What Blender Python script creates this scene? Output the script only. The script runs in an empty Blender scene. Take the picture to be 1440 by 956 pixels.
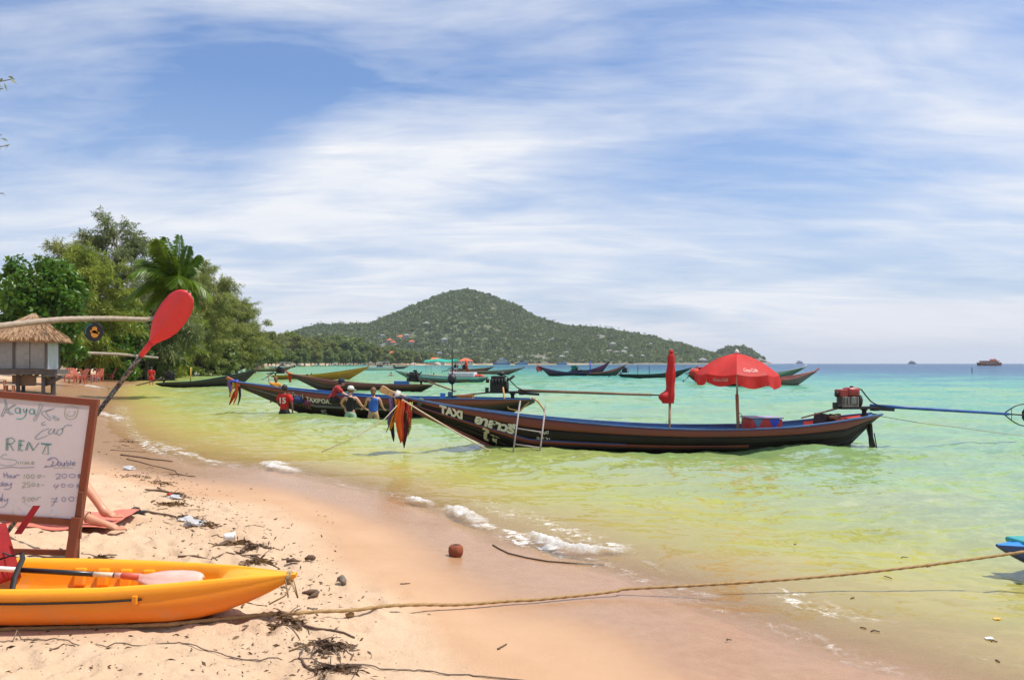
import bpy, bmesh, math, random
import numpy as np
from mathutils import Vector, Matrix, Euler

R = math.radians
SC = bpy.context.scene
COL = SC.collection
rng = random.Random(7)

# ------------------------------------------------------------------ camera
H = 1.75                      # eye height over the water
F = 1130.0                    # focal length in photo pixels
HORIZON = 511.0
cam_data = bpy.data.cameras.new('camera')
cam = bpy.data.objects.new('camera', cam_data)
COL.objects.link(cam)
cam.location = (0, 0, H)
cam.rotation_euler = (R(90), 0, 0)
cam_data.sensor_width = 36
cam_data.lens = 36 * F / 1440
cam_data.shift_y = (HORIZON - 478) / 1440
cam_data.clip_start = 0.1
cam_data.clip_end = 40000
SC.camera = cam

# ------------------------------------------------------------------ light
SUN_EL, SUN_AZ = 66.0, 92.0   # azimuth measured clockwise from straight ahead (+Y)
sd = bpy.data.lights.new('sun', 'SUN')
sd.energy = 4.6
sd.angle = R(0.5)
sd.color = (1.0, 0.945, 0.86)
sun = bpy.data.objects.new('sun', sd)
COL.objects.link(sun)
sv = Vector((math.sin(R(SUN_AZ)) * math.cos(R(SUN_EL)), math.cos(R(SUN_AZ)) * math.cos(R(SUN_EL)), math.sin(R(SUN_EL))))
sun.rotation_euler = sv.to_track_quat('Z', 'Y').to_euler()
sun.location = (0, 0, 60)

SC.view_settings.view_transform = 'Standard'
SC.view_settings.look = 'None'
SC.view_settings.gamma = 1.0
SC.view_settings.use_curve_mapping = False
SC.view_settings.exposure = 0.17

world = bpy.data.worlds.new('World')
SC.world = world
world.use_nodes = True


class NT:
    """small helper for node trees"""
    def __init__(self, tree):
        self.t = tree
        tree.nodes.clear()

    def n(self, kind, **kw):
        nd = self.t.nodes.new(kind)
        ins = kw.pop('ins', {})
        for k, v in kw.items():
            setattr(nd, k, v)
        for k, v in ins.items():
            s = nd.inputs[k]
            if isinstance(v, bpy.types.NodeSocket):
                self.t.links.new(v, s)
            else:
                s.default_value = v
        return nd

    def math(self, op, a, b=0.0, c=None, clamp=False):
        nd = self.t.nodes.new('ShaderNodeMath')
        nd.operation = op
        nd.use_clamp = clamp
        for i, v in enumerate((a, b) if c is None else (a, b, c)):
            if isinstance(v, bpy.types.NodeSocket):
                self.t.links.new(v, nd.inputs[i])
            else:
                nd.inputs[i].default_value = v
        return nd.outputs[0]

    def vmath(self, op, a, b=None):
        nd = self.t.nodes.new('ShaderNodeVectorMath')
        nd.operation = op
        for i, v in enumerate((a, b)):
            if v is None:
                continue
            if isinstance(v, bpy.types.NodeSocket):
                self.t.links.new(v, nd.inputs[i])
            else:
                nd.inputs[i].default_value = v
        return nd.outputs[0]

    def mix(self, fac, a, b, blend='MIX'):
        nd = self.t.nodes.new('ShaderNodeMix')
        nd.data_type = 'RGBA'
        nd.blend_type = blend
        for sock, v in ((nd.inputs[0], fac), (nd.inputs[6], a), (nd.inputs[7], b)):
            if isinstance(v, bpy.types.NodeSocket):
                self.t.links.new(v, sock)
            else:
                sock.default_value = v if not isinstance(v, tuple) or len(v) == 4 else (*v, 1)
        return nd.outputs[2]

    def ramp(self, fac, stops, interp='LINEAR'):
        nd = self.t.nodes.new('ShaderNodeValToRGB')
        cr = nd.color_ramp
        cr.interpolation = interp
        while len(cr.elements) < len(stops):
            cr.elements.new(0.5)
        for e, (p, c) in zip(cr.elements, stops):
            e.position = p
            e.color = (c, c, c, 1) if isinstance(c, (int, float)) else (*c, 1)
        self.t.links.new(fac, nd.inputs[0])
        return nd.outputs[0]

    def noise(self, vec, scale, detail=4, rough=0.55, dist=0.0, lac=2.0):
        nd = self.n('ShaderNodeTexNoise', ins={'Scale': scale, 'Detail': detail, 'Roughness': rough, 'Distortion': dist, 'Lacunarity': lac})
        if vec is not None:
            self.t.links.new(vec, nd.inputs['Vector'])
        return nd

    def maprange(self, v, a, b, c=0.0, d=1.0, smooth=False):
        nd = self.t.nodes.new('ShaderNodeMapRange')
        nd.interpolation_type = 'SMOOTHSTEP' if smooth else 'LINEAR'
        nd.clamp = True
        self.t.links.new(v, nd.inputs[0])
        for i, x in enumerate((a, b, c, d)):
            nd.inputs[i + 1].default_value = x
        return nd.outputs[0]


SKY1, SKY2 = (83.2, 45.8), (12.7, 21.9)


def build_sky():
    t = NT(world.node_tree)
    sky = t.n('ShaderNodeTexSky', sky_type='NISHITA', sun_disc=False)
    sky.sun_elevation = R(SUN_EL)
    sky.sun_rotation = R(SUN_AZ)
    sky.altitude = 0
    sky.air_density = 1.1
    sky.dust_density = 1.6
    sky.ozone_density = 2.2
    tc = t.n('ShaderNodeTexCoord')
    d = tc.outputs['Generated']
    sep = t.n('ShaderNodeSeparateXYZ', ins={0: d})
    z = sep.outputs[2]
    zz = t.math('MAXIMUM', z, 0.012)
    zc = t.math('ADD', zz, 0.13)               # curved cloud deck: spacing does not vanish at the horizon
    px = t.math('DIVIDE', sep.outputs[0], zc)
    py = t.math('DIVIDE', sep.outputs[1], zc)
    P = t.n('ShaderNodeCombineXYZ', ins={0: px, 1: py, 2: 0.0}).outputs[0]
    # broad sheets of thin high cloud
    m1 = t.n('ShaderNodeMapping', ins={'Vector': P, 'Location': (SKY1[0], SKY1[1], 0), 'Rotation': (0, 0, R(-12)), 'Scale': (0.42, 0.78, 1)}).outputs[0]
    n1 = t.noise(m1, 1.0, 5, 0.50, 0.5).outputs[0]
    # combed wisps drawn out along the wind
    m2 = t.n('ShaderNodeMapping', ins={'Vector': P, 'Location': (SKY2[0], SKY2[1], 0), 'Rotation': (0, 0, R(-30)), 'Scale': (0.8, 2.0, 1)}).outputs[0]
    n2 = t.noise(m2, 1.5, 8, 0.56, 1.1).outputs[0]
    m3 = t.n('ShaderNodeMapping', ins={'Vector': P, 'Location': (9.4, 2.2, 0), 'Rotation': (0, 0, R(24)), 'Scale': (1.3, 4.0, 1)}).outputs[0]
    n3 = t.noise(m3, 2.6, 9, 0.62, 1.5).outputs[0]
    dens = t.math('ADD', t.math('MULTIPLY', n1, 1.55), t.math('MULTIPLY', n2, 0.42))
    dens = t.math('ADD', dens, t.math('MULTIPLY', n3, 0.17))
    # more of the deck is seen edge-on lower down
    low = t.maprange(z, 0.05, 0.36, 0.17, -0.02, True)
    dens = t.math('ADD', dens, low)
    cirrus = t.maprange(dens, 0.90, 1.32, 0.0, 0.96, False)
    # low heaped clouds far out over the sea
    az = t.math('ARCTAN2', sep.outputs[0], sep.outputs[1])
    Q = t.n('ShaderNodeCombineXYZ', ins={0: t.math('MULTIPLY', az, 2.6), 1: t.math('MULTIPLY', z, 11.0), 2: 4.3}).outputs[0]
    n4 = t.noise(Q, 2.0, 8, 0.55, 0.15).outputs[0]
    band = t.maprange(z, 0.055, 0.10, 1.0, 0.0, True)
    cum = t.math('MULTIPLY', t.maprange(t.math('ADD', n4, t.maprange(z, 0.0, 0.10, 0.12, -0.12)), 0.50, 0.60, 0.0, 1.0, True), band)
    cum = t.math('MULTIPLY', cum, 0.7)
    skyc = t.mix(1.0, sky.outputs[0], (0.68, 0.95, 1.30), 'MULTIPLY')
    pale = t.mix(t.maprange(z, 0.0, 0.32, 0.74, 0.10), skyc, (5.6, 6.3, 7.8))
    shade = t.mix(t.maprange(n2, 0.3, 0.7), (6.7, 7.2, 8.1), (8.2, 8.25, 8.4))
    c = t.mix(cirrus, pale, shade)
    c = t.mix(cum, c, (7.6, 7.6, 7.9))
    bg = t.n('ShaderNodeBackground', ins={'Color': c, 'Strength': 0.105})
    out = t.n('ShaderNodeOutputWorld')
    t.t.links.new(bg.outputs[0], out.inputs[0])


build_sky()

SC.render.engine = 'CYCLES'
try:
    SC.cycles.use_denoising = True
    SC.cycles.max_bounces = 6
    SC.cycles.transparent_max_bounces = 12
    SC.cycles.caustics_reflective = False
    SC.cycles.caustics_refractive = False
except Exception:
    pass

# ------------------------------------------------------------------ helpers: noise, pixels, meshes
def _hash(ix, iy, seed):
    n = (ix.astype(np.int64) * 374761393 + iy.astype(np.int64) * 668265263 + seed * 974711) & 0x7fffffff
    n = ((n ^ (n >> 13)) * 1274126177) & 0x7fffffff
    n = (n ^ (n >> 16)) & 0xffff
    return n / 65535.0


def vnoise(x, y, seed=0):
    x = np.asarray(x, float)
    y = np.asarray(y, float)
    ix = np.floor(x)
    iy = np.floor(y)
    fx = x - ix
    fy = y - iy
    fx = fx * fx * fx * (fx * (fx * 6 - 15) + 10)
    fy = fy * fy * fy * (fy * (fy * 6 - 15) + 10)
    a = _hash(ix, iy, seed)
    b = _hash(ix + 1, iy, seed)
    c = _hash(ix, iy + 1, seed)
    d = _hash(ix + 1, iy + 1, seed)
    return (a + (b - a) * fx) * (1 - fy) + (c + (d - c) * fx) * fy


def fbm(x, y, seed=0, octv=4, gain=0.5):
    s = 0
    a = 1.0
    tot = 0
    for i in range(octv):
        s = s + a * (vnoise(x * 2 ** i + i * 17.3, y * 2 ** i - i * 9.1, seed + i) - 0.5)
        tot += a
        a *= gain
    return s / tot


def sstep(a, b, x):
    t = np.clip((x - a) / (b - a), 0, 1)
    return t * t * (3 - 2 * t)


def at(px, py, d):
    """point seen at a photo pixel, d metres ahead"""
    return Vector(((px - 720) / F * d, d, H - (py - HORIZON) / F * d))


SHORE = [(60, -90), (20, -25), (6.4, -2.2), (3.7, 2.2), (2.25, 4.4), (1.72, 5.2), (1.15, 6.2), (0.52, 7.25), (-0.14, 8.4), (-1.0, 9.8),
         (-3.0, 12.2), (-5.0, 13.9), (-7.2, 16.6), (-10, 21), (-14, 28.5), (-27, 55), (-40, 84), (-60, 140), (-86, 210), (-110, 315),
         (-128, 420), (-165, 545), (-165, 640), (-105, 720), (-70, 900), (0, 1130), (150, 1230), (290, 1290), (345, 1400), (380, 1600),
         (300, 2400), (-800, 3000), (-2500, 2400), (-3000, 0), (-2000, -900), (-200, -500)]
SH = np.array(SHORE, float)


def shore_dist(x, y):
    """signed distance to the shoreline, + on land"""
    x = np.asarray(x, float)
    y = np.asarray(y, float)
    best = np.full(x.shape, 1e18)
    inside = np.zeros(x.shape, bool)
    n = len(SH)
    for i in range(n):
        x0, y0 = SH[i]
        x1, y1 = SH[(i + 1) % n]
        dx, dy = x1 - x0, y1 - y0
        t = np.clip(((x - x0) * dx + (y - y0) * dy) / (dx * dx + dy * dy), 0, 1)
        best = np.minimum(best, (x - x0 - t * dx) ** 2 + (y - y0 - t * dy) ** 2)
        cond = ((y0 > y) != (y1 > y))
        with np.errstate(divide='ignore', invalid='ignore'):
            xx = (x1 - x0) * (y - y0) / (y1 - y0 if y1 != y0 else 1e-9) + x0
        inside ^= cond & (x < xx)
    s = np.sqrt(best)
    return np.where(inside, s, -s)


def shore_s(x, y):
    s = shore_dist(x, y)
    r = np.hypot(x, y)
    a = np.clip(r / 10, 0.5, 6)
    return s + (0.75 * fbm(x * 0.42 / a, y * 0.42 / a, 3, 3)) * a


def base_h(s):
    land = 0.085 * s
    land = np.where(s > 5, 0.425 + 0.05 * (s - 5), land)
    land = np.where(s > 14, 0.875 + 0.03 * (s - 14), land)
    land = np.minimum(land, 1.9)
    m = -s
    sea = -0.135 * m
    sea = np.where(m > 8, -1.08 - 0.028 * (m - 8), sea)
    sea = np.where(m > 120, -4.216 - 0.02 * (m - 120), sea)
    sea = np.maximum(sea, -12)
    return np.where(s > 0, land, sea)


_frng = np.random.RandomState(5)
_prints = []
for _ in range(1000):
    _prints.append((_frng.uniform(-9, 1.0), _frng.uniform(1.6, 13), _frng.uniform(0, 6.28), _frng.uniform(0.7, 1.15)))


def ground_h(x, y, detail=True):
    x = np.asarray(x, float)
    y = np.asarray(y, float)
    s = shore_s(x, y)
    z = base_h(s)
    if detail:
        dry = sstep(1.5, 3.3, s + 0.5 * fbm(x * 0.8, y * 0.8, 21, 2))
        r = np.hypot(x, y)
        near = 1 - sstep(25, 45, r)
        z = z + near * dry * (0.055 * fbm(x * 1.6, y * 1.6, 8, 3) + 0.055 * fbm(x * 6.5, y * 6.5, 9, 3) + 0.022 * fbm(x * 21, y * 21, 10, 2))
        z = z + near * (1 - dry) * 0.012 * fbm(x * 1.1, y * 2.4, 12, 2)
        for (fx, fy, fa, fs) in (_prints if x.size > 50 else [q for q in _prints if abs(q[0] - x.flat[0]) < 0.4 + np.ptp(x) and abs(q[1] - y.flat[0]) < 0.4 + np.ptp(y)]):
            m = (np.abs(x - fx) < 0.35) & (np.abs(y - fy) < 0.35)
            if not m.any():
                continue
            ca, sa = math.cos(fa), math.sin(fa)
            u = ((x[m] - fx) * ca + (y[m] - fy) * sa) / (0.15 * fs)
            v = (-(x[m] - fx) * sa + (y[m] - fy) * ca) / (0.065 * fs)
            q = u * u + v * v
            z[m] += dry[m] * (-0.036 * np.exp(-q * 1.4) + 0.016 * np.exp(-(np.sqrt(q) - 1.5) ** 2 * 4))
    # the yellow kayak has been dragged into the sand
    ku = -1.21 - x
    km = (1 - sstep(0.30, 0.52, np.abs(y - 4.52))) * sstep(-0.1, 0.3, ku) * (1 - sstep(3.25, 3.7, ku))
    z = z * (1 - km) + np.minimum(z, 0.300) * km
    return z


def gz(x, y):
    return float(ground_h(np.array([float(x)]), np.array([float(y)]))[0])


def gp(px, py):
    """where the ray through a photo pixel meets the ground (or the water)"""
    dx, dz = (px - 720) / F, -(py - HORIZON) / F
    d = np.geomspace(2.0, 900, 1500)
    z = H + dz * d
    g = np.maximum(ground_h(dx * d, d, False), 0.0)
    k = np.argmax(z <= g)
    if z[k] > g[k]:
        k = len(d) - 1
    dd = d[k]
    return Vector((dx * dd, dd, float(max(gz(dx * dd, dd), 0.0))))


def link(name, me, mat=None, parent=None, loc=None, rot=None):
    o = bpy.data.objects.new(name, me)
    COL.objects.link(o)
    if mat is not None and me is not None:
        me.materials.append(mat)
    if parent is not None:
        o.parent = parent
    if loc is not None:
        o.location = loc
    if rot is not None:
        o.rotation_euler = rot
    return o


def tag(o, label=None, cat=None, group=None, kind=None):
    if label: o['label'] = label
    if cat: o['category'] = cat
    if group: o['group'] = group
    if kind: o['kind'] = kind
    return o


def empty(name, loc, rz=0.0, label=None, cat=None, group=None):
    o = bpy.data.objects.new(name, None)
    COL.objects.link(o)
    o.empty_display_size = 0.2
    o.location = loc
    o.rotation_euler = (0, 0, rz)
    return tag(o, label, cat, group)


def mesh_np(name, v, f, smooth=True):
    """fast mesh from an (n,3) array and an (m,4) or (m,3) array"""
    me = bpy.data.meshes.new(name)
    v = np.asarray(v, np.float32)
    f = np.asarray(f, np.int32)
    k = f.shape[1]
    me.vertices.add(len(v))
    me.vertices.foreach_set('co', v.ravel())
    me.loops.add(f.size)
    me.loops.foreach_set('vertex_index', f.ravel())
    me.polygons.add(len(f))
    me.polygons.foreach_set('loop_start', np.arange(0, f.size, k, dtype=np.int32))
    me.polygons.foreach_set('loop_total', np.full(len(f), k, np.int32))
    me.polygons.foreach_set('use_smooth', np.full(len(f), smooth, bool))
    me.update(calc_edges=True)
    return me


def add_attr(me, name, vals):
    a = me.attributes.new(name, 'FLOAT', 'POINT')
    a.data.foreach_set('value', np.asarray(vals, np.float32))


def grid_faces(nr, nc, wrap=False):
    i = np.arange(nr - 1)[:, None]
    j = np.arange(nc if wrap else nc - 1)[None, :]
    j2 = (j + 1) % nc
    return np.stack([(i * nc + j), (i * nc + j2), ((i + 1) * nc + j2), ((i + 1) * nc + j)], -1).reshape(-1, 4)


class MB:
    """collects simple shapes into one mesh"""
    def __init__(self):
        self.v = []
        self.f = []

    def add(self, vs, fs):
        b = len(self.v)
        self.v += [tuple(p) for p in vs]
        self.f += [tuple(i + b for i in q) for q in fs]
        return self

    def box(self, c, s, rot=None, taper=1.0):
        M = Euler(rot).to_matrix() if rot is not None else Matrix.Identity(3)
        vs = []
        for z in (-1, 1):
            k = taper if z > 0 else 1
            for (x, y) in ((-1, -1), (1, -1), (1, 1), (-1, 1)):
                vs.append(Vector(c) + M @ Vector((x * s[0] / 2 * k, y * s[1] / 2 * k, z * s[2] / 2)))
        return self.add(vs, [(3, 2, 1, 0), (4, 5, 6, 7), (0, 1, 5, 4), (1, 2, 6, 5), (2, 3, 7, 6), (3, 0, 4, 7)])

    def bar(self, a, b, w, h, up=(0, 0, 1), w2=None, h2=None):
        a, b = Vector(a), Vector(b)
        d = (b - a).normalized()
        u = Vector(up)
        if abs(d.dot(u)) > 0.98:
            u = Vector((1, 0, 0))
        x = d.cross(u).normalized()
        y = x.cross(d).normalized()
        w2 = w if w2 is None else w2
        h2 = h if h2 is None else h2
        vs = []
        for p, ww, hh in ((a, w, h), (b, w2, h2)):
            for (i, j) in ((-1, -1), (1, -1), (1, 1), (-1, 1)):
                vs.append(p + x * i * ww / 2 + y * j * hh / 2)
        return self.add(vs, [(0, 1, 2, 3), (7, 6, 5, 4), (0, 4, 5, 1), (1, 5, 6, 2), (2, 6, 7, 3), (3, 7, 4, 0)])

    def tube(self, pts, r, n=8, cap=True, prof=None):
        pts = [Vector(p) for p in pts]
        if not isinstance(r, (list, tuple)):
            r = [r] * len(pts)
        ring = []
        ref = None
        for i, p in enumerate(pts):
            t = (pts[min(i + 1, len(pts) - 1)] - pts[max(i - 1, 0)]).normalized()
            if ref is None:
                ref = Vector((0, 0, 1)) if abs(t.z) < 0.9 else Vector((1, 0, 0))
            x = t.cross(ref)
            if x.length < 1e-6:
                x = t.cross(Vector((0, 1, 0.3)))
            x.normalize()
            y = x.cross(t).normalized()
            ref = y
            vs = []
            for k in range(n):
                a = 2 * math.pi * k / n
                rr = r[i] * (prof(i, a) if prof else 1)
                vs.append(p + x * math.cos(a) * rr + y * math.sin(a) * rr)
            ring.append(vs)
        fs = []
        for i in range(len(pts) - 1):
            for k in range(n):
                fs.append((i * n + k, i * n + (k + 1) % n, (i + 1) * n + (k + 1) % n, (i + 1) * n + k))
        if cap:
            fs.append(tuple(range(n))[::-1])
            fs.append(tuple((len(pts) - 1) * n + k for k in range(n)))
        return self.add([p for q in ring for p in q], fs)

    def lathe(self, prof, n=16, c=(0, 0, 0), axis=None):
        """prof = [(r, z)...] round z (or round an axis vector)"""
        M = Vector((0, 0, 1)).rotation_difference(Vector(axis)).to_matrix() if axis is not None else Matrix.Identity(3)
        vs = []
        for (r, z) in prof:
            for k in range(n):
                a = 2 * math.pi * k / n
                vs.append(Vector(c) + M @ Vector((r * math.cos(a), r * math.sin(a), z)))
        fs = []
        for i in range(len(prof) - 1):
            for k in range(n):
                fs.append((i * n + k, i * n + (k + 1) % n, (i + 1) * n + (k + 1) % n, (i + 1) * n + k))
        fs.append(tuple(range(n))[::-1])
        fs.append(tuple((len(prof) - 1) * n + k for k in range(n)))
        return self.add(vs, fs)

    def strip(self, rows):
        """rows of equal length, a quad sheet"""
        m = len(rows[0])
        vs = [p for q in rows for p in q]
        fs = []
        for i in range(len(rows) - 1):
            for k in range(m - 1):
                fs.append((i * m + k, i * m + k + 1, (i + 1) * m + k + 1, (i + 1) * m + k))
        return self.add(vs, fs)

    def blob(self, c, r, seed=0, sub=2, amp=0.2, sq=(1, 1, 1)):
        bm = bmesh.new()
        bmesh.ops.create_icosphere(bm, subdivisions=sub, radius=1)
        q = random.Random(seed)
        off = [q.uniform(0, 50) for _ in range(3)]
        vs = []
        for v in bm.verts:
            p = v.co
            k = 1 + amp * (math.sin(p.x * 3.1 + off[0]) * math.sin(p.y * 2.7 + off[1]) + 0.6 * math.sin(p.z * 5.3 + p.x * 4 + off[2]))
            vs.append(Vector(c) + Vector((p.x * r * k * sq[0], p.y * r * k * sq[1], p.z * r * k * sq[2])))
        fs = [tuple(v.index for v in f.verts) for f in bm.faces]
        bm.free()
        return self.add(vs, fs)

    def build(self, name, mat, parent=None, smooth=False, bevel=0.0, loc=None, rot=None):
        me = bpy.data.meshes.new(name)
        me.from_pydata([tuple(p) for p in self.v], [], self.f)
        me.update()
        bm = bmesh.new()
        bm.from_mesh(me)
        bmesh.ops.recalc_face_normals(bm, faces=bm.faces)
        bm.to_mesh(me)
        bm.free()
        if smooth:
            me.polygons.foreach_set('use_smooth', [True] * len(me.polygons))
        o = link(name, me, mat, parent, loc, rot)
        if bevel > 0:
            b = o.modifiers.new('bevel', 'BEVEL')
            b.width = bevel
            b.segments = 2
            b.limit_method = 'ANGLE'
        return o


def copy_tree(o, parent=None):
    c = o.copy()
    COL.objects.link(c)
    c.parent = parent
    for ch in [k for k in bpy.data.objects if k.parent == o]:
        copy_tree(ch, c)
    return c


# ------------------------------------------------------------------ materials
_M = {}


def mat(name, col, rough=0.6, var=0.12, scale=6.0, bump=0.0, bscale=40.0, metal=0.0, spec=0.5, dirt=0.0, dirtcol=(0.08, 0.06, 0.045), coat=0.0, trans=0.0, stretch=None):
    """painted / plain surface with patchy colour, wear and fine relief"""
    if name in _M:
        return _M[name]
    m = bpy.data.materials.new(name)
    m.use_nodes = True
    t = NT(m.node_tree)
    tc = t.n('ShaderNodeTexCoord').outputs['Object']
    if stretch:
        tc = t.n('ShaderNodeMapping', ins={'Vector': tc, 'Scale': stretch}).outputs[0]
    nz = t.noise(tc, scale, 6, 0.6)
    k = t.maprange(nz.outputs[0], 0.25, 0.75, 1 - var, 1 + var)
    c = t.mix(1.0, (*col, 1), t.n('ShaderNodeCombineXYZ', ins={0: k, 1: k, 2: k}).outputs[0], 'MULTIPLY')
    if dirt > 0:
        n2 = t.noise(tc, scale * 2.7, 7, 0.68, 0.4).outputs[0]
        c = t.mix(t.math('MULTIPLY', t.maprange(n2, 0.48, 0.68), dirt), c, (*dirtcol, 1))
    p = t.n('ShaderNodeBsdfPrincipled', ins={'Base Color': c, 'Metallic': metal, 'Specular IOR Level': spec, 'Coat Weight': coat})
    t.t.links.new(t.maprange(nz.outputs[0], 0.2, 0.8, max(rough - 0.12, 0.03), min(rough + 0.12, 1)), p.inputs['Roughness'])
    if bump > 0:
        nb = t.noise(tc, bscale, 5, 0.6).outputs[0]
        b = t.n('ShaderNodeBump', ins={'Strength': min(bump * 10, 1.0), 'Distance': bump * 0.1, 'Height': nb})
        t.t.links.new(b.outputs[0], p.inputs['Normal'])
    sh = p.outputs[0]
    if trans > 0:
        tr = t.n('ShaderNodeBsdfTranslucent', ins={'Color': c})
        sh = t.n('ShaderNodeMixShader', ins={0: trans, 1: sh, 2: tr.outputs[0]}).outputs[0]
    o = t.n('ShaderNodeOutputMaterial')
    t.t.links.new(sh, o.inputs[0])
    _M[name] = m
    return m


def leaf_mat(name, c1, c2, c3=None, trans=0.35, rough=0.5):
    if name in _M:
        return _M[name]
    m = bpy.data.materials.new(name)
    m.use_nodes = True
    t = NT(m.node_tree)
    g = t.n('ShaderNodeNewGeometry')
    tc = t.n('ShaderNodeTexCoord').outputs['Object']
    nz = t.noise(tc, 0.35, 3, 0.6).outputs[0]
    f = t.math('ADD', t.math('MULTIPLY', g.outputs['Random Per Island'], 0.55), t.math('MULTIPLY', t.maprange(nz, 0.3, 0.7), 0.45))
    stops = [(0.0, c1), (0.65, c2)]
    if c3:
        stops.append((1.0, c3))
    c = t.ramp(f, stops)
    p = t.n('ShaderNodeBsdfPrincipled', ins={'Base Color': c, 'Roughness': rough, 'Specular IOR Level': 0.35})
    tr = t.n('ShaderNodeBsdfTranslucent', ins={'Color': t.mix(0.5, c, (0.16, 0.20, 0.02))})
    mx = t.n('ShaderNodeMixShader', ins={0: trans, 1: p.outputs[0], 2: tr.outputs[0]})
    o = t.n('ShaderNodeOutputMaterial')
    t.t.links.new(mx.outputs[0], o.inputs[0])
    _M[name] = m
    return m

# ------------------------------------------------------------------ ground: one sheet, beach, seabed and land
def ring_radii(r0, r1, k, px=0.9, grow=0.06):
    out = [r0]
    while out[-1] < r1:
        r = out[-1]
        dr = max(k * r, px * r * r / (800 * H))
        out.append(r + min(dr, grow * r))
    return np.array(out)


def sand_material():
    m = bpy.data.materials.new('sand')
    m.use_nodes = True
    t = NT(m.node_tree)
    tc = t.n('ShaderNodeTexCoord').outputs['Object']
    wet = t.n('ShaderNodeAttribute', attribute_name='wet').outputs['Fac']
    soil = t.n('ShaderNodeAttribute', attribute_name='soil').outputs['Fac']
    n1 = t.noise(tc, 1.3, 6, 0.62).outputs[0]
    n2 = t.noise(tc, 55, 4, 0.7).outputs[0]
    n3 = t.noise(tc, 9, 5, 0.65).outputs[0]
    dry = t.mix(t.maprange(n1, 0.3, 0.7), (0.51, 0.355, 0.232), (0.60, 0.437, 0.298))
    dry = t.mix(t.maprange(n2, 0.35, 0.75, 0.0, 0.45), dry, (0.43, 0.28, 0.16))
    # shell and coral grit
    vor = t.n('ShaderNodeTexVoronoi', feature='F1', ins={'Vector': tc, 'Scale': 38.0}).outputs['Distance']
    grit = t.math('MULTIPLY', t.math('LESS_THAN', vor, 0.13), t.maprange(n3, 0.45, 0.6))
    dry = t.mix(t.math('MULTIPLY', grit, 0.55), dry, (0.82, 0.76, 0.66))
    vor2 = t.n('ShaderNodeTexVoronoi', feature='F1', ins={'Vector': tc, 'Scale': 17.0}).outputs['Distance']
    crumb = t.math('MULTIPLY', t.math('LESS_THAN', vor2, 0.10), t.maprange(n3, 0.5, 0.62))
    dry = t.mix(t.math('MULTIPLY', crumb, 0.75), dry, (0.10, 0.065, 0.04))
    damp = t.mix(t.maprange(n1, 0.3, 0.7), (0.435, 0.262, 0.152), (0.49, 0.308, 0.186))
    soak = t.mix(t.maprange(n3, 0.3, 0.7), (0.325, 0.175, 0.085), (0.385, 0.222, 0.118))
    c = t.mix(t.maprange(wet, 0.05, 0.42, 0, 1, True), dry, damp)
    c = t.mix(t.maprange(wet, 0.5, 0.95, 0, 1, True), c, soak)
    n5 = t.noise(tc, 0.15, 5, 0.6).outputs[0]
    soilc = t.mix(t.maprange(n5, 0.35, 0.65), (0.07, 0.075, 0.03), (0.20, 0.15, 0.09))
    c = t.mix(soil, c, soilc)
    rough = t.math('MINIMUM', t.maprange(wet, 0.40, 0.92, 0.92, 0.24, True), 1.0)
    rough = t.math('ADD', rough, t.maprange(n2, 0.3, 0.8, 0.0, 0.10))
    hgt = t.math('ADD', t.math('MULTIPLY', n2, 0.35), t.math('MULTIPLY', n3, 1.0))
    fine = t.noise(tc, 210, 3, 0.7).outputs[0]
    hgt = t.math('ADD', hgt, t.math('MULTIPLY', fine, 0.16))
    bst = t.maprange(wet, 0.1, 0.8, 0.85, 0.05, True)
    b = t.n('ShaderNodeBump', ins={'Strength': bst, 'Distance': 0.020, 'Height': hgt})
    p = t.n('ShaderNodeBsdfPrincipled', ins={'Base Color': c, 'Roughness': rough, 'Normal': b.outputs[0]})
    t.t.links.new(t.maprange(wet, 0.4, 0.9, 0.15, 0.40), p.inputs['Specular IOR Level'])
    o = t.n('ShaderNodeOutputMaterial')
    t.t.links.new(p.outputs[0], o.inputs[0])
    return m


def make_ground():
    # fine fan in front of the camera
    ang = np.linspace(R(-62), R(62), 540)
    rad = ring_radii(1.0, 9000, 0.0068, 1.3, 0.10)
    A, Q = np.meshgrid(ang, rad)
    x = np.sin(A) * Q
    y = np.cos(A) * Q
    z = ground_h(x, y)
    s = shore_s(x, y)
    v = np.stack([x, y, z], -1).reshape(-1, 3)
    f = grid_faces(len(rad), len(ang))
    # coarse fan behind the camera
    ang2 = np.linspace(R(62), R(298), 90)
    rad2 = rad[::6]
    A2, Q2 = np.meshgrid(ang2, rad2)
    x2 = np.sin(A2) * Q2
    y2 = np.cos(A2) * Q2
    z2 = ground_h(x2, y2) - 0.01
    s2 = shore_s(x2, y2)
    f2 = grid_faces(len(rad2), len(ang2)) + len(v)
    v = np.concatenate([v, np.stack([x2, y2, z2], -1).reshape(-1, 3)])
    f = np.concatenate([f, f2])
    me = mesh_np('beach_ground', v, f[:, ::-1])
    xs = np.concatenate([x.ravel(), x2.ravel()])
    ys = np.concatenate([y.ravel(), y2.ravel()])
    ss = np.concatenate([s.ravel(), s2.ravel()])
    rr = np.hypot(xs, ys)
    k = np.clip(rr / 12, 0.8, 3)
    sw = ss + 0.9 * fbm(xs * 0.5 / k, ys * 0.5 / k, 31, 3) * k
    wet = 1 - sstep(0.5 * k, 2.9 * k, sw) * 0.62 - sstep(2.0 * k, 3.4 * k, sw) * 0.38
    add_attr(me, 'wet', wet)
    add_attr(me, 'soil', sstep(20, 34, ss + 14 * fbm(xs * 0.05, ys * 0.05, 41, 3)) * sstep(30, 60, rr))
    o = link('beach_ground', me, sand_material())
    tag(o, 'pale peach sand beach sloping down under the green shallows', kind='structure')
    o['category'] = 'beach'


make_ground()


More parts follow.
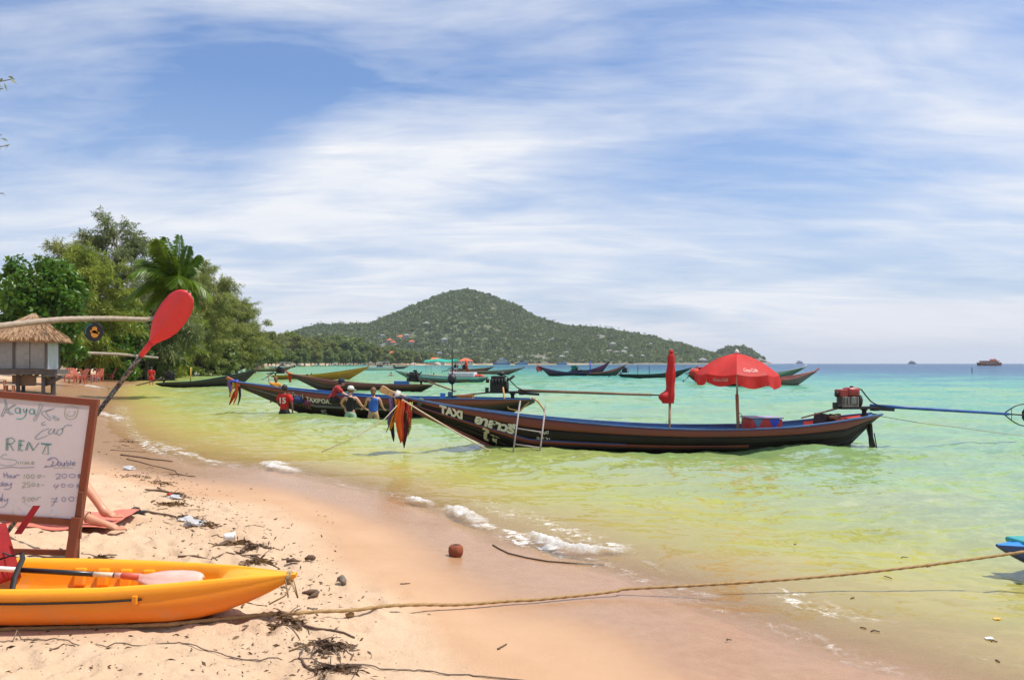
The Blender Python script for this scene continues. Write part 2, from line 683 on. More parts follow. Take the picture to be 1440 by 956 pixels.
# ------------------------------------------------------------------ sea
def water_material():
    m = bpy.data.materials.new('sea_water')
    m.use_nodes = True
    t = NT(m.node_tree)
    tc = t.n('ShaderNodeTexCoord').outputs['Object']
    dep = t.n('ShaderNodeAttribute', attribute_name='depth').outputs['Fac']
    n0 = t.noise(t.n('ShaderNodeMapping', ins={'Vector': tc, 'Scale': (0.05, 0.14, 1)}).outputs[0], 1.0, 5, 0.6, 0.5).outputs[0]
    n1 = t.noise(t.n('ShaderNodeMapping', ins={'Vector': tc, 'Scale': (0.35, 0.75, 1)}).outputs[0], 1.0, 4, 0.6, 0.6).outputs[0]
    dv = t.math('MULTIPLY', dep, t.maprange(n0, 0.25, 0.75, 0.62, 1.5))
    dv = t.math('MULTIPLY', dv, t.maprange(n1, 0.3, 0.7, 0.80, 1.22))
    lg = t.math('DIVIDE', t.math('LOGARITHM', t.math('ADD', t.math('MULTIPLY', dv, 8.0), 1.0), 2.0), 7.0)
    # turbid sandy shallows, green, turquoise, deep blue (by the depth of the water under the surface)
    c = t.ramp(lg, [(0.0, (0.46, 0.30, 0.13)), (0.15, (0.42, 0.315, 0.115)), (0.28, (0.35, 0.342, 0.088)), (0.42, (0.288, 0.36, 0.108)),
                    (0.54, (0.19, 0.37, 0.175)), (0.64, (0.070, 0.31, 0.22)), (0.71, (0.028, 0.19, 0.23)), (0.77, (0.008, 0.080, 0.175)), (1.0, (0.006, 0.055, 0.14))])
    opac = t.math('SUBTRACT', 1.0, t.math('EXPONENT', t.math('MULTIPLY', dep, -10.0)))
    opac = t.math('MULTIPLY', opac, 0.97)
    # surface slopes
    def slope(scale, amp, stretch, rot=0.0):
        mp = t.n('ShaderNodeMapping', ins={'Vector': tc, 'Scale': stretch, 'Rotation': (0, 0, rot)}).outputs[0]
        nc = t.noise(mp, scale, 3, 0.6, 0.3).outputs[1]
        return t.vmath('MULTIPLY', t.vmath('SUBTRACT', nc, (0.5, 0.5, 0.5)), (amp, amp * 1.2, 0.0))
    g = t.n('ShaderNodeNewGeometry')
    tot = t.vmath('ADD', slope(5.5, 0.75, (0.5, 1, 1), 0.3), slope(1.1, 0.62, (0.45, 1, 1), -0.25))
    tot = t.vmath('ADD', tot, slope(21, 0.34, (0.7, 1, 1), 0.1))
    calm = t.maprange(dep, 0.0, 0.35, 0.18, 1.0)
    tot = t.vmath('MULTIPLY', tot, t.n('ShaderNodeCombineXYZ', ins={0: calm, 1: calm, 2: calm}).outputs[0])
    nrm = t.vmath('NORMALIZE', t.vmath('ADD', g.outputs['Normal'], tot))
    fr = t.n('ShaderNodeFresnel', ins={'IOR': 1.33, 'Normal': nrm}).outputs[0]
    fr = t.math('MULTIPLY', t.math('MINIMUM', t.math('MULTIPLY', fr, 0.72), 0.40), t.maprange(dep, 0.0, 0.7, 0.26, 1.0))
    dif = t.n('ShaderNodeBsdfDiffuse', ins={'Color': c, 'Normal': nrm})
    trn = t.n('ShaderNodeBsdfTransparent', ins={'Color': (0.97, 0.95, 0.88, 1)})
    body = t.n('ShaderNodeMixShader', ins={0: opac, 1: trn.outputs[0], 2: dif.outputs[0]}).outputs[0]
    gl = t.n('ShaderNodeBsdfGlossy', ins={'Color': (0.95, 0.97, 1, 1), 'Roughness': 0.07, 'Normal': nrm})
    sh = t.n('ShaderNodeMixShader', ins={0: fr, 1: body, 2: gl.outputs[0]}).outputs[0]
    # lace of foam along the edge and on spent waves
    foam = t.n('ShaderNodeAttribute', attribute_name='foam').outputs['Fac']
    nf = t.noise(tc, 6.0, 8, 0.72, 0.8).outputs[0]
    vf = t.n('ShaderNodeTexVoronoi', feature='DISTANCE_TO_EDGE', ins={'Vector': t.vmath('ADD', tc, t.vmath('MULTIPLY', t.noise(tc, 8, 3).outputs[1], (0.12, 0.12, 0.0))), 'Scale': 9.0}).outputs[0]
    lace = t.math('MULTIPLY', t.maprange(vf, 0.0, 0.12, 1.0, 0.0), t.maprange(nf, 0.42, 0.6))
    fo = t.math('ADD', t.maprange(t.math('ADD', nf, t.math('MULTIPLY', foam, 0.34)), 0.66, 0.80), t.math('MULTIPLY', lace, t.math('MULTIPLY', foam, 0.9)))
    fo = t.math('MULTIPLY', t.math('MINIMUM', fo, 1.0), t.maprange(foam, 0.02, 0.25))
    # few far whitecaps
    caps = t.noise(t.n('ShaderNodeMapping', ins={'Vector': tc, 'Scale': (0.10, 0.5, 1)}).outputs[0], 1.0, 5, 0.7).outputs[0]
    fo = t.math('MAXIMUM', fo, t.math('MULTIPLY', t.maprange(caps, 0.735, 0.76), t.maprange(dep, 2.2, 3.2)))
    wf = t.n('ShaderNodeBsdfDiffuse', ins={'Color': (0.80, 0.79, 0.76, 1)})
    sh = t.n('ShaderNodeMixShader', ins={0: fo, 1: sh, 2: wf.outputs[0]}).outputs[0]
    o = t.n('ShaderNodeOutputMaterial')
    t.t.links.new(sh, o.inputs[0])
    return m


def wave_z(x, y, dep, r):
    sh = sstep(0.0, 0.55, dep)
    w = 0.0
    # low swell that turns in toward the beach
    ph = x * 0.80 + y * 0.62 + 1.6 * fbm(x * 0.16, y * 0.16, 51, 2)
    w = w + 0.075 * np.sin(ph * 1.35) * (0.5 + vnoise(x * 0.22, y * 0.2, 52))
    w = w + 0.11 * fbm(x * 0.55, y * 1.15, 53, 4, 0.55)
    w = w + 0.15 * fbm(x * 1.4 + 0.4 * y, y * 2.6, 54, 4, 0.6)
    far = 1 - sstep(60, 160, r)
    return w * sh * (0.35 + 0.65 * far)


def make_sea():
    ang = np.linspace(R(-54), R(54), 560)
    rad = ring_radii(2.6, 12000, 0.0062, 0.8, 0.08)
    A, Q = np.meshgrid(ang, rad)
    x = np.sin(A) * Q
    y = np.cos(A) * Q
    s = shore_s(x, y)
    dep = np.maximum(-base_h(s), 0)
    z = wave_z(x, y, dep, Q)
    # thin film of wash running up the wet sand
    film = 0.020 * sstep(-1.2, 0.0, s)
    z = z + film * (0.4 + 1.2 * vnoise(x * 1.1, y * 1.1, 58))
    v = np.stack([x, y, z], -1).reshape(-1, 3)
    f = grid_faces(len(rad), len(ang))
    keep = (s.ravel() < 2.5 + 0.02 * Q.ravel())
    f = f[keep[f].any(1)]
    ang2 = np.linspace(R(54), R(306), 80)
    rad2 = rad[::8]
    A2, Q2 = np.meshgrid(ang2, rad2)
    x2 = np.sin(A2) * Q2
    y2 = np.cos(A2) * Q2
    s2 = shore_s(x2, y2)
    f2 = grid_faces(len(rad2), len(ang2))
    f2 = f2[(s2.ravel() < 2.5)[f2].any(1)] + len(v)
    v = np.concatenate([v, np.stack([x2, y2, x2 * 0 - 0.01], -1).reshape(-1, 3)])
    f = np.concatenate([f, f2])
    me = mesh_np('sea_water', v, f[:, ::-1])
    ss = np.concatenate([s.ravel(), s2.ravel()])
    xs, ys = v[:, 0], v[:, 1]
    rr = np.hypot(xs, ys)
    dd = np.maximum(v[:, 2] - base_h(ss), 0)
    add_attr(me, 'depth', dd)
    k = np.clip(rr / 12, 0.7, 3)
    q = ss + 0.5 * fbm(xs * 0.9 / k, ys * 0.9 / k, 61, 3) * k
    foam = np.exp(-((q + 0.05 * k) / (0.22 * k)) ** 2) * 0.62 + np.exp(-((q + 0.9 * k) / (0.3 * k)) ** 2) * 0.35
    foam *= 0.35 + 0.9 * sstep(0.4, 0.65, vnoise(xs * 0.6 / k, ys * 0.6 / k, 63))
    foam *= 1 - 0.65 * sstep(14, 24, rr)
    foam *= 1 - sstep(80, 300, rr)
    add_attr(me, 'foam', foam)
    o = link('sea_water', me, water_material())
    tag(o, 'clear green shallow sea turning turquoise and deep blue toward the horizon', kind='structure')
    o['category'] = 'sea'


make_sea()

# ------------------------------------------------------------------ foliage tools
nrng = np.random.RandomState(11)


def rand_dirs(n, rs=nrng):
    v = rs.normal(size=(n, 3))
    return v / np.linalg.norm(v, axis=1, keepdims=True)


def leaf_mesh(name, cen, dirs, ln, wd, rs=nrng, curl=0.0):
    """one rhombic leaf per row of cen: base at cen, pointing along dirs"""
    n = len(cen)
    side = np.cross(dirs, rand_dirs(n, rs))
    side /= np.maximum(np.linalg.norm(side, axis=1, keepdims=True), 1e-6)
    ln = np.broadcast_to(np.asarray(ln, float), (n,))[:, None]
    wd = np.broadcast_to(np.asarray(wd, float), (n,))[:, None]
    mid = cen + dirs * ln * 0.5
    tip = cen + dirs * ln
    if curl:
        tip = tip + np.array([0, 0, -1.0]) * ln * curl
    v = np.stack([cen, mid + side * wd, tip, mid - side * wd], 1).reshape(-1, 3)
    f = np.arange(4 * n).reshape(n, 4)
    return mesh_np(name, v, f, False)


def clump_points(clumps, per, rs, shell=0.55):
    out = []
    cid = []
    for k, (c, r) in enumerate(clumps):
        n = max(3, int(per * (r[0] * r[1] * r[2]) ** (2 / 3)))
        d = rand_dirs(n, rs)
        q = shell + (1 - shell) * rs.rand(n, 1) ** 0.6
        out.append(np.array(c) + d * q * np.array(r))
        cid.append(np.full(n, k))
    return np.concatenate(out), np.concatenate(cid)


def crown_clumps(h0, h1, rx, ry, n, cr, rs, shape='ovoid', lean=(0, 0)):
    """clump centres through a crown from height h0 to h1"""
    out = []
    for i in range(n):
        t = rs.rand() ** 0.9
        z = h0 + (h1 - h0) * t
        if shape == 'cone':
            w = (1 - t) ** 0.75 * 0.9 + 0.12
        elif shape == 'spread':
            w = 0.55 + 0.5 * math.sin(math.pi * min(t * 0.9 + 0.1, 1))
        else:
            w = math.sin(math.pi * (0.12 + 0.80 * t)) ** 0.7
        a = rs.rand() * 6.283
        q = math.sqrt(rs.rand()) * 0.6 + 0.4
        k = cr * (0.65 + 0.7 * rs.rand())
        out.append(((math.cos(a) * rx * w * q + lean[0] * t, math.sin(a) * ry * w * q + lean[1] * t, z), (k, k, k * (0.7 + 0.3 * rs.rand()))))
    return out


BARK = mat('bark', (0.13, 0.095, 0.07), 0.9, 0.3, 3, 0.15, 12)
PALEBARK = mat('pale_bark', (0.30, 0.25, 0.20), 0.9, 0.25, 3, 0.15, 10)
CAS = leaf_mat('casuarina_leaf', (0.16, 0.18, 0.046), (0.32, 0.34, 0.085), (0.45, 0.43, 0.13), 0.48)
CASY = leaf_mat('yellow_green_leaf', (0.17, 0.22, 0.03), (0.31, 0.37, 0.05), (0.44, 0.44, 0.08), 0.48)
CASD = leaf_mat('grey_green_leaf', (0.11, 0.14, 0.06), (0.22, 0.25, 0.10), (0.34, 0.35, 0.15), 0.45)
BROAD = leaf_mat('broad_leaf', (0.032, 0.085, 0.014), (0.085, 0.20, 0.022), (0.23, 0.38, 0.04), 0.40, 0.32)
SHORET = leaf_mat('shore_tree_leaf', (0.12, 0.155, 0.05), (0.215, 0.275, 0.08), (0.35, 0.37, 0.12), 0.40)


def tree_meshes(seed, h, rx, ry, crown0, n_cl, cr, per, ln, wd, style='needle', shape='ovoid', lean=(0, 0), trunk_r=0.22):
    rs = np.random.RandomState(seed)
    tb = MB()
    top = Vector((lean[0] * 0.8, lean[1] * 0.8, h * 0.90))
    pts = [Vector((0, 0, -0.4)), Vector((0.15 * rs.randn(), 0.15 * rs.randn(), h * 0.22)), Vector((lean[0] * 0.35 + 0.2 * rs.randn(), lean[1] * 0.35, h * 0.5)), top]
    tb.tube(pts, [trunk_r * 1.25, trunk_r, trunk_r * 0.65, trunk_r * 0.12], 7)

    def on_trunk(z):
        for i in range(3):
            if z <= pts[i + 1].z or i == 2:
                q = min(max((z - pts[i].z) / (pts[i + 1].z - pts[i].z), 0), 1)
                return pts[i].lerp(pts[i + 1], q)
    if style == 'needle':
        # limbs sweep up and out; every limb carries drooping plumes of needles
        C_, D_, L_, W_ = [], [], [], []
        nb = int(n_cl * 0.85)
        for i in range(nb):
            t = ((i + rs.rand()) / nb) ** 0.9
            z0 = h * (crown0 + (0.90 - crown0) * t)
            b = on_trunk(z0 * 0.92)
            a = rs.rand() * 6.283
            w = (math.sin(math.pi * (0.16 + 0.74 * t)) ** 0.8) * (0.62 + 0.62 * rs.rand())
            reach = Vector((math.cos(a) * rx * w, math.sin(a) * ry * w, h * rs.uniform(0.02, 0.13)))
            e = b + reach
            m = b + reach * 0.5 + Vector((0, 0, 0.10 * reach.length))
            tb.tube([b, m, e], [trunk_r * 0.30 * (1.1 - t), trunk_r * 0.16, trunk_r * 0.04], 4, False)
            npl = int(5 + 3.2 * reach.length)
            for k in range(npl):
                u = rs.uniform(0.22, 1.04)
                p = b * (1 - u) ** 2 + m * 2 * u * (1 - u) + e * u * u
                dv = (e - b).normalized() * 0.7 + Vector(rs.randn(3) * 0.55) + Vector((0, 0, 0.35))
                dv.normalize()
                pl = cr * rs.uniform(0.6, 1.5)
                n = int(per * 0.16 * pl)
                uu = rs.rand(n)
                base = np.array(p) + np.outer(uu, np.array(dv)) * pl + np.outer(uu ** 2, [0, 0, -0.32 * pl]) + rs.randn(n, 3) * 0.10 * cr
                dd = np.array(dv) * 0.75 + rs.randn(n, 3) * 0.42 + np.array([0, 0, -0.25])
                C_.append(base)
                D_.append(dd)
        p = np.concatenate(C_)
        d = np.concatenate(D_)
        d /= np.linalg.norm(d, axis=1, keepdims=True)
        me = leaf_mesh('crown', p, d, ln * (0.5 + 0.8 * rs.rand(len(p))), wd * (0.5 + 0.7 * rs.rand(len(p))), rs, 0.35)
    else:
        cl = crown_clumps(crown0 * h, h * 0.96, rx, ry, n_cl, cr, rs, shape, lean)
        p, cid = clump_points(cl, per, rs)
        d = rand_dirs(len(p), rs) + np.array([0, 0, -0.15])
        d /= np.linalg.norm(d, axis=1, keepdims=True)
        me = leaf_mesh('crown', p, d, ln * (0.6 + 0.8 * rs.rand(len(p))), wd * (0.6 + 0.8 * rs.rand(len(p))), rs, 0.12)
        for k in rs.choice(len(cl), min(len(cl), 22), replace=False):
            c = Vector(cl[k][0])
            b = on_trunk(max(c.z * 0.7, h * 0.1))
            m = b.lerp(c, 0.5) + Vector((0, 0, 0.25))
            tb.tube([b, m, c], [trunk_r * 0.38, trunk_r * 0.24, trunk_r * 0.07], 5, False)
    return me, tb


def plant_tree(name, x, y, seed, leafmat, label, cat='tree', group=None, bark=None, rz=0.0, **kw):
    z = gz(x, y)
    root = empty(name, (x, y, z), rz, label, cat, group)
    me, tb = tree_meshes(seed, **kw)
    link('crown', me, leafmat, root)
    tb.build('trunk', bark or BARK, root, True)
    return root


# ------------------------------------------------------------------ the far hills
def ridge_from(pts, d):
    xs = np.array([(p[0] - 720) / F * d for p in pts])
    hs = np.array([(HORIZON - p[1]) / F * d + H for p in pts])
    return xs, hs


HILL_D = 1560.0
HX, HH = ridge_from([(330, 505), (395, 478), (430, 464), (450, 457), (480, 457), (520, 455), (545, 446), (580, 431), (620, 415), (640, 409), (655, 407), (668, 410), (690, 417),
                     (720, 427), (750, 444), (775, 454), (790, 458), (820, 460), (850, 463), (880, 468), (920, 475), (950, 485), (978, 496), (1000, 505), (1012, 513)], HILL_D)
ISL_D = 1750.0
IX, IH = ridge_from([(985, 513), (998, 503), (1012, 494), (1025, 489), (1033, 487), (1045, 489), (1055, 493), (1065, 500), (1073, 507), (1080, 513)], ISL_D)


def hill_h(x, y):
    x = np.asarray(x, float)
    y = np.asarray(y, float)
    s = shore_dist(x, y)
    rid = np.interp(x + 22 * fbm(y * 0.006, x * 0.004, 72, 2) * sstep(0, 200, np.abs(y - HILL_D)), HX, HH, left=-4, right=-4)
    front = HILL_D - 1215.0
    t = np.clip((HILL_D - y) / front, -1.6, 1)
    prof = np.where(t > 0, 1 - np.abs(t) ** 1.25, 1 - np.abs(t) ** 1.6 * 0.55)
    h = rid * np.clip(prof, 0, 1)
    g = np.clip(h / 40, 0, 1)
    k = 1 - np.exp(-((y - HILL_D) / 60) ** 2)
    h = h + g * k * (26 * fbm(x * 0.011, y * 0.009, 74, 4))
    return np.where(y > HILL_D + 500, -4, h) - 1.0


def isl_h(x, y):
    rid = np.interp(x, IX, IH, left=-6, right=-6)
    t = np.abs(y - ISL_D) / 85.0
    h = rid * np.clip(1 - t ** 1.7, -0.2, 1) + 7 * fbm(x * 0.05, y * 0.05, 77, 3) * sstep(5, 25, rid)
    return h - 1.0


def hill_material():
    m = bpy.data.materials.new('hillside')
    m.use_nodes = True
    t = NT(m.node_tree)
    tc = t.n('ShaderNodeTexCoord').outputs['Object']
    g = t.n('ShaderNodeNewGeometry')
    n1 = t.noise(tc, 0.02, 6, 0.6).outputs[0]
    n2 = t.noise(tc, 0.09, 5, 0.65).outputs[0]
    c = t.mix(t.maprange(n1, 0.3, 0.7), (0.075, 0.095, 0.042), (0.13, 0.14, 0.065))
    rock = t.n('ShaderNodeAttribute', attribute_name='rock').outputs['Fac']
    rc = t.mix(t.maprange(n2, 0.35, 0.65), (0.12, 0.11, 0.10), (0.24, 0.215, 0.19))
    c = t.mix(rock, c, rc)
    p = t.n('ShaderNodeBsdfPrincipled', ins={'Base Color': c, 'Roughness': 0.9})
    b = t.n('ShaderNodeBump', ins={'Strength': 0.8, 'Distance': 3.0, 'Height': n2})
    t.t.links.new(b.outputs[0], p.inputs['Normal'])
    o = t.n('ShaderNodeOutputMaterial')
    t.t.links.new(p.outputs[0], o.inputs[0])
    return m


HILLM = hill_material()
FOREST = leaf_mat('forest_leaf', (0.105, 0.145, 0.058), (0.165, 0.210, 0.080), (0.27, 0.28, 0.12), 0.32, 0.8)


def height_sheet(name, fn, x0, x1, y0, y1, nx, ny, label, rockfn):
    gx, gy = np.meshgrid(np.linspace(x0, x1, nx), np.linspace(y0, y1, ny))
    z = fn(gx, gy)
    v = np.stack([gx, gy, z], -1).reshape(-1, 3)
    me = mesh_np(name, v, grid_faces(ny, nx))
    add_attr(me, 'rock', rockfn(gx, gy, z).ravel())
    o = link(name, me, HILLM)
    o['category'] = 'hill'
    return tag(o, label, kind='structure')


height_sheet('hill', hill_h, -560, 410, 1190, 2050, 260, 190, 'tall forested hill rising to a rounded peak across the bay',
             lambda x, y, z: sstep(0.20, 0.30, fbm(x * 0.02, y * 0.02, 80, 4)) * 0.8 + (1 - sstep(1, 4.5, z)) * 0.7)
height_sheet('island_hill', isl_h, 395, 580, 1640, 1860, 90, 80, 'small rocky headland with a grey cliff beside the tall hill',
             lambda x, y, z: np.clip(sstep(508, 528, x) + (1 - sstep(2, 7, z)), 0, 1))


def forest_mass(name, label, pts, rad, seed, per=19):
    """crowns too many to count: ragged heaps of leafy sprays, one mesh"""
    rs = np.random.RandomState(seed)
    n = len(pts)
    r = rad * (0.5 + 0.6 * rs.rand(n) + 0.9 * rs.rand(n) ** 5)
    d = rand_dirs(n * per, rs)
    d[:, 2] = np.abs(d[:, 2]) * 0.9 + 0.05
    rr = np.repeat(r, per)[:, None]
    c = np.repeat(pts, per, axis=0) + d * rr * (0.55 + 0.5 * rs.rand(n * per, 1)) + np.array([0, 0, -0.2]) * rr
    lf = d * 0.6 + rs.randn(n * per, 3) * 0.7
    lf /= np.linalg.norm(lf, axis=1, keepdims=True)
    ln = rr[:, 0] * (0.55 + 0.6 * rs.rand(n * per))
    me = leaf_mesh(name, c - lf * ln[:, None] * 0.5, lf, ln, ln * (0.30 + 0.25 * rs.rand(n * per)), rs)
    o = link(name, me, FOREST)
    o['category'] = 'forest'
    return tag(o, label, kind='stuff')


def scatter(fn, x0, x1, y0, y1, n, seed, zmin, gap=None):
    rs = np.random.RandomState(seed)
    x = rs.uniform(x0, x1, n)
    y = rs.uniform(y0, y1, n)
    z = fn(x, y)
    k = z > zmin
    if gap is not None:
        k &= fbm(x * 0.02, y * 0.02, 80, 4) < gap
    return np.stack([x[k], y[k], z[k]], -1)


forest_mass('hill_forest', 'dense green wood covering the tall hill across the bay', scatter(hill_h, -560, 400, 1205, 1600, 16500, 1, 3.0, 0.27), 3.9, 2)
_ip = scatter(isl_h, 400, 570, 1665, 1790, 900, 5, 5.0)
_ip = _ip[_ip[:, 0] < 520 + 10 * np.random.RandomState(2).randn(len(_ip))]
forest_mass('headland_forest', 'scrubby green wood on the small rocky headland', _ip, 4.2, 6, 30)


def far_palm(mb, p, h, rs):
    p = Vector(p)
    top = p + Vector((rs.uniform(-1, 1), 0, h))
    mb.tube([p, (p + top) / 2 + Vector((0.3, 0, 0)), top], [0.35, 0.28, 0.22], 4, False)
    for k in range(9):
        a = k * 0.698 + rs.uniform(-0.2, 0.2)
        ln = h * 0.33 * rs.uniform(0.8, 1.2)
        d = Vector((math.cos(a), math.sin(a), 0))
        q = top + d * ln * 0.55 + Vector((0, 0, ln * 0.25))
        e = top + d * ln + Vector((0, 0, -ln * 0.25))
        w = Vector((-d.y, d.x, 0)) * 0.55
        mb.add([top, q + w, e, q - w], [(0, 1, 2, 3)])


_rs = random.Random(4)
_mb = MB()
for _i in range(70):
    _px = _rs.choice([_rs.uniform(760, 990), _rs.uniform(820, 960), _rs.uniform(430, 560)])
    _x = (_px - 720) / F * HILL_D
    _y = HILL_D + _rs.uniform(-70, 12)
    far_palm(_mb, (_x, _y, float(hill_h(np.array([_x]), np.array([_y]))[0])), _rs.uniform(5.5, 9), _rs)
_o = _mb.build('ridge_palms', FOREST, None)
_o['category'] = 'palms'
tag(_o, 'row of tiny coconut palms along the ridge of the far hill', kind='stuff')

# boulders at the foot of the far hill
ROCK = mat('pale_rock', (0.42, 0.36, 0.31), 0.9, 0.25, 0.4, 0.3, 2)
for _i, (_px, _py, _w, _lb) in enumerate([(955, 510, 14, 'big pale boulder at the foot of the far hill behind the folded parasol'), (968, 511, 11, 'lower rounded boulder next to the big pale boulder on the far shore'),
                                          (982, 510, 9, 'pinkish boulder at the far hill tip beside the open parasol'), (925, 511, 7, 'small pale boulder on the far waterline'),
                                          (615, 513, 9, 'flat tan boulder on the far shore below the orange roofs'), (580, 514, 8, 'low tan boulder on the far shore at the bay corner')]):
    _d = 1260 if _px > 700 else 820
    _p = at(_px, _py, _d)
    _m = MB()
    _m.blob((0, 0, 0), _w / F * _d * 0.55, _i, 2, 0.12, (1.2, 1, 0.75))
    _o = _m.build('shore_boulder', ROCK, None, False, loc=(_p.x, _p.y, max(_p.z, 0.5)))
    tag(_o, _lb, 'boulder', 'boulders on the far shore')

# ------------------------------------------------------------------ houses across the bay
WALLW = mat('white_wall', (0.46, 0.44, 0.41), 0.85, 0.1, 0.4)
WALLT = mat('tan_wall', (0.42, 0.35, 0.27), 0.85, 0.15, 0.4)
ROOFR = mat('orange_roof_tile', (0.55, 0.125, 0.045), 0.8, 0.2, 0.5)
ROOFG = mat('grey_roof', (0.24, 0.235, 0.225), 0.8, 0.2, 0.5)
DARKW = mat('dark_opening', (0.03, 0.035, 0.04), 0.3, 0.1)


def house(px, py, wpx, d, label, wall, roof, storeys=1, hip=True, group='houses across the bay'):
    w = wpx / F * d
    dep = w * 0.7
    p = at(px, py, d)
    hgt = 3.0 * storeys if d > 600 else 2.6
    root = empty('house', p, rng.uniform(-0.25, 0.25), label, 'house', group)
    MB().box((0, 0, hgt / 2 - 2), (w, dep, hgt + 4)).build('wall', wall, root)
    m = MB()
    o = 0.6
    rh = min(w * 0.28, 3.4)
    a, b = w / 2 + o, dep / 2 + o
    rx = a - b if (a > b and hip) else a * 0.92
    m.add([(-a, -b, hgt), (a, -b, hgt), (a, b, hgt), (-a, b, hgt), (-max(rx, 0.3), 0, hgt + rh), (max(rx, 0.3), 0, hgt + rh), (-a, -b, hgt - 0.35), (a, -b, hgt - 0.35), (a, b, hgt - 0.35), (-a, b, hgt - 0.35)],
          [(0, 1, 5, 4), (1, 2, 5), (2, 3, 4, 5), (3, 0, 4), (0, 6, 7, 1), (1, 7, 8, 2), (2, 8, 9, 3), (3, 9, 6, 0), (6, 9, 8, 7)])
    m.build('roof', roof, root)
    nw = max(2, int(w / 3.2))
    for s in range(storeys):
        for k in range(nw):
            x = (k + 0.5) / nw * w - w / 2
            MB().box((x, -dep / 2, 1.5 + 3.0 * s), (min(1.3, w / nw * 0.5), 0.2, 1.3)).build('window', DARKW, root)
    return root


def hill_d(px, py):
    dx, dz = (px - 720) / F, -(py - HORIZON) / F
    d = np.linspace(1180, 1600, 600)
    z = H + dz * d
    k = np.argmax(z <= np.maximum(hill_h(dx * d, d), 0.5))
    return float(d[k]) - 3


for (px, py, w, lb, wl, rf) in [
        (548, 481, 8, 'tiny orange-roofed house on the lower left hill slope', WALLW, ROOFR), (553, 484, 7, 'orange-roofed cottage just below another on the left slope', WALLW, ROOFR),
        (563, 476, 9, 'highest orange-roofed house on the hillside', WALLW, ROOFR), (572, 474, 8, 'grey-roofed white villa beside the highest orange roof', WALLW, ROOFG),
        (579, 483, 8, 'orange-roofed house right of the villas on the hillside', WALLW, ROOFR), (538, 474, 6, 'pale little house at the left of the hillside cluster', WALLW, ROOFG),
        (600, 457, 8, 'grey stone house highest on the hill slope', WALLT, ROOFG), (625, 480, 9, 'pale villa in the middle of the wooded slope', WALLW, ROOFG), (618, 499, 6, 'white chalet low on the slope above the orange-roofed hall', WALLW, ROOFG),
        (777, 479, 5, 'lone white cottage high on the right slope', WALLW, ROOFG), (790, 504, 8, 'white house with grey roof by the water right of the bay', WALLW, ROOFG), (797, 498, 6, 'white cottage above the waterside white house', WALLW, ROOFG),
        (862, 486, 9, 'largest white hillside house above the dark green longtail boat', WALLW, ROOFG), (877, 497, 8, 'white house with pale roof low on the right slope', WALLW, ROOFG), (888, 503, 6, 'small white house at the foot of the right slope', WALLW, ROOFG),
        (880, 492, 6, 'upper white cottage of the right slope group', WALLW, ROOFG), (903, 503, 7, 'white house with tan front near the far boulders', WALLT, ROOFG), (915, 486, 5, 'rightmost white cottage high on the slope', WALLW, ROOFG),
        (730, 505, 6, 'white shed on the far shore below the peak', WALLW, ROOFG), (988, 509, 12, 'dark low bungalow between the boulders at the hill tip', WALLT, ROOFG)]:
    house(px, py, w, hill_d(px, py), lb, wl, rf)

# ------------------------------------------------------------------ trees round the bay (each its own)
protos = []
for k, (seed, h, rx, sh, st, lm) in enumerate([(101, 15, 5.0, 'ovoid', 'needle', CAS), (102, 13, 5.5, 'spread', 'broad', SHORET), (103, 17, 4.2, 'ovoid', 'needle', CASD), (104, 11, 5.5, 'spread', 'broad', SHORET), (105, 13, 4.6, 'ovoid', 'needle', CASY)]):
    me, tb = tree_meshes(seed, h, rx, rx, 0.12 if st == 'needle' else 0.2, 60, 1.5, 70 if st == 'needle' else 52, 0.95, 0.16 if st == 'needle' else 0.36, st, sh)
    me.materials.append(lm)
    to = tb.build('trunk', BARK, None, True)
    tm = to.data
    bpy.data.objects.remove(to)
    protos.append((me, tm))
BELT = []
_bd = [(358, 468, 330, 0), (368, 462, 420, 2), (377, 464, 380, 0), (388, 466, 430, 2), (397, 468, 500, 0), (408, 463, 520, 4), (417, 469, 480, 0), (428, 470, 560, 2), (437, 474, 540, 0), (448, 468, 600, 2),
       (458, 474, 590, 1), (466, 479, 570, 0), (476, 473, 640, 3), (486, 478, 630, 1), (497, 476, 680, 3), (507, 482, 660, 1), (518, 484, 700, 3), (528, 486, 690, 0), (539, 488, 730, 1), (549, 487, 760, 3),
       (560, 491, 740, 1), (571, 492, 790, 3), (583, 494, 800, 1), (595, 495, 840, 3), (608, 496, 900, 0), (363, 485, 300, 1), (382, 489, 350, 4), (402, 490, 420, 1), (422, 491, 460, 3), (443, 492, 500, 0),
       (463, 492, 530, 1), (483, 494, 600, 3), (504, 497, 640, 1), (545, 500, 700, 3), (571, 502, 760, 1), (640, 500, 1000, 1), (670, 501, 1080, 3), (700, 502, 1130, 0)]
_ORD = 'first second third fourth fifth sixth seventh eighth ninth tenth eleventh twelfth thirteenth fourteenth fifteenth sixteenth seventeenth eighteenth nineteenth twentieth'.split()
_kinds = ['feathery olive tree', 'rounded green tree', 'tall grey-green tree', 'low spreading green tree', 'yellowish feathery tree']
_rank = {}
for _pi in range(5):
    for _n, _k in enumerate(sorted([k for k in range(len(_bd)) if _bd[k][3] == _pi], key=lambda k: _bd[k][0])):
        _rank[_k] = _kinds[_pi] + ' on the far shore, ' + _ORD[_n] + ' of its kind from the left'
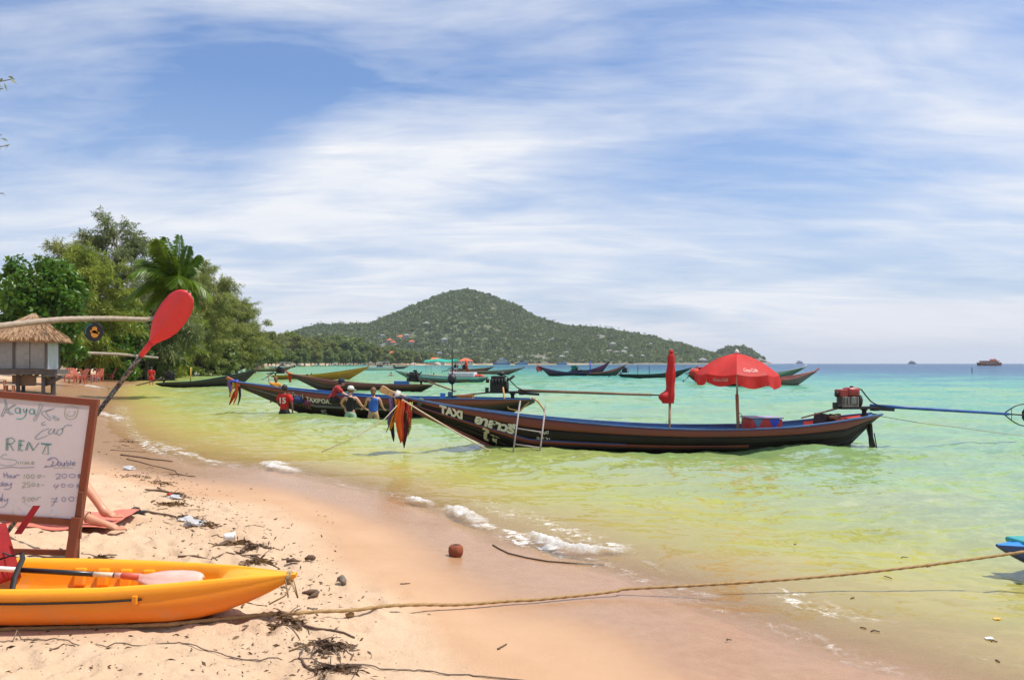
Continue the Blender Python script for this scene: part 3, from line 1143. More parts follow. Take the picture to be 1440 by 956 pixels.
for k, (px, py, d, pi) in enumerate(_bd):
    x = (px - 720) / F * d
    top = (HORIZON - py) / F * d + H
    gzz = 1.2
    hh = [15, 13, 17, 11, 13][pi]
    sc = max((top - gzz) / hh, 0.35)
    root = empty('shore_tree', (x, d, gzz - 0.3), rng.uniform(0, 6.28), _rank[k], 'tree', 'trees along the far shore')
    w = min(max(sc, 0.75), 1.3) if d < 600 else max(sc, 1.0)
    root.scale = (w, w, sc)
    link('crown', protos[pi][0], None, root)
    link('trunk', protos[pi][1], None, root)

# ------------------------------------------------------------------ the trees on the left of the beach
def px_tree(name, px, top, d, **kw):
    x = (px - 720) / F * d
    hh = H + (HORIZON - top) / F * d - gz(x, d)
    return plant_tree(name, x, d, h=hh, **kw)


px_tree('sea_almond_tree', 66, 364, 52, seed=1, leafmat=BROAD, label='dark glossy broad-leaved tree right behind the thatched hut', rx=2.45, ry=2.6, crown0=0.14, n_cl=70, cr=0.62, per=330, ln=0.34, wd=0.11, style='broad', shape='spread', lean=(-0.4, 0), trunk_r=0.24)
px_tree('sea_almond_tree', -35, 385, 58, seed=2, leafmat=BROAD, label='dark broad-leaved tree cut by the left picture edge behind the hut', rx=3.4, ry=3.0, crown0=0.3, n_cl=55, cr=0.8, per=240, ln=0.34, wd=0.11, style='broad', shape='spread', trunk_r=0.22)
px_tree('casuarina_tree', 122, 338, 72, seed=3, leafmat=CASY, label='yellow-green feathery tree between the hut and the palm crown', rx=4.0, ry=3.2, crown0=0.10, n_cl=85, cr=0.98, per=170, ln=0.55, wd=0.050, trunk_r=0.2)
px_tree('casuarina_tree', 165, 290, 92, seed=4, leafmat=CASD, label='tallest grey-green tree with a thin open top behind the palm', rx=4.2, ry=3.8, crown0=0.18, n_cl=76, cr=1.15, per=170, ln=0.55, wd=0.050, trunk_r=0.3)
px_tree('casuarina_tree', 95, 328, 96, seed=14, leafmat=CAS, label='wispy olive tree showing above the yellow-green tree', rx=4.0, ry=3.5, crown0=0.25, n_cl=66, cr=1.03, per=170, ln=0.55, wd=0.050, trunk_r=0.22)
px_tree('casuarina_tree', 205, 395, 84, seed=5, leafmat=CASD, label='dark full tree directly behind the palm crown and red paddle', rx=4.6, ry=3.6, crown0=0.06, n_cl=80, cr=1.21, per=170, ln=0.55, wd=0.050, trunk_r=0.25)
px_tree('casuarina_tree', 270, 352, 112, seed=6, leafmat=CAS, label='tall olive tree just right of the red paddle blade', rx=4.8, ry=4.0, crown0=0.07, n_cl=90, cr=1.26, per=170, ln=0.55, wd=0.050, trunk_r=0.28)
px_tree('casuarina_tree', 300, 375, 124, seed=7, leafmat=CAS, label='olive tree second from the right end of the beach trees', rx=4.8, ry=4.0, crown0=0.05, n_cl=80, cr=1.32, per=170, ln=0.55, wd=0.050, trunk_r=0.26)
px_tree('casuarina_tree', 332, 408, 142, seed=8, leafmat=CAS, label='rounded olive tree at the right end of the beach trees', rx=4.8, ry=4.2, crown0=0.05, n_cl=76, cr=1.32, per=170, ln=0.55, wd=0.050, trunk_r=0.25)
px_tree('casuarina_tree', 240, 415, 98, seed=9, leafmat=CASY, label='low yellowish tree under the palm fronds right of the paddle', rx=3.6, ry=3.2, crown0=0.05, n_cl=57, cr=1.09, per=170, ln=0.55, wd=0.050, trunk_r=0.2)
px_tree('sea_almond_tree', 150, 425, 78, seed=10, leafmat=BROAD, label='dark green bushy tree below the leaning palm trunk', rx=3.2, ry=3.0, crown0=0.05, n_cl=60, cr=0.85, per=200, ln=0.4, wd=0.14, style='broad', shape='spread', trunk_r=0.2)
px_tree('casuarina_tree', 312, 448, 160, seed=12, leafmat=CASD, label='low grey-green tree behind the rounded olive tree', rx=5.5, ry=4.0, crown0=0.03, n_cl=57, cr=1.38, per=170, ln=0.55, wd=0.050, trunk_r=0.25)
px_tree('sea_almond_tree', 285, 465, 118, seed=13, leafmat=SHORET, label='dark low bush under the olive trees above the beach wall', rx=4.4, ry=3.0, crown0=0.02, n_cl=50, cr=0.95, per=120, ln=0.6, wd=0.2, style='broad', shape='spread', trunk_r=0.2)
px_tree('sea_almond_tree', 195, 462, 88, seed=15, leafmat=SHORET, label='dark low bush behind the blue flag and palm trunk', rx=4.2, ry=3.0, crown0=0.02, n_cl=50, cr=0.9, per=120, ln=0.55, wd=0.18, style='broad', shape='spread', trunk_r=0.2)

# tree beside the photographer: only the ends of its twigs hang into the picture
def edge_tree():
    x0, y0 = -12.6, 13.2
    root = empty('overhanging_tree', (x0, y0, gz(x0, y0)), 0, 'leafy twig ends of a tree hanging in at the upper left edge', 'tree')
    tb = MB()
    tb.tube([(0, 0, -0.4), (0.1, 0.1, 2.2), (0.3, 0, 4.0), (0.2, 0.1, 6.5)], [0.26, 0.2, 0.15, 0.05], 8)
    cs, ds = [], []
    rs = np.random.RandomState(3)
    z0 = gz(x0, y0)
    tips = []
    for (px, py, d) in [(15, 112, 12.5), (4, 125, 12.7), (12, 205, 12.4), (2, 190, 12.5), (5, 272, 12.6), (-14, 260, 12.6), (-25, 150, 12.6), (-45, 215, 12.5), (-60, 100, 13), (-90, 180, 13), (-60, 300, 13), (-120, 130, 13.4), (-150, 240, 13)]:
        p = at(px, py, d) - Vector((x0, y0, z0))
        tips.append(p)
    for p in tips:
        b = Vector((0.25, 0.05, max(2.6, p.z * 0.75)))
        m = b.lerp(p, 0.6) + Vector((0, 0, 0.35))
        path = [b, m, p]
        tb.tube(path, [0.05, 0.022, 0.006], 5, False)
        for k in range(60):
            t = rs.uniform(0.35, 1.0)
            q = (b.lerp(m, t / 0.6) if t < 0.6 else m.lerp(p, (t - 0.6) / 0.4))
            cs.append(np.array(q) + rs.randn(3) * 0.025)
            v = rs.randn(3) * 0.6 + np.array([0.3, 0, -0.5])
            ds.append(v / np.linalg.norm(v))
    link('crown', leaf_mesh('crown', np.array(cs), np.array(ds), 0.12, 0.024, rs, 0.15), CASD, root)
    tb.build('trunk', BARK, root, True)


edge_tree()

# ------------------------------------------------------------------ coconut palm leaning out over the beach
FROND = leaf_mat('palm_frond', (0.06, 0.12, 0.010), (0.13, 0.235, 0.016), (0.34, 0.35, 0.04), 0.45, 0.36)


def frond_mesh(path, ln_leaf, rs, sag=0.5):
    """rachis + leaflets along a curved path (list of Vectors)"""
    m = MB()
    m.tube(path, [0.045 * (1 - 0.8 * i / (len(path) - 1)) for i in range(len(path))], 5, False)
    n = 84
    for k in range(n):
        t = 0.10 + 0.90 * k / (n - 1)
        i = min(int(t * (len(path) - 1)), len(path) - 2)
        u = t * (len(path) - 1) - i
        p = path[i].lerp(path[i + 1], u)
        d = (path[i + 1] - path[i]).normalized()
        s = d.cross(Vector((0, 0, 1)))
        if s.length < 0.2:
            s = Vector((0, 1, 0))
        s.normalize()
        L = ln_leaf * (math.sin(math.pi * (0.12 + 0.80 * t)) ** 0.6) * rs.uniform(0.85, 1.12)
        for sg in (-1, 1):
            v = (s * sg * 0.75 + d * 0.65 + Vector((0, 0, -sag * rs.uniform(0.5, 1.3)))).normalized()
            e = p + v * L + Vector((-0.10, 0, -0.14)) * L
            q = p + v * L * 0.45
            w = d * 0.042
            m.add([p, q + w, e, q - w], [(0, 1, 2, 3)])
    return m


def make_palm():
    base = at(-205, 560, 30)
    bz = gz(base.x, base.y)
    root = empty('coconut_palm', (base.x, base.y, bz), 0, 'coconut palm whose trunk leans flat across the beach then turns up', 'palm tree')
    L = lambda p: p - root.location
    pts = [Vector((base.x, base.y, bz - 0.4)), at(-150, 500, 30.5), at(-90, 474, 31), at(-40, 464, 31.6), at(0, 458.5, 32.4), at(50, 452.5, 33.8), at(90, 449, 35), at(130, 448, 36.4), at(165, 448, 37.6), at(205, 449.5, 39),
           at(226, 446, 39.8), at(238, 436, 40.0), at(244, 420, 40.2), at(247, 398, 40.3)]
    fine = []
    for i in range(len(pts) - 1):
        for k in range(8):
            fine.append(pts[i].lerp(pts[i + 1], k / 8))
    fine.append(pts[-1])
    sm = fine
    for _ in range(3):
        sm = [sm[0]] + [(sm[i - 1] + sm[i] * 2 + sm[i + 1]) / 4 for i in range(1, len(sm) - 1)] + [sm[-1]]
    n = len(sm)
    rad = [0.145 - 0.045 * i / n + (0.10 if i < 5 else 0) for i in range(n)]
    m = MB()
    m.tube([L(p) for p in sm], rad, 10, True, lambda i, a: 1.0 + (0.07 if i % 2 == 0 else -0.03))
    m.build('trunk', mat('palm_trunk', (0.34, 0.265, 0.20), 0.9, 0.3, 4, 0.2, 16), root, True)
    top = pts[-1]
    rs = random.Random(8)
    spec = [((-8, -64), 0.1), ((12, -66), 0.0), ((-22, -56), 0), ((38, -40), 0.1), ((-40, -34), 0), ((-52, -18), 0.2), ((-50, 8), 0.3), ((-42, 34), 0.3), ((-26, 56), 0.2), ((56, 18), 0.3), ((40, 30), 0.2), ((24, -52), 0),
            ((-30, -30), 1.2), ((10, -40), 1.2), ((-20, 20), 1.4), ((28, 4), -1.2), ((-34, -10), -1.3), ((-4, -56), -0.9), ((-48, 22), -0.8), ((4, 48), -0.6)]
    for k, ((ex, ey), dy) in enumerate(spec):
        e = at(247 + (ex * 1.05 if ex < 0 else ex * 0.92) - 5, 398 + ey * 1.0, 40.3) + Vector((0, dy * 1.2, 0))
        up = 0.85 if ey > -20 else 0.35
        mid = top.lerp(e, 0.5) + Vector((0.10, 0, up))
        path = []
        for i in range(11):
            t = i / 10
            path.append(L(top * (1 - t) ** 2 + mid * 2 * t * (1 - t) + e * t * t))
        frond_mesh(path, 0.95, rs, 0.65).build('frond', FROND, root)
    cm = mat('coconut', (0.20, 0.22, 0.05), 0.5, 0.2)
    for (ox, oy, oz) in ((0.15, -0.2, -0.2), (-0.12, -0.22, -0.25), (0.22, 0.1, -0.3), (0.02, -0.1, -0.36)):
        MB().blob(L(top) + Vector((ox, oy, oz)), 0.14, 1, 2, 0.05, (0.9, 0.9, 1.15)).build('coconut', cm, root, True)


make_palm()

# a second bare leaning trunk further along
_m = MB()
_a, _b = at(112, 496, 66), at(222, 503, 74)
_pp = [at(70, 522, 62), at(90, 501, 64), _a, at(165, 498, 70), _b]
_r = empty('leaning_palm_trunk', (_pp[0].x, _pp[0].y, gz(_pp[0].x, _pp[0].y)), 0, 'pale bare trunk lying level above the sand behind the paddle shaft', 'tree trunk')
_m.tube([Vector((_pp[0].x, _pp[0].y, 0.2)) - _r.location] + [p - _r.location for p in _pp[1:]], [0.2, 0.16, 0.14, 0.13, 0.10], 8)
_m.build('trunk', PALEBARK, _r, True)

# round black sign hung from the palm
_p = at(132, 466.5, 36.3)
_s = empty('hanging_sign', (_p.x, _p.y, _p.z), 0, 'round black sign with an orange emblem hanging from the leaning palm', 'sign')
MB().lathe([(0.43, -0.025), (0.44, 0), (0.43, 0.025)], 28, (0, 0, 0), (0, 1, 0)).build('disc', mat('sign_black', (0.012, 0.012, 0.014), 0.5), _s)
_OR = mat('sign_orange', (0.75, 0.33, 0.03), 0.5)
MB().lathe([(0.115, 0), (0.115, 0.012)], 16, (0.05, -0.042, 0.12), (0, 1, 0)).lathe([(0.17, 0), (0.17, 0.010)], 16, (0.06, -0.042, -0.10), (0, 1, 0)).box((0.06, -0.037, -0.02), (0.42, 0.01, 0.1), (0, 0.25, 0)).build('emblem', _OR, _s)
MB().add([(0.34 * math.cos(a) * k, -0.032, 0.34 * math.sin(a) * k) for a in [R(100 + 12 * i) for i in range(9)] for k in (1, 1.14)], [(2 * i, 2 * i + 1, 2 * i + 3, 2 * i + 2) for i in range(8)]).build('ring_mark', mat('sign_teal', (0.02, 0.25, 0.28), 0.5), _s)
MB().tube([(0, 0, 0.42), (0, 0, 0.62)], 0.012, 5).build('cord', BARK, _s)

# ------------------------------------------------------------------ thatched hut on stilts
def make_hut():
    d = 37.5
    u = d / F
    g0 = at(45, 545, d)
    bz = gz(g0.x, g0.y)
    root = empty('beach_hut', (g0.x, g0.y, bz), R(19), 'grey boarded beach hut with a thatched roof on short stilts', 'hut')
    X = lambda px: (px - 45) * u
    Z = lambda py: H - (py - HORIZON) * u - bz
    wood = mat('weathered_wood', (0.115, 0.10, 0.09), 0.85, 0.3, 5, 0.15, 30, stretch=(1, 1, 0.3))
    z0, z1 = Z(520), Z(471)
    x0, x1 = X(-32), X(63)
    dep = 2.6
    # shell: corner posts and panels of foggy plastic sheet
    panel = mat('foggy_sheet', (0.30, 0.285, 0.25), 0.28, 0.35, 1.1, 0.08, 2.0, spec=0.6)
    for k, (a, b) in enumerate(((-32, 0), (1, 22), (24, 42), (43, 62))):
        MB().box(((X(a) + X(b)) / 2, 0, (z0 + z1) / 2), (X(b) - X(a), 0.03, z1 - z0 - 0.12)).build('wall_panel', panel, root)
    for k in range(5):
        ys = 0.15 + k * (dep - 0.2) / 5
        MB().box((x1 + 0.02, ys + 0.2, (z0 + z1) / 2), (0.03, (dep - 0.2) / 5 - 0.03, z1 - z0 - 0.05)).build('side_board', mat('white_side_sheet', (0.60, 0.62, 0.63), 0.5, 0.15, 2), root)
    MB().box(((x0 + x1) / 2, dep, (z0 + z1) / 2), (x1 - x0, 0.04, z1 - z0)).build('rear_wall', wood, root)
    for px in (-32, 0.5, 23, 62.5):
        MB().box((X(px), -0.03, (z0 + z1) / 2), (0.10, 0.10, z1 - z0 + 0.2)).build('post', wood, root)
    MB().box((x1 + 0.03, dep, (z0 + z1) / 2), (0.1, 0.1, z1 - z0 + 0.2)).build('post', wood, root)
    # platform
    MB().box(((x0 + x1) / 2 + 0.15, dep / 2 - 0.3, Z(523)), (x1 - x0 + 0.6, dep + 0.9, 0.22)).build('floor_beam', wood, root)
    for k in range(7):
        MB().box(((x0 + x1) / 2 + 0.18, -0.75 - 0 + k * 0.105, Z(519.5)), (x1 - x0 + 0.7, 0.095, 0.03)).build('deck_board', wood, root)
    for (px, yy) in ((-30, 0), (5, -0.5), (28, 0.0), (62, -0.5), (70, 0.4), (58, 2.2), (-30, 2.2), (20, 2.2)):
        x, y = X(px), yy
        b = gz(g0.x + x, g0.y + y) - bz - 0.25
        MB().box((x, y, (Z(525) + b) / 2), (0.14, 0.14, Z(525) - b)).build('stilt', wood, root)
    MB().bar((X(64), -0.3, Z(541)), (X(88), -0.9, Z(529)), 0.09, 0.12).build('ramp_beam', wood, root)
    MB().box((X(76), -0.5, Z(528)), (0.85, 0.6, 0.06)).build('step_board', wood, root)
    MB().box((X(33), 0.4, Z(535)), (0.9, 0.5, 0.5)).build('storage_crate', mat('old_crate', (0.30, 0.22, 0.15), 0.8), root)
    # roof
    cx, cy = X(40), dep / 2
    za, ze = Z(439), Z(475)
    ax, ay = X(86) - cx, dep / 2 + 0.6
    bx = cx - X(-48)
    m = MB()
    nseg = 40
    rings = []
    rs = random.Random(3)
    for t, q in ((0.0, 0.04), (0.25, 0.27), (0.5, 0.52), (0.75, 0.77), (1.0, 1.0)):
        row = []
        for k in range(nseg + 1):
            a = 2 * math.pi * (k % nseg) / nseg
            ca, sa = math.cos(a), math.sin(a)
            e = 1 / max(abs(ca) ** 3 + abs(sa) ** 3, 1e-6) ** (1 / 3)
            px_ = (ax if ca > 0 else bx) * q * ca * e * 0.9
            py_ = ay * q * sa * e * 0.9
            zz = za + (ze - za) * (t ** 0.93) + rs.uniform(-0.03, 0.03)
            row.append((cx + px_, cy + py_, zz))
        row[-1] = row[0]
        rings.append(row)
    m.strip(rings)
    low = [(cx + (p[0] - cx) * 0.95, cy + (p[1] - cy) * 0.95, p[2] - 0.22) for p in rings[-1]]
    m.strip([rings[-1], low])
    roof = m.build('roof', mat('thatch', (0.36, 0.235, 0.145), 0.95, 0.3, 8, 0.4, 45, stretch=(1, 1, 0.35)), root, True)
    rs2 = np.random.RandomState(5)
    cs, ds, ls = [], [], []
    for k in range(3600):
        a = rs2.rand() * 6.283
        q = math.sqrt(rs2.rand()) * 0.99 + 0.02
        ca, sa = math.cos(a), math.sin(a)
        e = 1 / max(abs(ca) ** 3 + abs(sa) ** 3, 1e-6) ** (1 / 3)
        t = q
        p = np.array([cx + (ax if ca > 0 else bx) * q * ca * e * 0.9, cy + ay * q * sa * e * 0.9, za + (ze - za) * (t ** 0.93) + 0.05])
        dd = np.array([ca * ax, sa * ay, (ze - za)]) + rs2.randn(3) * 0.12
        dd[2] -= 0.15 if q < 0.9 else 0.5
        cs.append(p)
        ds.append(dd / np.linalg.norm(dd))
    th = link('straw', leaf_mesh('straw', np.array(cs), np.array(ds), 0.34, 0.028, rs2), leaf_mat('straw', (0.20, 0.115, 0.06), (0.42, 0.26, 0.15), (0.56, 0.38, 0.23), 0.1, 0.9), roof)
    th['kind'] = 'stuff'
    return root


make_hut()
_STW = mat('stool_wood', (0.33, 0.13, 0.06), 0.7, 0.2, 5)
for (_px, _py, _h, _lb) in ((14, 545, 0.42, 'low reddish wooden stool before the hut, right of the pair'), (2, 544, 0.62, 'taller reddish wooden stool at the left edge before the hut')):
    _p = at(_px, _py, 35.2)
    _z = gz(_p.x, _p.y)
    _s = empty('wooden_stool', (_p.x, _p.y, _z), 0.3, _lb, 'stool')
    MB().box((0, 0, _h), (0.34, 0.34, 0.05)).build('seat', mat('stool_top', (0.5, 0.40, 0.30), 0.7), _s)
    for _x in (-0.13, 0.13):
        for _y in (-0.13, 0.13):
            MB().bar((_x * 1.15, _y * 1.15, -0.05), (_x, _y, _h - 0.02), 0.05, 0.05).build('leg', _STW, _s)

# ------------------------------------------------------------------ retaining wall, steps, chairs and flags along the beach
def beach_wall():
    CON = mat('beach_wall_stone', (0.30, 0.24, 0.19), 0.9, 0.3, 0.8, 0.3, 4)
    line = [(-60, 92), (-66, 112), (-75, 140), (-88, 172), (-103, 212)]
    root = empty('beach_wall', (line[0][0], line[0][1], 0.4), 0, 'low grey-brown stone wall along the back of the beach', 'wall')
    rs = random.Random(2)
    for i in range(len(line) - 1):
        a, b = Vector((*line[i], 0)), Vector((*line[i + 1], 0))
        n = int((b - a).length / 2.4)
        for k in range(n):
            p, q = a.lerp(b, k / n), a.lerp(b, (k + 0.985) / n)
            hh = 1.75 + rs.uniform(-0.16, 0.16)
            o = Vector((rs.uniform(-0.06, 0.06), rs.uniform(-0.06, 0.06), 0))
            MB().bar(p + o + Vector((0, 0, hh / 2 - 0.6)) - root.location + Vector((0, 0, 0.4)), q + o + Vector((0, 0, hh / 2 - 0.6)) - root.location + Vector((0, 0, 0.4)), 0.5, hh + 0.4).build('wall_block', CON, root)


beach_wall()
_p = at(226, 519, 104)
_st = empty('sand_steps', (_p.x, _p.y, 0.35), 0.5, 'pale sandstone steps leading down from the beach wall', 'steps')
for _k in range(6):
    MB().box((0, 0.45 * _k, 0.12 + 0.22 * _k), (4.6, 0.5, 0.24 + 0.06 * _k)).build('tread', mat('sandstone', (0.52, 0.38, 0.26), 0.9, 0.2, 1.5), _st)

_RW = mat('orange_red_paint', (0.40, 0.10, 0.05), 0.6, 0.15)


def beach_chair(px, py, d, label, rz):
    p = at(px, py, d)
    r = empty('beach_chair', (p.x, p.y, gz(p.x, p.y)), rz, label, 'chair', 'orange-red chairs on the sand')
    for k in range(4):
        MB().box((-0.24 + 0.16 * k, 0, 0.36), (0.13, 0.95, 0.035)).build('seat_slat', _RW, r)
        MB().box((-0.24 + 0.16 * k, 0.62, 0.72), (0.13, 0.035, 0.85), (R(-25), 0, 0)).build('back_slat', _RW, r)
    for x in (-0.34, 0.34):
        for y in (-0.4, 0.4):
            MB().box((x, y, 0.22), (0.06, 0.06, 0.62)).build('leg', _RW, r)
        MB().box((x, 0, 0.56), (0.1, 1.0, 0.035)).build('armrest', _RW, r)


for _k, (_px, _py, _d, _rz) in enumerate([(98, 523, 62, 0.5), (108, 525, 60, -0.6), (118, 523, 63, 1.6), (127, 522, 66, 2.4), (137, 521, 68, 0.2), (150, 520, 74, -0.9), (170, 520, 78, 1.1)]):
    beach_chair(_px, _py, _d, ['orange-red slatted chair nearest the hut on the sand', 'orange-red slatted chair second from the hut', 'third orange-red chair from the hut, turned sideways', 'fourth orange-red chair from the hut, facing away',
                               'fifth orange-red chair from the hut', 'sixth orange-red chair, set apart near the trunk', 'last orange-red chair toward the paddle shaft'][_k], _rz)

_BL = mat('blue_cloth', (0.03, 0.10, 0.42), 0.7, trans=0.2)
for (_px, _py, _d, _h, _lb) in ((153, 522, 80, 2.6, 'tall blue banner standing by the level pale trunk'), (223, 518, 108, 3.0, 'blue banner at the top of the sandstone steps')):
    _p = at(_px, _py, _d)
    _z = gz(_p.x, _p.y)
    _r = empty('beach_banner', (_p.x, _p.y, _z), 0.2, _lb, 'banner')
    MB().tube([(0, 0, -0.3), (0, 0, _h)], 0.03, 6).build('pole', PALEBARK, _r)
    MB().strip([[(0.04 + 0.10 * math.sin(z * 5), 0.05 * math.sin(z * 4), _h - 0.05 - z * (_h - 0.8)), (0.75 + 0.08 * math.sin(z * 7 + 1), 0.12 * math.sin(z * 6), _h - 0.1 - z * (_h - 0.8))] for z in [i / 8 for i in range(9)]]).build('cloth', _BL, _r, True)

# terracotta hall and shore buildings
_TR = []
for _k, (_px, _py, _w) in enumerate(((520, 499, 19), (533, 501, 17), (546, 503, 17), (558, 505, 15))):
    house(_px, _py, _w, 745, ['leftmost bay of the long terracotta-roofed hall', 'second bay of the long terracotta-roofed hall', 'third bay of the long terracotta-roofed hall', 'rightmost bay of the long terracotta-roofed hall'][_k], WALLT, ROOFR, 1, False, 'terracotta hall by the bay')
house(612, 511, 26, 860, 'wide orange-roofed pavilion by the water behind the green awning', WALLW, ROOFR)
house(655, 511, 20, 980, 'orange-roofed waterside house right of the pavilion', WALLW, ROOFR)
house(366, 512, 10, 300, 'small red-roofed kiosk at the foot of the bay trees', WALLT, ROOFR)

# ------------------------------------------------------------------ longtail boats
class Hull:
    """local frame: x from bow tip (0) to stern (L), y across, z up from the waterline"""
    def __init__(self, L, B, sheer, stem=0.21, stern=0.045, draft=0.26, tipdrop=0.10, sterndrop=0.12):
        self.L, self.B = L, B
        self.tx = np.array([p[0] for p in sheer])
        self.tz = np.array([p[1] for p in sheer])
        self.stem, self.stern, self.draft = stem, stern, draft
        self.tipdrop, self.sterndrop = tipdrop, sterndrop
        self.bx = np.array([0, .02, .06, .12, .2, .3, .42, .55, .68, .8, .9, .96, 1.0])
        self.by = np.array([.05, .075, .14, .27, .48, .74, .94, 1.0, .98, .88, .68, .50, .34])

    def zs(self, t):
        # gentle smoothing of the sheer polyline
        return float(sum(np.interp(np.clip(t + o, 0, 1), self.tx, self.tz) for o in (-0.03, -0.015, 0, 0.015, 0.03)) / 5) if 0.03 < t < 0.97 else float(np.interp(t, self.tx, self.tz))

    def b(self, t):
        return float(np.interp(t, self.bx, self.by)) * self.B / 2

    def zk(self, t):
        z0 = self.zs(0) - self.tipdrop
        z1 = self.zs(1) - self.sterndrop
        a = z0 + (0 - z0) * (t / self.stem)
        c = z1 + (0 - z1) * ((1 - t) / self.stern)
        return max(a, c, -self.draft)

    def pt(self, t, v, side, off=0.0):
        b = self.b(t)
        zs, zk = self.zs(t), self.zk(t)
        pw = 1.25 + 1.1 * math.sin(math.pi * min(max(t, 0), 1)) ** 0.8
        y = b * (1 - v ** pw)
        z = zs + (zk - zs) * v
        return Vector((t * self.L, side * (y + off * (1 - 0.5 * v)), z - off * 0.4 * v))

    def band(self, v0, v1, t0, t1, side, off, thick, n=44, nv=4):
        """a plank / strake: closed strip proud of the hull"""
        out = []
        for i in range(n + 1):
            t = t0 + (t1 - t0) * i / n
            row = [self.pt(t, v0, side, off - thick)]
            for k in range(nv):
                v = v0 + (v1 - v0) * k / (nv - 1)
                row.append(self.pt(t, v, side, off))
            row.append(self.pt(t, v1, side, off - thick))
            out.append(row)
        return MB().strip(out)


def vmat(name, bands, rough=0.45, dirt=0.5):
    return None


def far_hull_parts(h, root, cols, simple, wood_dirt=0.4):
    """hull with interior, strakes and gunwale; cols = dict(hull, top, strake, rail, inside)"""
    ts = [0, .004, .02, .04, .07, .1, .14, .18, .22, .27, .33, .4, .48, .56, .64, .72, .8, .86, .9, .93, .95, .965, .98, .99, 1.0]
    vs = [0, .12, .25, .4, .55, .7, .85, 1.0]
    m = MB()
    for side in (-1, 1):
        m.strip([[h.pt(t, v, side) for v in vs] for t in ts])
    # transom
    m.add([h.pt(1, v, -1) for v in vs] + [h.pt(1, v, 1) for v in reversed(vs)], [tuple(range(2 * len(vs)))])
    hull = m.build('hull', cols['hull'], root, True)
    # inside skin and floor
    m = MB()
    fl = max(0.07, min(h.tz) - 0.42)
    for side in (-1, 1):
        rows = []
        for t in ts:
            zs = h.zs(t) - 0.01
            b = max(h.b(t) - 0.045, 0.004)
            row = []
            for k in range(5):
                z = zs + (fl - zs) * k / 4
                v = (h.zs(t) - z) / max(h.zs(t) - h.zk(t), 1e-3)
                if v > 0.9:
                    v = 0.9
                    z = h.zs(t) + (h.zk(t) - h.zs(t)) * v
                p = h.pt(t, v, side)
                row.append(Vector((p.x, side * max(abs(p.y) - 0.04, 0.002), max(z, fl if h.zk(t) < fl else z))))
            rows.append(row)
        m.strip(rows)
    m.build('inner_skin', cols['inside'], root, True)
    m = MB()
    rows = []
    for t in ts[4:-2]:
        z = max(fl, h.zk(t) + 0.09)
        v = min((h.zs(t) - z) / max(h.zs(t) - h.zk(t), 1e-3), 0.93)
        y = max(abs(h.pt(t, v, 1).y) - 0.01, 0.01)
        rows.append([(t * h.L, -y, z), (t * h.L, 0, z), (t * h.L, y, z)])
    m.strip(rows)
    m.build('floor', cols.get('floor', cols['inside']), root)
    # rails
    for side in (-1, 1):
        m = MB()
        rows = []
        for i in range(61):
            t = i / 60
            p = h.pt(t, 0, side)
            o, n_ = side * 0.022, side * 0.055
            iy = p.y - n_ if abs(p.y) > 0.06 else side * 0.005
            rows.append([Vector((p.x, p.y + o, p.z - 0.008)), Vector((p.x, p.y + o, p.z + 0.020)), Vector((p.x, iy, p.z + 0.020)), Vector((p.x, iy, p.z - 0.03)), Vector((p.x, p.y + o, p.z - 0.008))])
        m.strip(rows)
        m.build('gunwale', cols['rail'], root)
        if simple:
            h.band(0.015, 0.26, 0.01, 0.985, side, 0.012, 0.02, 36, 3).build('top_plank', cols['top'], root, True)
            h.band(0.42, 0.50, 0.06, 0.8, side, 0.016, 0.02, 30, 3).build('strake', cols['strake'], root, True)
    return hull


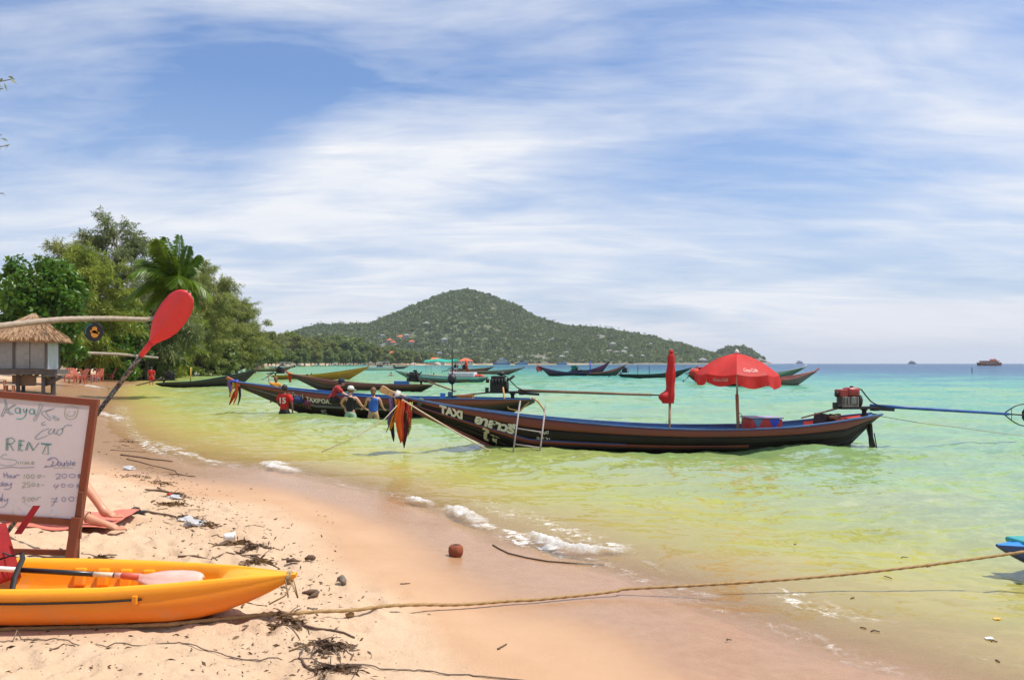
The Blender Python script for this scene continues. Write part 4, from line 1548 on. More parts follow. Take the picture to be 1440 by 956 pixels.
def engine(root, base, cols, dirx=1, tilt=0.0, shaft=(3.9, -0.35), red=True, tank=True, scale=1.0, side=0.0, tiller=None):
    """car engine on a swivel post with the long propeller tube; base = top of the stern post"""
    e = empty('engine', base, 0)
    e.parent = root
    e.scale = (scale,) * 3
    S = dirx
    blk, hd, dk = cols['block'], cols['head'], cols['dark']
    MB().lathe([(0.10, 0), (0.10, 0.05), (0.06, 0.06), (0.06, 0.16), (0.09, 0.17), (0.09, 0.20)], 14, (0, 0, 0)).build('swivel_post', dk, e, True)
    MB().box((-0.20 * S, 0, 0.235), (1.05, 0.26, 0.07)).box((0.30 * S, 0, 0.20), (0.16, 0.22, 0.10)).build('engine_bed', dk, e, bevel=0.01)
    MB().bar((0.2 * S, 0.0, 0.21), (0.85 * S, 0.0, 0.17), 0.10, 0.08).build('bed_arm', dk, e, bevel=0.01)
    EO = -0.20
    # crank case with ribs
    m = MB().box(((-0.27 + EO) * S, 0, 0.40), (0.46, 0.34, 0.28))
    for k in range(5):
        m.box(((-0.45 + EO) * S + 0.09 * k * S, -0.185, 0.42), (0.035, 0.05, 0.20))
        m.box(((-0.45 + EO) * S + 0.09 * k * S, 0.185, 0.42), (0.035, 0.05, 0.20))
    m.build('crank_case', hd, e, bevel=0.012)
    MB().box(((-0.42 + EO) * S, 0.0, 0.48), (0.16, 0.30, 0.32)).box(((-0.20 + EO) * S, -0.16, 0.44), (0.14, 0.10, 0.2)).build('cylinder_block', hd, e, bevel=0.02)
    MB().lathe([(0.02, -0.05), (0.17, -0.045), (0.18, 0.0), (0.17, 0.045), (0.05, 0.05)], 20, ((0.02 + EO) * S, 0, 0.42), (1, 0, 0)).build('flywheel', dk, e, True)
    if tank:
        MB().box(((-0.18 + EO) * S, 0, 0.66), (0.36, 0.36, 0.24)).build('fuel_tank', blk, e, True, bevel=0.07)
        MB().box(((-0.45 + EO) * S, 0, 0.635), (0.24, 0.32, 0.19)).build('cowl', blk, e, bevel=0.03)
        MB().lathe([(0.045, 0), (0.045, 0.03), (0.03, 0.04)], 12, ((-0.16 + EO) * S, 0, 0.78)).build('filler_cap', dk, e)
    else:
        MB().box(((-0.25 + EO) * S, 0, 0.64), (0.44, 0.34, 0.22)).build('cylinder_head', blk, e, bevel=0.03)
        for k in range(4):
            MB().tube([((-0.40 + EO) * S + 0.1 * k * S, -0.17, 0.66), ((-0.40 + EO) * S + 0.1 * k * S, -0.27, 0.62), ((-0.38 + EO) * S + 0.1 * k * S, -0.28, 0.46)], 0.026, 7).build('manifold_pipe', dk, e, True)
        MB().blob(((-0.18 + EO) * S, 0.02, 0.82), 0.10, 3, 2, 0.15, (1.3, 1, 0.7)).build('air_filter', dk, e, True)
        MB().tube([((0.02 + EO) * S, -0.05, 0.62), ((0.14 + EO) * S, -0.05, 0.66), ((0.26 + EO) * S, -0.05, 0.76)], 0.04, 8).build('exhaust', dk, e, True)
    MB().lathe([(0.07, -0.04), (0.075, 0.04), (0.04, 0.06)], 12, ((-0.60 + EO) * S, -0.05, 0.60), (1, 0, 0)).build('air_intake', dk, e, True)
    MB().tube([((-0.05 + EO) * S, -0.12, 0.76), ((0.05 + EO) * S, -0.13, 0.72), ((0.16 + EO) * S, -0.13, 0.58), ((0.34 + EO) * S, -0.10, 0.40), ((0.55 + EO) * S, -0.06, 0.30), ((0.8 + EO) * S, -0.05, 0.27)], 0.018, 7).build('hose', dk, e, True)
    MB().bar(((-0.03 + EO) * S, 0.1, 0.28), ((0.06 + EO) * S, 0.1, 0.5), 0.03, 0.03).build('bracket', dk, e)
    MB().box(((-0.62 + EO) * S, 0.0, 0.30), (0.1, 0.12, 0.16)).build('bracket', dk, e)
    # tail tube
    sx, sz = shaft
    a = Vector((0.18 * S, 0, 0.29))
    b = Vector((sx * S, side, 0.29 + sz))
    MB().tube([a, a.lerp(b, 0.33), a.lerp(b, 0.66), b], [0.048, 0.046, 0.043, 0.038], 10).build('tail_tube', cols['tube'], e, True)
    c = b + (b - a).normalized() * 0.45
    MB().tube([b, c], 0.02, 8).build('propeller_shaft', dk, e, True)
    m = MB()
    d = (b - a).normalized()
    for k in range(2):
        sgn = 1 if k == 0 else -1
        up = Vector((0, 0, 1)) * sgn
        m.add([c - d * 0.05, c - d * 0.02 + up * 0.08 + Vector((0, 0.05, 0)), c + d * 0.06 + up * 0.20 + Vector((0, 0.03, 0)), c + d * 0.10 + up * 0.15 - Vector((0, 0.05, 0)), c + d * 0.05],
              [(0, 1, 2, 3, 4)])
    pr = m.build('propeller', dk, e)
    sol = pr.modifiers.new('thick', 'SOLIDIFY')
    sol.thickness = 0.012
    if cols.get('guard'):
        for sg in (1, -1):
            gpts = []
            for i in range(7):
                t = i / 6
                q = b.lerp(c + d * 0.25, t) - d * 0.15
                gpts.append(q + Vector((0, 0, sg * 0.30 * math.sin(t * 1.75))))
            MB().tube(gpts, 0.016, 6).build('propeller_guard', dk, e, True)
            MB().tube([gpts[2], b.lerp(c, 0.2)], 0.008, 5).build('guard_stay', dk, e)
    if tiller:
        MB().tube([(-0.62 * S, 0, 0.235), (-0.74 * S, 0, 0.225), Vector(tiller)], [0.03, 0.025, 0.02], 8).build('tiller', cols['tiller'], e, True)
    return e


WOODRED = mat('hull_red_brown', (0.165, 0.034, 0.022), 0.6, 0.25, 2.2, 0.05, 18, dirt=0.30, stretch=(0.25, 1, 1))
WOODDARK = mat('hull_black_brown', (0.010, 0.0065, 0.006), 0.6, 0.4, 2.0, 0.06, 16, spec=0.25, dirt=0.35, dirtcol=(0.040, 0.021, 0.012), stretch=(0.25, 1, 1))
WOODDARK2 = mat('hull_wet_brown', (0.009, 0.0065, 0.0055), 0.5, 0.4, 2.0, 0.06, 16, spec=0.25, dirt=0.3, dirtcol=(0.055, 0.043, 0.026), stretch=(0.25, 1, 1))
RAILBLUE = mat('rail_blue', (0.045, 0.11, 0.27), 0.5, 0.2, 3, dirt=0.35, dirtcol=(0.25, 0.24, 0.22))
BLUEIN = mat('inside_blue', (0.035, 0.20, 0.48), 0.55, 0.2, 2, dirt=0.25)
REDIN = mat('inside_red', (0.55, 0.05, 0.03), 0.5, 0.2, 2, dirt=0.2)
PROWWOOD = mat('prow_wood', (0.46, 0.27, 0.12), 0.6, 0.25, 3, 0.08, 20, dirt=0.3, stretch=(0.3, 1, 1))
DARKIRON = mat('dark_iron', (0.022, 0.022, 0.024), 0.45, 0.3, 8, 0.03, 40, metal=0.5, dirt=0.4, dirtcol=(0.09, 0.05, 0.03))
GREYIRON = mat('engine_grey', (0.22, 0.20, 0.185), 0.5, 0.3, 9, 0.05, 40, metal=0.35, dirt=0.6, dirtcol=(0.04, 0.03, 0.025))
ENGRED = mat('engine_red', (0.30, 0.022, 0.022), 0.38, 0.25, 7, dirt=0.4)
TUBEBLUE = mat('tube_blue', (0.012, 0.075, 0.30), 0.4, 0.25, 4, dirt=0.25)
TUBEBROWN = mat('tube_brown', (0.17, 0.085, 0.045), 0.5, 0.25, 4, dirt=0.25)
STEEL = mat('pipe_steel', (0.46, 0.44, 0.42), 0.35, 0.2, 6, metal=0.6, dirt=0.3)
LETTER = mat('sign_paint_white', (0.62, 0.60, 0.52), 0.6, 0.15, 5, dirt=0.25)
LETTERY = mat('sign_paint_cream', (0.50, 0.46, 0.31), 0.6, 0.2, 5, dirt=0.3)


TMP = bpy.data.scenes.new('workbench')


def eval_mesh(o):
    """mesh of an object with its modifiers, without touching the main scene"""
    TMP.collection.objects.link(o)
    TMP.view_layers[0].update()
    dg = TMP.view_layers[0].depsgraph
    me = bpy.data.meshes.new_from_object(o.evaluated_get(dg))
    bpy.data.objects.remove(o)
    return me


def text_mesh(body, size, shear=0.0, bold=0.0):
    cu = bpy.data.curves.new('lettering', 'FONT')
    cu.body = body
    cu.size = size
    cu.shear = shear
    cu.offset = bold
    cu.fill_mode = 'FRONT'
    o = bpy.data.objects.new('lettering', cu)
    me = eval_mesh(o)
    bm = bmesh.new()
    bm.from_mesh(me)
    bmesh.ops.triangulate(bm, faces=bm.faces)
    bmesh.ops.subdivide_edges(bm, edges=[e for e in bm.edges if e.calc_length() > size * 0.18], cuts=2, use_grid_fill=True)
    bmesh.ops.triangulate(bm, faces=bm.faces)
    bm.verts.index_update()
    v = [x.co.copy() for x in bm.verts]
    f = [tuple(q.index for q in y.verts) for y in bm.faces]
    bm.free()
    bpy.data.meshes.remove(me)
    return v, f


def hull_text(h, root, body, size, x0, v0, side, m, squash=1.0, bold=0.0, name='lettering', shear=0.0, off=0.027, rise=0.0):
    """paint letters on the hull side; x grows bow -> stern, letters stand up the planking"""
    v, f = text_mesh(body, size, shear, bold)
    out = []
    for p in v:
        t = (x0 + p.x * squash) / h.L
        hgt = h.zs(t) - h.zk(t)
        vv = v0 - (p.y + rise * p.x) / max(hgt, 0.2)
        out.append(h.pt(t, min(max(vv, 0.01), 0.98), side, off))
    return MB().add(out, f).build(name, m, root)


def strake_planks(h, root, spec, sides=(-1, 1)):
    for side in sides:
        for (v0, v1, t0, t1, off, m, nm) in spec:
            h.band(v0 + 0.006, v1 - 0.006, t0, t1, side, off, 0.03, 48, 4).build(nm, m, root, True)


# ---- the nearest boat
def main_boat():
    P0, P1 = at(552, 556, 15.9), at(1233, 583, 17.1)
    ax = Vector((P1.x - P0.x, P1.y - P0.y, 0))
    L = ax.length
    rz = math.atan2(ax.y, ax.x)
    root = empty('longtail_boat', (P0.x, P0.y, 0), rz, 'nearest long dark wooden boat, red-brown strakes, ribbons on its bow', 'boat')
    pr = [(552, 555), (580, 561), (610, 567.5), (650, 574), (700, 581), (750, 587.5), (800, 593), (850, 597.5), (900, 601), (950, 603.5), (1000, 604.5), (1050, 604), (1100, 602), (1140, 598.5), (1180, 593), (1210, 588), (1233, 583)]
    sheer = []
    ca, sa = math.cos(rz), math.sin(rz)
    for (px, py) in pr:
        k = (px - 720) / F
        # depth where the pixel column meets the near rail (the rail bows toward the camera)
        t = 0.5
        for _ in range(8):
            bb = float(np.interp(t, [0, .02, .06, .12, .2, .3, .42, .55, .68, .8, .9, .96, 1.0], [.05, .075, .14, .27, .48, .74, .94, 1.0, .98, .88, .68, .50, .34])) * 0.66
            ox, oy = P0.x + sa * bb, P0.y - ca * bb
            t = (k * oy - ox) / (ca - k * sa) / L
        d = oy + t * L * sa
        sheer.append((min(max(t, 0), 1), H - (py - HORIZON) / F * d))
    sheer[0] = (0, sheer[0][1])
    sheer[-1] = (1, sheer[-1][1])
    h = Hull(L, 1.32, sheer, stem=0.212, stern=0.062, draft=0.25, tipdrop=0.10, sterndrop=0.10)
    far_hull_parts(h, root, dict(hull=WOODDARK, inside=BLUEIN, rail=RAILBLUE, floor=mat('floor_boards', (0.20, 0.12, 0.07), 0.8, 0.25, 3, 0.1, 20)), False)
    strake_planks(h, root, [(0.015, 0.22, 0.012, 0.992, 0.016, WOODRED, 'plank'), (0.22, 0.47, 0.03, 0.985, 0.008, WOODDARK, 'plank'),
                            (0.56, 0.76, 0.06, 0.96, 0.006, WOODDARK2, 'plank'), (0.76, 0.97, 0.12, 0.94, 0.003, WOODDARK2, 'plank')])
    for s in (-1, 1):
        h.band(0.475, 0.555, 0.035, 0.70, s, 0.03, 0.035, 48, 4).build('rubbing_strake', WOODRED, root, True)
        h.band(0.45, 0.475, 0.035, 0.45, s, 0.020, 0.02, 40, 3).build('pin_stripe', mat('stripe_blue', (0.03, 0.07, 0.25), 0.5), root)
    # frames and thwarts inside
    inw = mat('thwart_wood', (0.30, 0.17, 0.09), 0.7, 0.25, 4, dirt=0.3)
    for t in (0.24, 0.36, 0.47, 0.58, 0.69, 0.79, 0.87):
        z = h.zs(t) - 0.17
        y = abs(h.pt(t, 0.25, 1).y) - 0.03
        MB().box((t * L, 0, z), (0.22, 2 * y, 0.035)).build('thwart', BLUEIN if t < 0.6 else inw, root, bevel=0.006)
    # red painted after-part and stern deck
    m = MB()
    for s in (-1, 1):
        m.strip([[Vector((t * L, s * max(abs(h.pt(t, v, 1).y) - 0.062, 0.01), h.pt(t, v, 1).z)) for v in (0.03, 0.2, 0.4)] for t in [0.86 + 0.0125 * i for i in range(11)]])
    m.build('red_coaming', REDIN, root)
    m = MB()
    m.strip([[(t * L, -h.b(t) + 0.05, h.zs(t) - 0.035), (t * L, h.b(t) - 0.05, h.zs(t) - 0.035)] for t in (0.945, 0.965, 0.985, 1.0)])
    m.build('stern_deck', REDIN, root)
    # bow stem timber and the bound prow end
    def stempt(t, up):
        return Vector((t * L, 0, h.zk(t) * (1 - up) + h.zs(t) * up))
    m = MB()
    for i in range(10):
        t0, t1 = i * 0.021, (i + 1) * 0.021
        m.bar(Vector((t0 * L, 0, h.zk(t0) - 0.015)), Vector((t1 * L, 0, h.zk(t1) - 0.015)), 0.075, 0.06)
    m.build('stem_timber', WOODRED, root)
    tip = Vector((0, 0, h.zs(0)))
    dirp = (Vector((-0.30, 0, 0.17))).normalized()
    m = MB()
    m.bar(tip + Vector((0.34, 0, -0.13)), tip + dirp * 0.10, 0.10, 0.13, w2=0.10, h2=0.12)
    m.bar(tip + dirp * 0.10, tip + dirp * 0.22, 0.11, 0.125, w2=0.13, h2=0.15)
    m.bar(tip + dirp * 0.20, tip + dirp * 0.27, 0.13, 0.15, w2=0.11, h2=0.12)
    m.build('prow', PROWWOOD, root, bevel=0.012)
    MB().tube([tip + Vector((0.05, 0, 0.0)), tip + Vector((0.13, 0, -0.03))], 0.10, 12).build('prow_binding', mat('white_rag', (0.62, 0.58, 0.54), 0.9, 0.2), root, True)
    MB().tube([tip + Vector((0.50, 0, -0.14)), tip + Vector((0.58, 0, -0.17))], 0.10, 12).build('prow_binding', mat('green_rag', (0.06, 0.10, 0.07), 0.9, 0.2), root, True)
    # lettering on the near side
    hull_text(h, root, 'TAXI', 0.20, 0.93, 0.42, -1, LETTER, 1.0, 0.013)
    hull_text(h, root, 'อาสาวรี', 0.235, 1.60, 0.435, -1, LETTER, 1.12, 0.014, shear=0.2)
    hull_text(h, root, 'ใต', 0.26, 1.78, 0.86, -1, LETTERY, 1.5, 0.011, off=0.034)
    hull_text(h, root, 'บุญมี', 0.075, 2.86, 0.31, -1, LETTER, 1.2, 0.002, off=0.02)
    hull_text(h, root, 'ฉ.๐๒๖๓', 0.075, 2.82, 0.44, -1, LETTER, 1.2, 0.002, off=0.02)
    # stern gear
    e0 = Vector((L * 0.972, 0, h.zs(0.972) - 0.02))
    engine(root, e0, dict(block=ENGRED, head=GREYIRON, dark=DARKIRON, tube=TUBEBLUE, guard=True, tiller=mat('tiller_wood', (0.20, 0.13, 0.08), 0.7)), 1, 0, (4.22, -0.26), True, True, 0.79, 0.0, (-1.75, 0.05, -0.03))
    for (xa, xb, yy) in ((-0.24, -0.19, -0.14), (-0.15, 0.05, 0.12)):
        MB().bar((L + xa, yy, 0.48), (L + xb, yy, -0.22), 0.085, 0.06).build('rudder_post', WOODDARK, root)
    MB().tube([(L - 0.12, -0.1, 0.28), (L - 0.05, -0.1, -0.1)], 0.012, 5).build('post_stay', DARKIRON, root)
    for k in range(5):
        a = k * 1.1
        MB().tube([(L * 0.905 + 0.16 * math.cos(a + i * 0.5) * (1 - 0.06 * i), 0.13 * math.sin(a + i * 0.5), h.zs(0.9) + 0.02 + 0.02 * k + 0.015 * math.sin(i + k)) for i in range(12)], 0.016, 6).build('rope_coil', mat('brown_rope', (0.25, 0.16, 0.08), 0.9, 0.25, 30), root, True)
    MB().box((L * 0.89, 0.1, h.zs(0.89) + 0.0), (0.35, 0.3, 0.24), (0, 0.2, 0.3)).build('battery_box', DARKIRON, root, bevel=0.02)
    return root, h, L, rz


MAIN, MH, ML, MRZ = main_boat()
MW = Matrix.Translation(MAIN.location) @ Matrix.Rotation(MRZ, 4, 'Z')


def ribbon(parent, top, ln, w, m, sway, seed, name='ribbon', yo=0.0):
    rs = random.Random(seed)
    rows = []
    ph = rs.uniform(0, 6)
    for i in range(15):
        t = i / 14
        c = Vector(top) + Vector((sway * t * t + 0.018 * math.sin(t * 7 + ph), yo + 0.025 * math.sin(t * 5 + ph * 2), -ln * t))
        ww = w * (0.55 + 0.55 * math.sin(math.pi * min(t * 0.9 + 0.12, 1))) * (1 if t < 0.9 else (1 - t) / 0.1 * 0.7 + 0.3)
        row = []
        for k in range(5):
            q = k / 4 - 0.5
            row.append(c + Vector((q * ww, 0.028 * math.sin(q * 9 + ph + t * 3), 0.015 * math.sin(k * 2 + i))))
        rows.append(row)
    o = MB().strip(rows).build(name, m, parent, True)
    s = o.modifiers.new('thick', 'SOLIDIFY')
    s.thickness = 0.004
    return o


def cloth(name, c):
    return mat('cloth_' + name, c, 0.85, 0.2, 8, 0.04, 60, trans=0.15)


_tip = MW @ Vector((0.16, 0, MH.zs(0) - 0.05))
_g = empty('ribbon_garland', _tip, 0, 'bunch of long orange, purple and red sashes tied to the nearest prow', 'ribbons')
for _k, (_x, _ln, _w, _c, _sw, _yo) in enumerate([(-0.17, 0.52, 0.10, ('purple', (0.20, 0.12, 0.33)), -0.05, -0.10), (-0.13, 0.84, 0.09, ('navy', (0.03, 0.035, 0.07)), -0.02, -0.07), (-0.06, 0.62, 0.12, ('amber', (0.72, 0.27, 0.02)), -0.13, -0.12),
                                                   (0.0, 0.86, 0.15, ('orange', (0.80, 0.13, 0.015)), 0.0, -0.14), (0.04, 0.94, 0.10, ('scarlet', (0.62, 0.05, 0.02)), 0.02, -0.11), (0.10, 0.92, 0.10, ('maroon', (0.12, 0.015, 0.02)), 0.0, -0.09),
                                                   (0.17, 0.50, 0.11, ('red', (0.55, 0.05, 0.03)), 0.03, -0.10), (0.20, 0.66, 0.09, ('lime', (0.42, 0.42, 0.10)), -0.06, -0.07), (-0.14, 0.66, 0.04, ('grey', (0.25, 0.23, 0.25)), -0.16, -0.05),
                                                   (-0.02, 0.66, 0.09, ('tan', (0.60, 0.32, 0.10)), -0.06, 0.10), (0.08, 0.7, 0.1, ('scarlet', (0.62, 0.05, 0.02)), 0.04, 0.11)]):
    ribbon(_g, (_x, 0, -0.03 - 0.32 * max(_x + 0.02, 0)), _ln, _w * 0.78, cloth(*_c), _sw, _k, 'ribbon', _yo)
MB().tube([Vector((0.13 * math.cos(a), 0.13 * math.sin(a), -0.02 + 0.02 * math.sin(a * 3))) for a in [i * 0.524 for i in range(13)]], 0.035, 7).build('knot', cloth('navy', (0.03, 0.035, 0.07)), _g, True)


# ladder hung over the near side
DULL = mat('dull_pipe', (0.30, 0.26, 0.24), 0.6, 0.2, 6, dirt=0.4)


def ladder():
    a0, a1 = at(731, 566.5, 15.55), at(721, 640, 15.25)
    b0, b1 = at(767, 572.5, 15.55), at(758, 645, 15.25)
    root = empty('boarding_ladder', (a1.x, a1.y, 0), 0, 'grey steel boarding ladder hooked on the nearest boat', 'ladder')
    L = lambda p: Vector(p) - root.location
    for p, q in ((a0, a1), (b0, b1)):
        e = p + (q - p) * 1.25
        MB().tube([L(p), L(e)], 0.016, 8).build('rail', DULL, root, True)
        MB().tube([L(p), L(p + Vector((0.01, 0.15, 0.03))), L(p + Vector((0.01, 0.28, -0.06)))], 0.014, 7).build('hook', DULL, root, True)
    for t in (0.49, 0.79, 1.1):
        MB().tube([L(a0 + (a1 - a0) * t), L(b0 + (b1 - b0) * t)], 0.013, 7).build('rung', DULL, root, True)


ladder()


# ---- parasols standing in the nearest boat
UMB = mat('parasol_red', (0.70, 0.034, 0.030), 0.65, 0.18, 2.5, 0.05, 9, trans=0.42, dirt=0.22, dirtcol=(0.62, 0.14, 0.11))


def open_parasol():
    d = 16.7
    foot = at(1037, 604, d)
    root = empty('open_parasol', (foot.x, foot.y, foot.z - 0.35), 0, 'open red parasol with white script standing in the nearest boat', 'parasol')
    top = at(1036, 497, d) - root.location
    u = d / F
    n = 8
    rad = 55 * u
    za = top.z
    zr = za - 29 * u
    a0 = R(22.5) + 0.12
    tiltx = 0.035

    def cp(a, q):
        # a flat panel between neighbouring ribs, slightly hollow
        k = math.floor((a - a0) / (2 * math.pi / n))
        f = (a - a0) / (2 * math.pi / n) - k
        r = rad * q * (math.cos(math.pi / n) / math.cos((f - 0.5) * 2 * math.pi / n)) * 1.04
        sagz = -0.035 * math.sin(math.pi * f) * q
        z = za - (za - zr) * (0.86 * q ** 1.85 + 0.14 * q) + sagz
        return Vector((r * math.cos(a), r * math.sin(a), z + tiltx * r * math.cos(a) * -0.6)) + Vector((top.x, top.y, 0))
    for k in range(n):
        rows = []
        for i in range(11):
            q = 0.02 + 0.98 * i / 10
            rows.append([cp(a0 + (k + 0.001 + 0.998 * j / 8) * 2 * math.pi / n, q) for j in range(9)])
        m = MB().strip(rows)
        pn = m.build('canopy_panel', UMB, root, True)
        # valance: hanging flap of each panel, with a scalloped lower edge
        rows = []
        rs = random.Random(k)
        hang = (0.175 + rs.uniform(-0.02, 0.05)) * (1.25 if k in (4, 5, 6) else 1.0)
        for i in range(5):
            t = i / 4
            row = []
            for j in range(9):
                f = j / 8
                p = cp(a0 + (k + 0.012 + 0.976 * f) * 2 * math.pi / n, 1.0)
                o = Vector((math.cos(a0 + (k + f) * 0.785), math.sin(a0 + (k + f) * 0.785), 0))
                row.append(p + o * (0.02 * t + 0.03 * t * math.sin(f * 9 + k)) + Vector((0, 0, -hang * t * (0.80 + 0.20 * math.sin(math.pi * f)))))
            rows.append(row)
        MB().strip(rows).build('valance', UMB, pn, True)
    zc = za - 0.32
    for k in range(n):
        a = a0 + k * 2 * math.pi / n
        MB().tube([cp(a, 0.03) - Vector((0, 0, 0.02)), cp(a, 0.5) - Vector((0, 0, 0.015)), cp(a, 0.99) - Vector((0, 0, 0.015))], 0.008, 5).build('rib', STEEL, root)
        MB().tube([(top.x, top.y, zc), cp(a, 0.5) - Vector((0, 0, 0.02))], 0.007, 5).build('strut', STEEL, root)
    bend = Vector((0.05, 0, 0))
    MB().tube([(top.x, top.y, za - 0.01), (top.x + 0.01, top.y, za - 0.9)], 0.021, 10).build('pole', STEEL, root, True)
    MB().tube([(top.x + 0.005, top.y, za - 0.85), (0.03, 0, 0.0)], 0.034, 10).build('lower_pole', mat('pole_bamboo', (0.30, 0.20, 0.11), 0.7, 0.3, 6, dirt=0.4), root, True)
    MB().lathe([(0.05, 0), (0.055, 0.03), (0.03, 0.07), (0.012, 0.09)], 12, (top.x, top.y, za)).build('finial', mat('finial_white', (0.6, 0.55, 0.5), 0.5), root, True)
    for k in range(3):
        MB().tube([(0.03, -0.03, 0.70 - 0.18 * k), (0.08 + 0.03 * k, -0.05, 0.66 - 0.18 * k), (0.10, -0.05, 0.48 - 0.16 * k)], 0.008, 5).build('tie_string', mat('brown_rope', (0.25, 0.16, 0.08)), root)
    # white script painted on the panels that face the beach
    wt = mat('parasol_print', (0.72, 0.42, 0.38), 0.7)
    v, f = text_mesh('Coca-Cola', 0.30, 0.45, 0.004)
    wdt = max(p.x for p in v)

    def paint(amid, q0, hgt, width, outm):
        out = []
        for p in v:
            a = amid + (p.x / wdt - 0.5) * width
            q = q0 - p.y * hgt
            out.append(cp(a, q) + Vector((0.004 * math.cos(a), 0.004 * math.sin(a), 0.012)))
        MB().add(out, f).build('lettering', outm, root)
    for k in range(n):
        if k in (1, 5):
            paint(a0 + (k + 0.5) * 2 * math.pi / n, 0.90, 0.50, 0.44, wt)
    # small print on two valance flaps
    def paint_val(kk):
        out = []
        for p in v:
            ff = 0.25 + 0.5 * p.x / wdt
            a = a0 + (kk + ff) * 2 * math.pi / n
            q = cp(a, 1.0)
            o = Vector((math.cos(a), math.sin(a), 0))
            out.append(q + o * 0.045 + Vector((0, 0, -0.11 + p.y * 0.30)))
        MB().add(out, f).build('lettering', mat('parasol_print_dull', (0.42, 0.36, 0.30), 0.7), root)
    paint_val(4)
    paint_val(7)


open_parasol()


def folded_parasol():
    d = 16.55
    foot = at(941, 604, d)
    root = empty('folded_parasol', (foot.x, foot.y, foot.z - 0.35), 0, 'rolled-up red parasol standing upright amidships in the nearest boat', 'parasol')
    t = at(944, 496, d) - root.location
    b = at(942, 567, d) - root.location
    n = 26
    rows = []
    for i in range(n + 1):
        q = i / n
        c = t.lerp(b, q)
        r = (0.045 + 0.035 * math.sin(min(q * 2.2, 1) * 1.57) + 0.005 * math.sin(q * 17)) * (1 if q > 0.03 else 0.5)
        row = []
        for k in range(21):
            a = 2 * math.pi * (k % 20) / 20
            rr = r * (1 + 0.22 * math.cos(6 * a + q * 4))
            if q > 0.72 and math.cos(a - 3.3) > 0.6:
                rr *= 1 + 1.6 * sstep(0.72, 0.86, q) * (1 - sstep(0.9, 1.0, q) * 0.5)
            row.append(c + Vector((rr * math.cos(a), rr * math.sin(a), 0)))
        row[-1] = row[0]
        rows.append(row)
    MB().strip(rows).build('canopy', UMB, root, True)
    MB().tube([t + Vector((0, 0, 0.02)), b], 0.02, 8).build('pole', STEEL, root, True)
    MB().tube([b + Vector((0, 0, 0.05)), (0, 0, 0)], 0.026, 9).build('lower_pole', mat('pole_bamboo', (0.30, 0.20, 0.11)), root, True)
    MB().lathe([(0.04, -0.01), (0.045, 0.03), (0.02, 0.06)], 10, t).build('finial', UMB, root, True)


folded_parasol()

# painted box by the open parasol
_p = at(1071, 603, 16.75)
_w = 45 / F * 16.75
_b = empty('painted_box', (_p.x, _p.y, 0.10), MRZ, 'red box painted with two blue triangles beside the open parasol', 'box')
_top = H - (587 - HORIZON) / F * 16.75 - 0.10
MB().box((0, 0, _top / 2 - 0.01), (_w, 0.5, _top - 0.02)).build('body', mat('box_red', (0.55, 0.04, 0.03), 0.55, 0.15, 4, dirt=0.2), _b)
MB().box((0, 0, _top + 0.008), (_w + 0.05, 0.55, 0.03)).build('lid', mat('box_lid', (0.30, 0.30, 0.42), 0.5), _b, bevel=0.005)
MB().add([(0.04, -0.254, _top - 0.02), (0.30, -0.254, _top - 0.02), (0.17, -0.254, _top - 0.22)], [(0, 1, 2)]).build('triangle_mark', mat('tri_blue', (0.02, 0.06, 0.50), 0.5), _b)
MB().add([(-0.30, -0.254, _top - 0.02), (-0.08, -0.254, _top - 0.02), (-0.19, -0.254, _top - 0.20)], [(0, 1, 2)]).build('triangle_mark', mat('tri_grey', (0.10, 0.20, 0.33), 0.5), _b)
_p = at(1150, 602, 16.9)
MB_ = MB().box((0, 0, 0), (0.75, 0.4, 0.22))
_o = MB().blob((0, 0, 0), 0.3, 4, 2, 0.12, (1.3, 0.8, 0.4)).blob((0.3, 0.0, 0.02), 0.2, 5, 2, 0.12, (1.2, 0.9, 0.45)).build('life_vest', mat('vest_red', (0.60, 0.05, 0.04), 0.8, 0.2, 6), None, True, loc=(_p.x - 0.15, _p.y, _p.z - 0.08))
tag(_o, 'crumpled red life vests lying in the stern of the nearest boat', 'life vest')


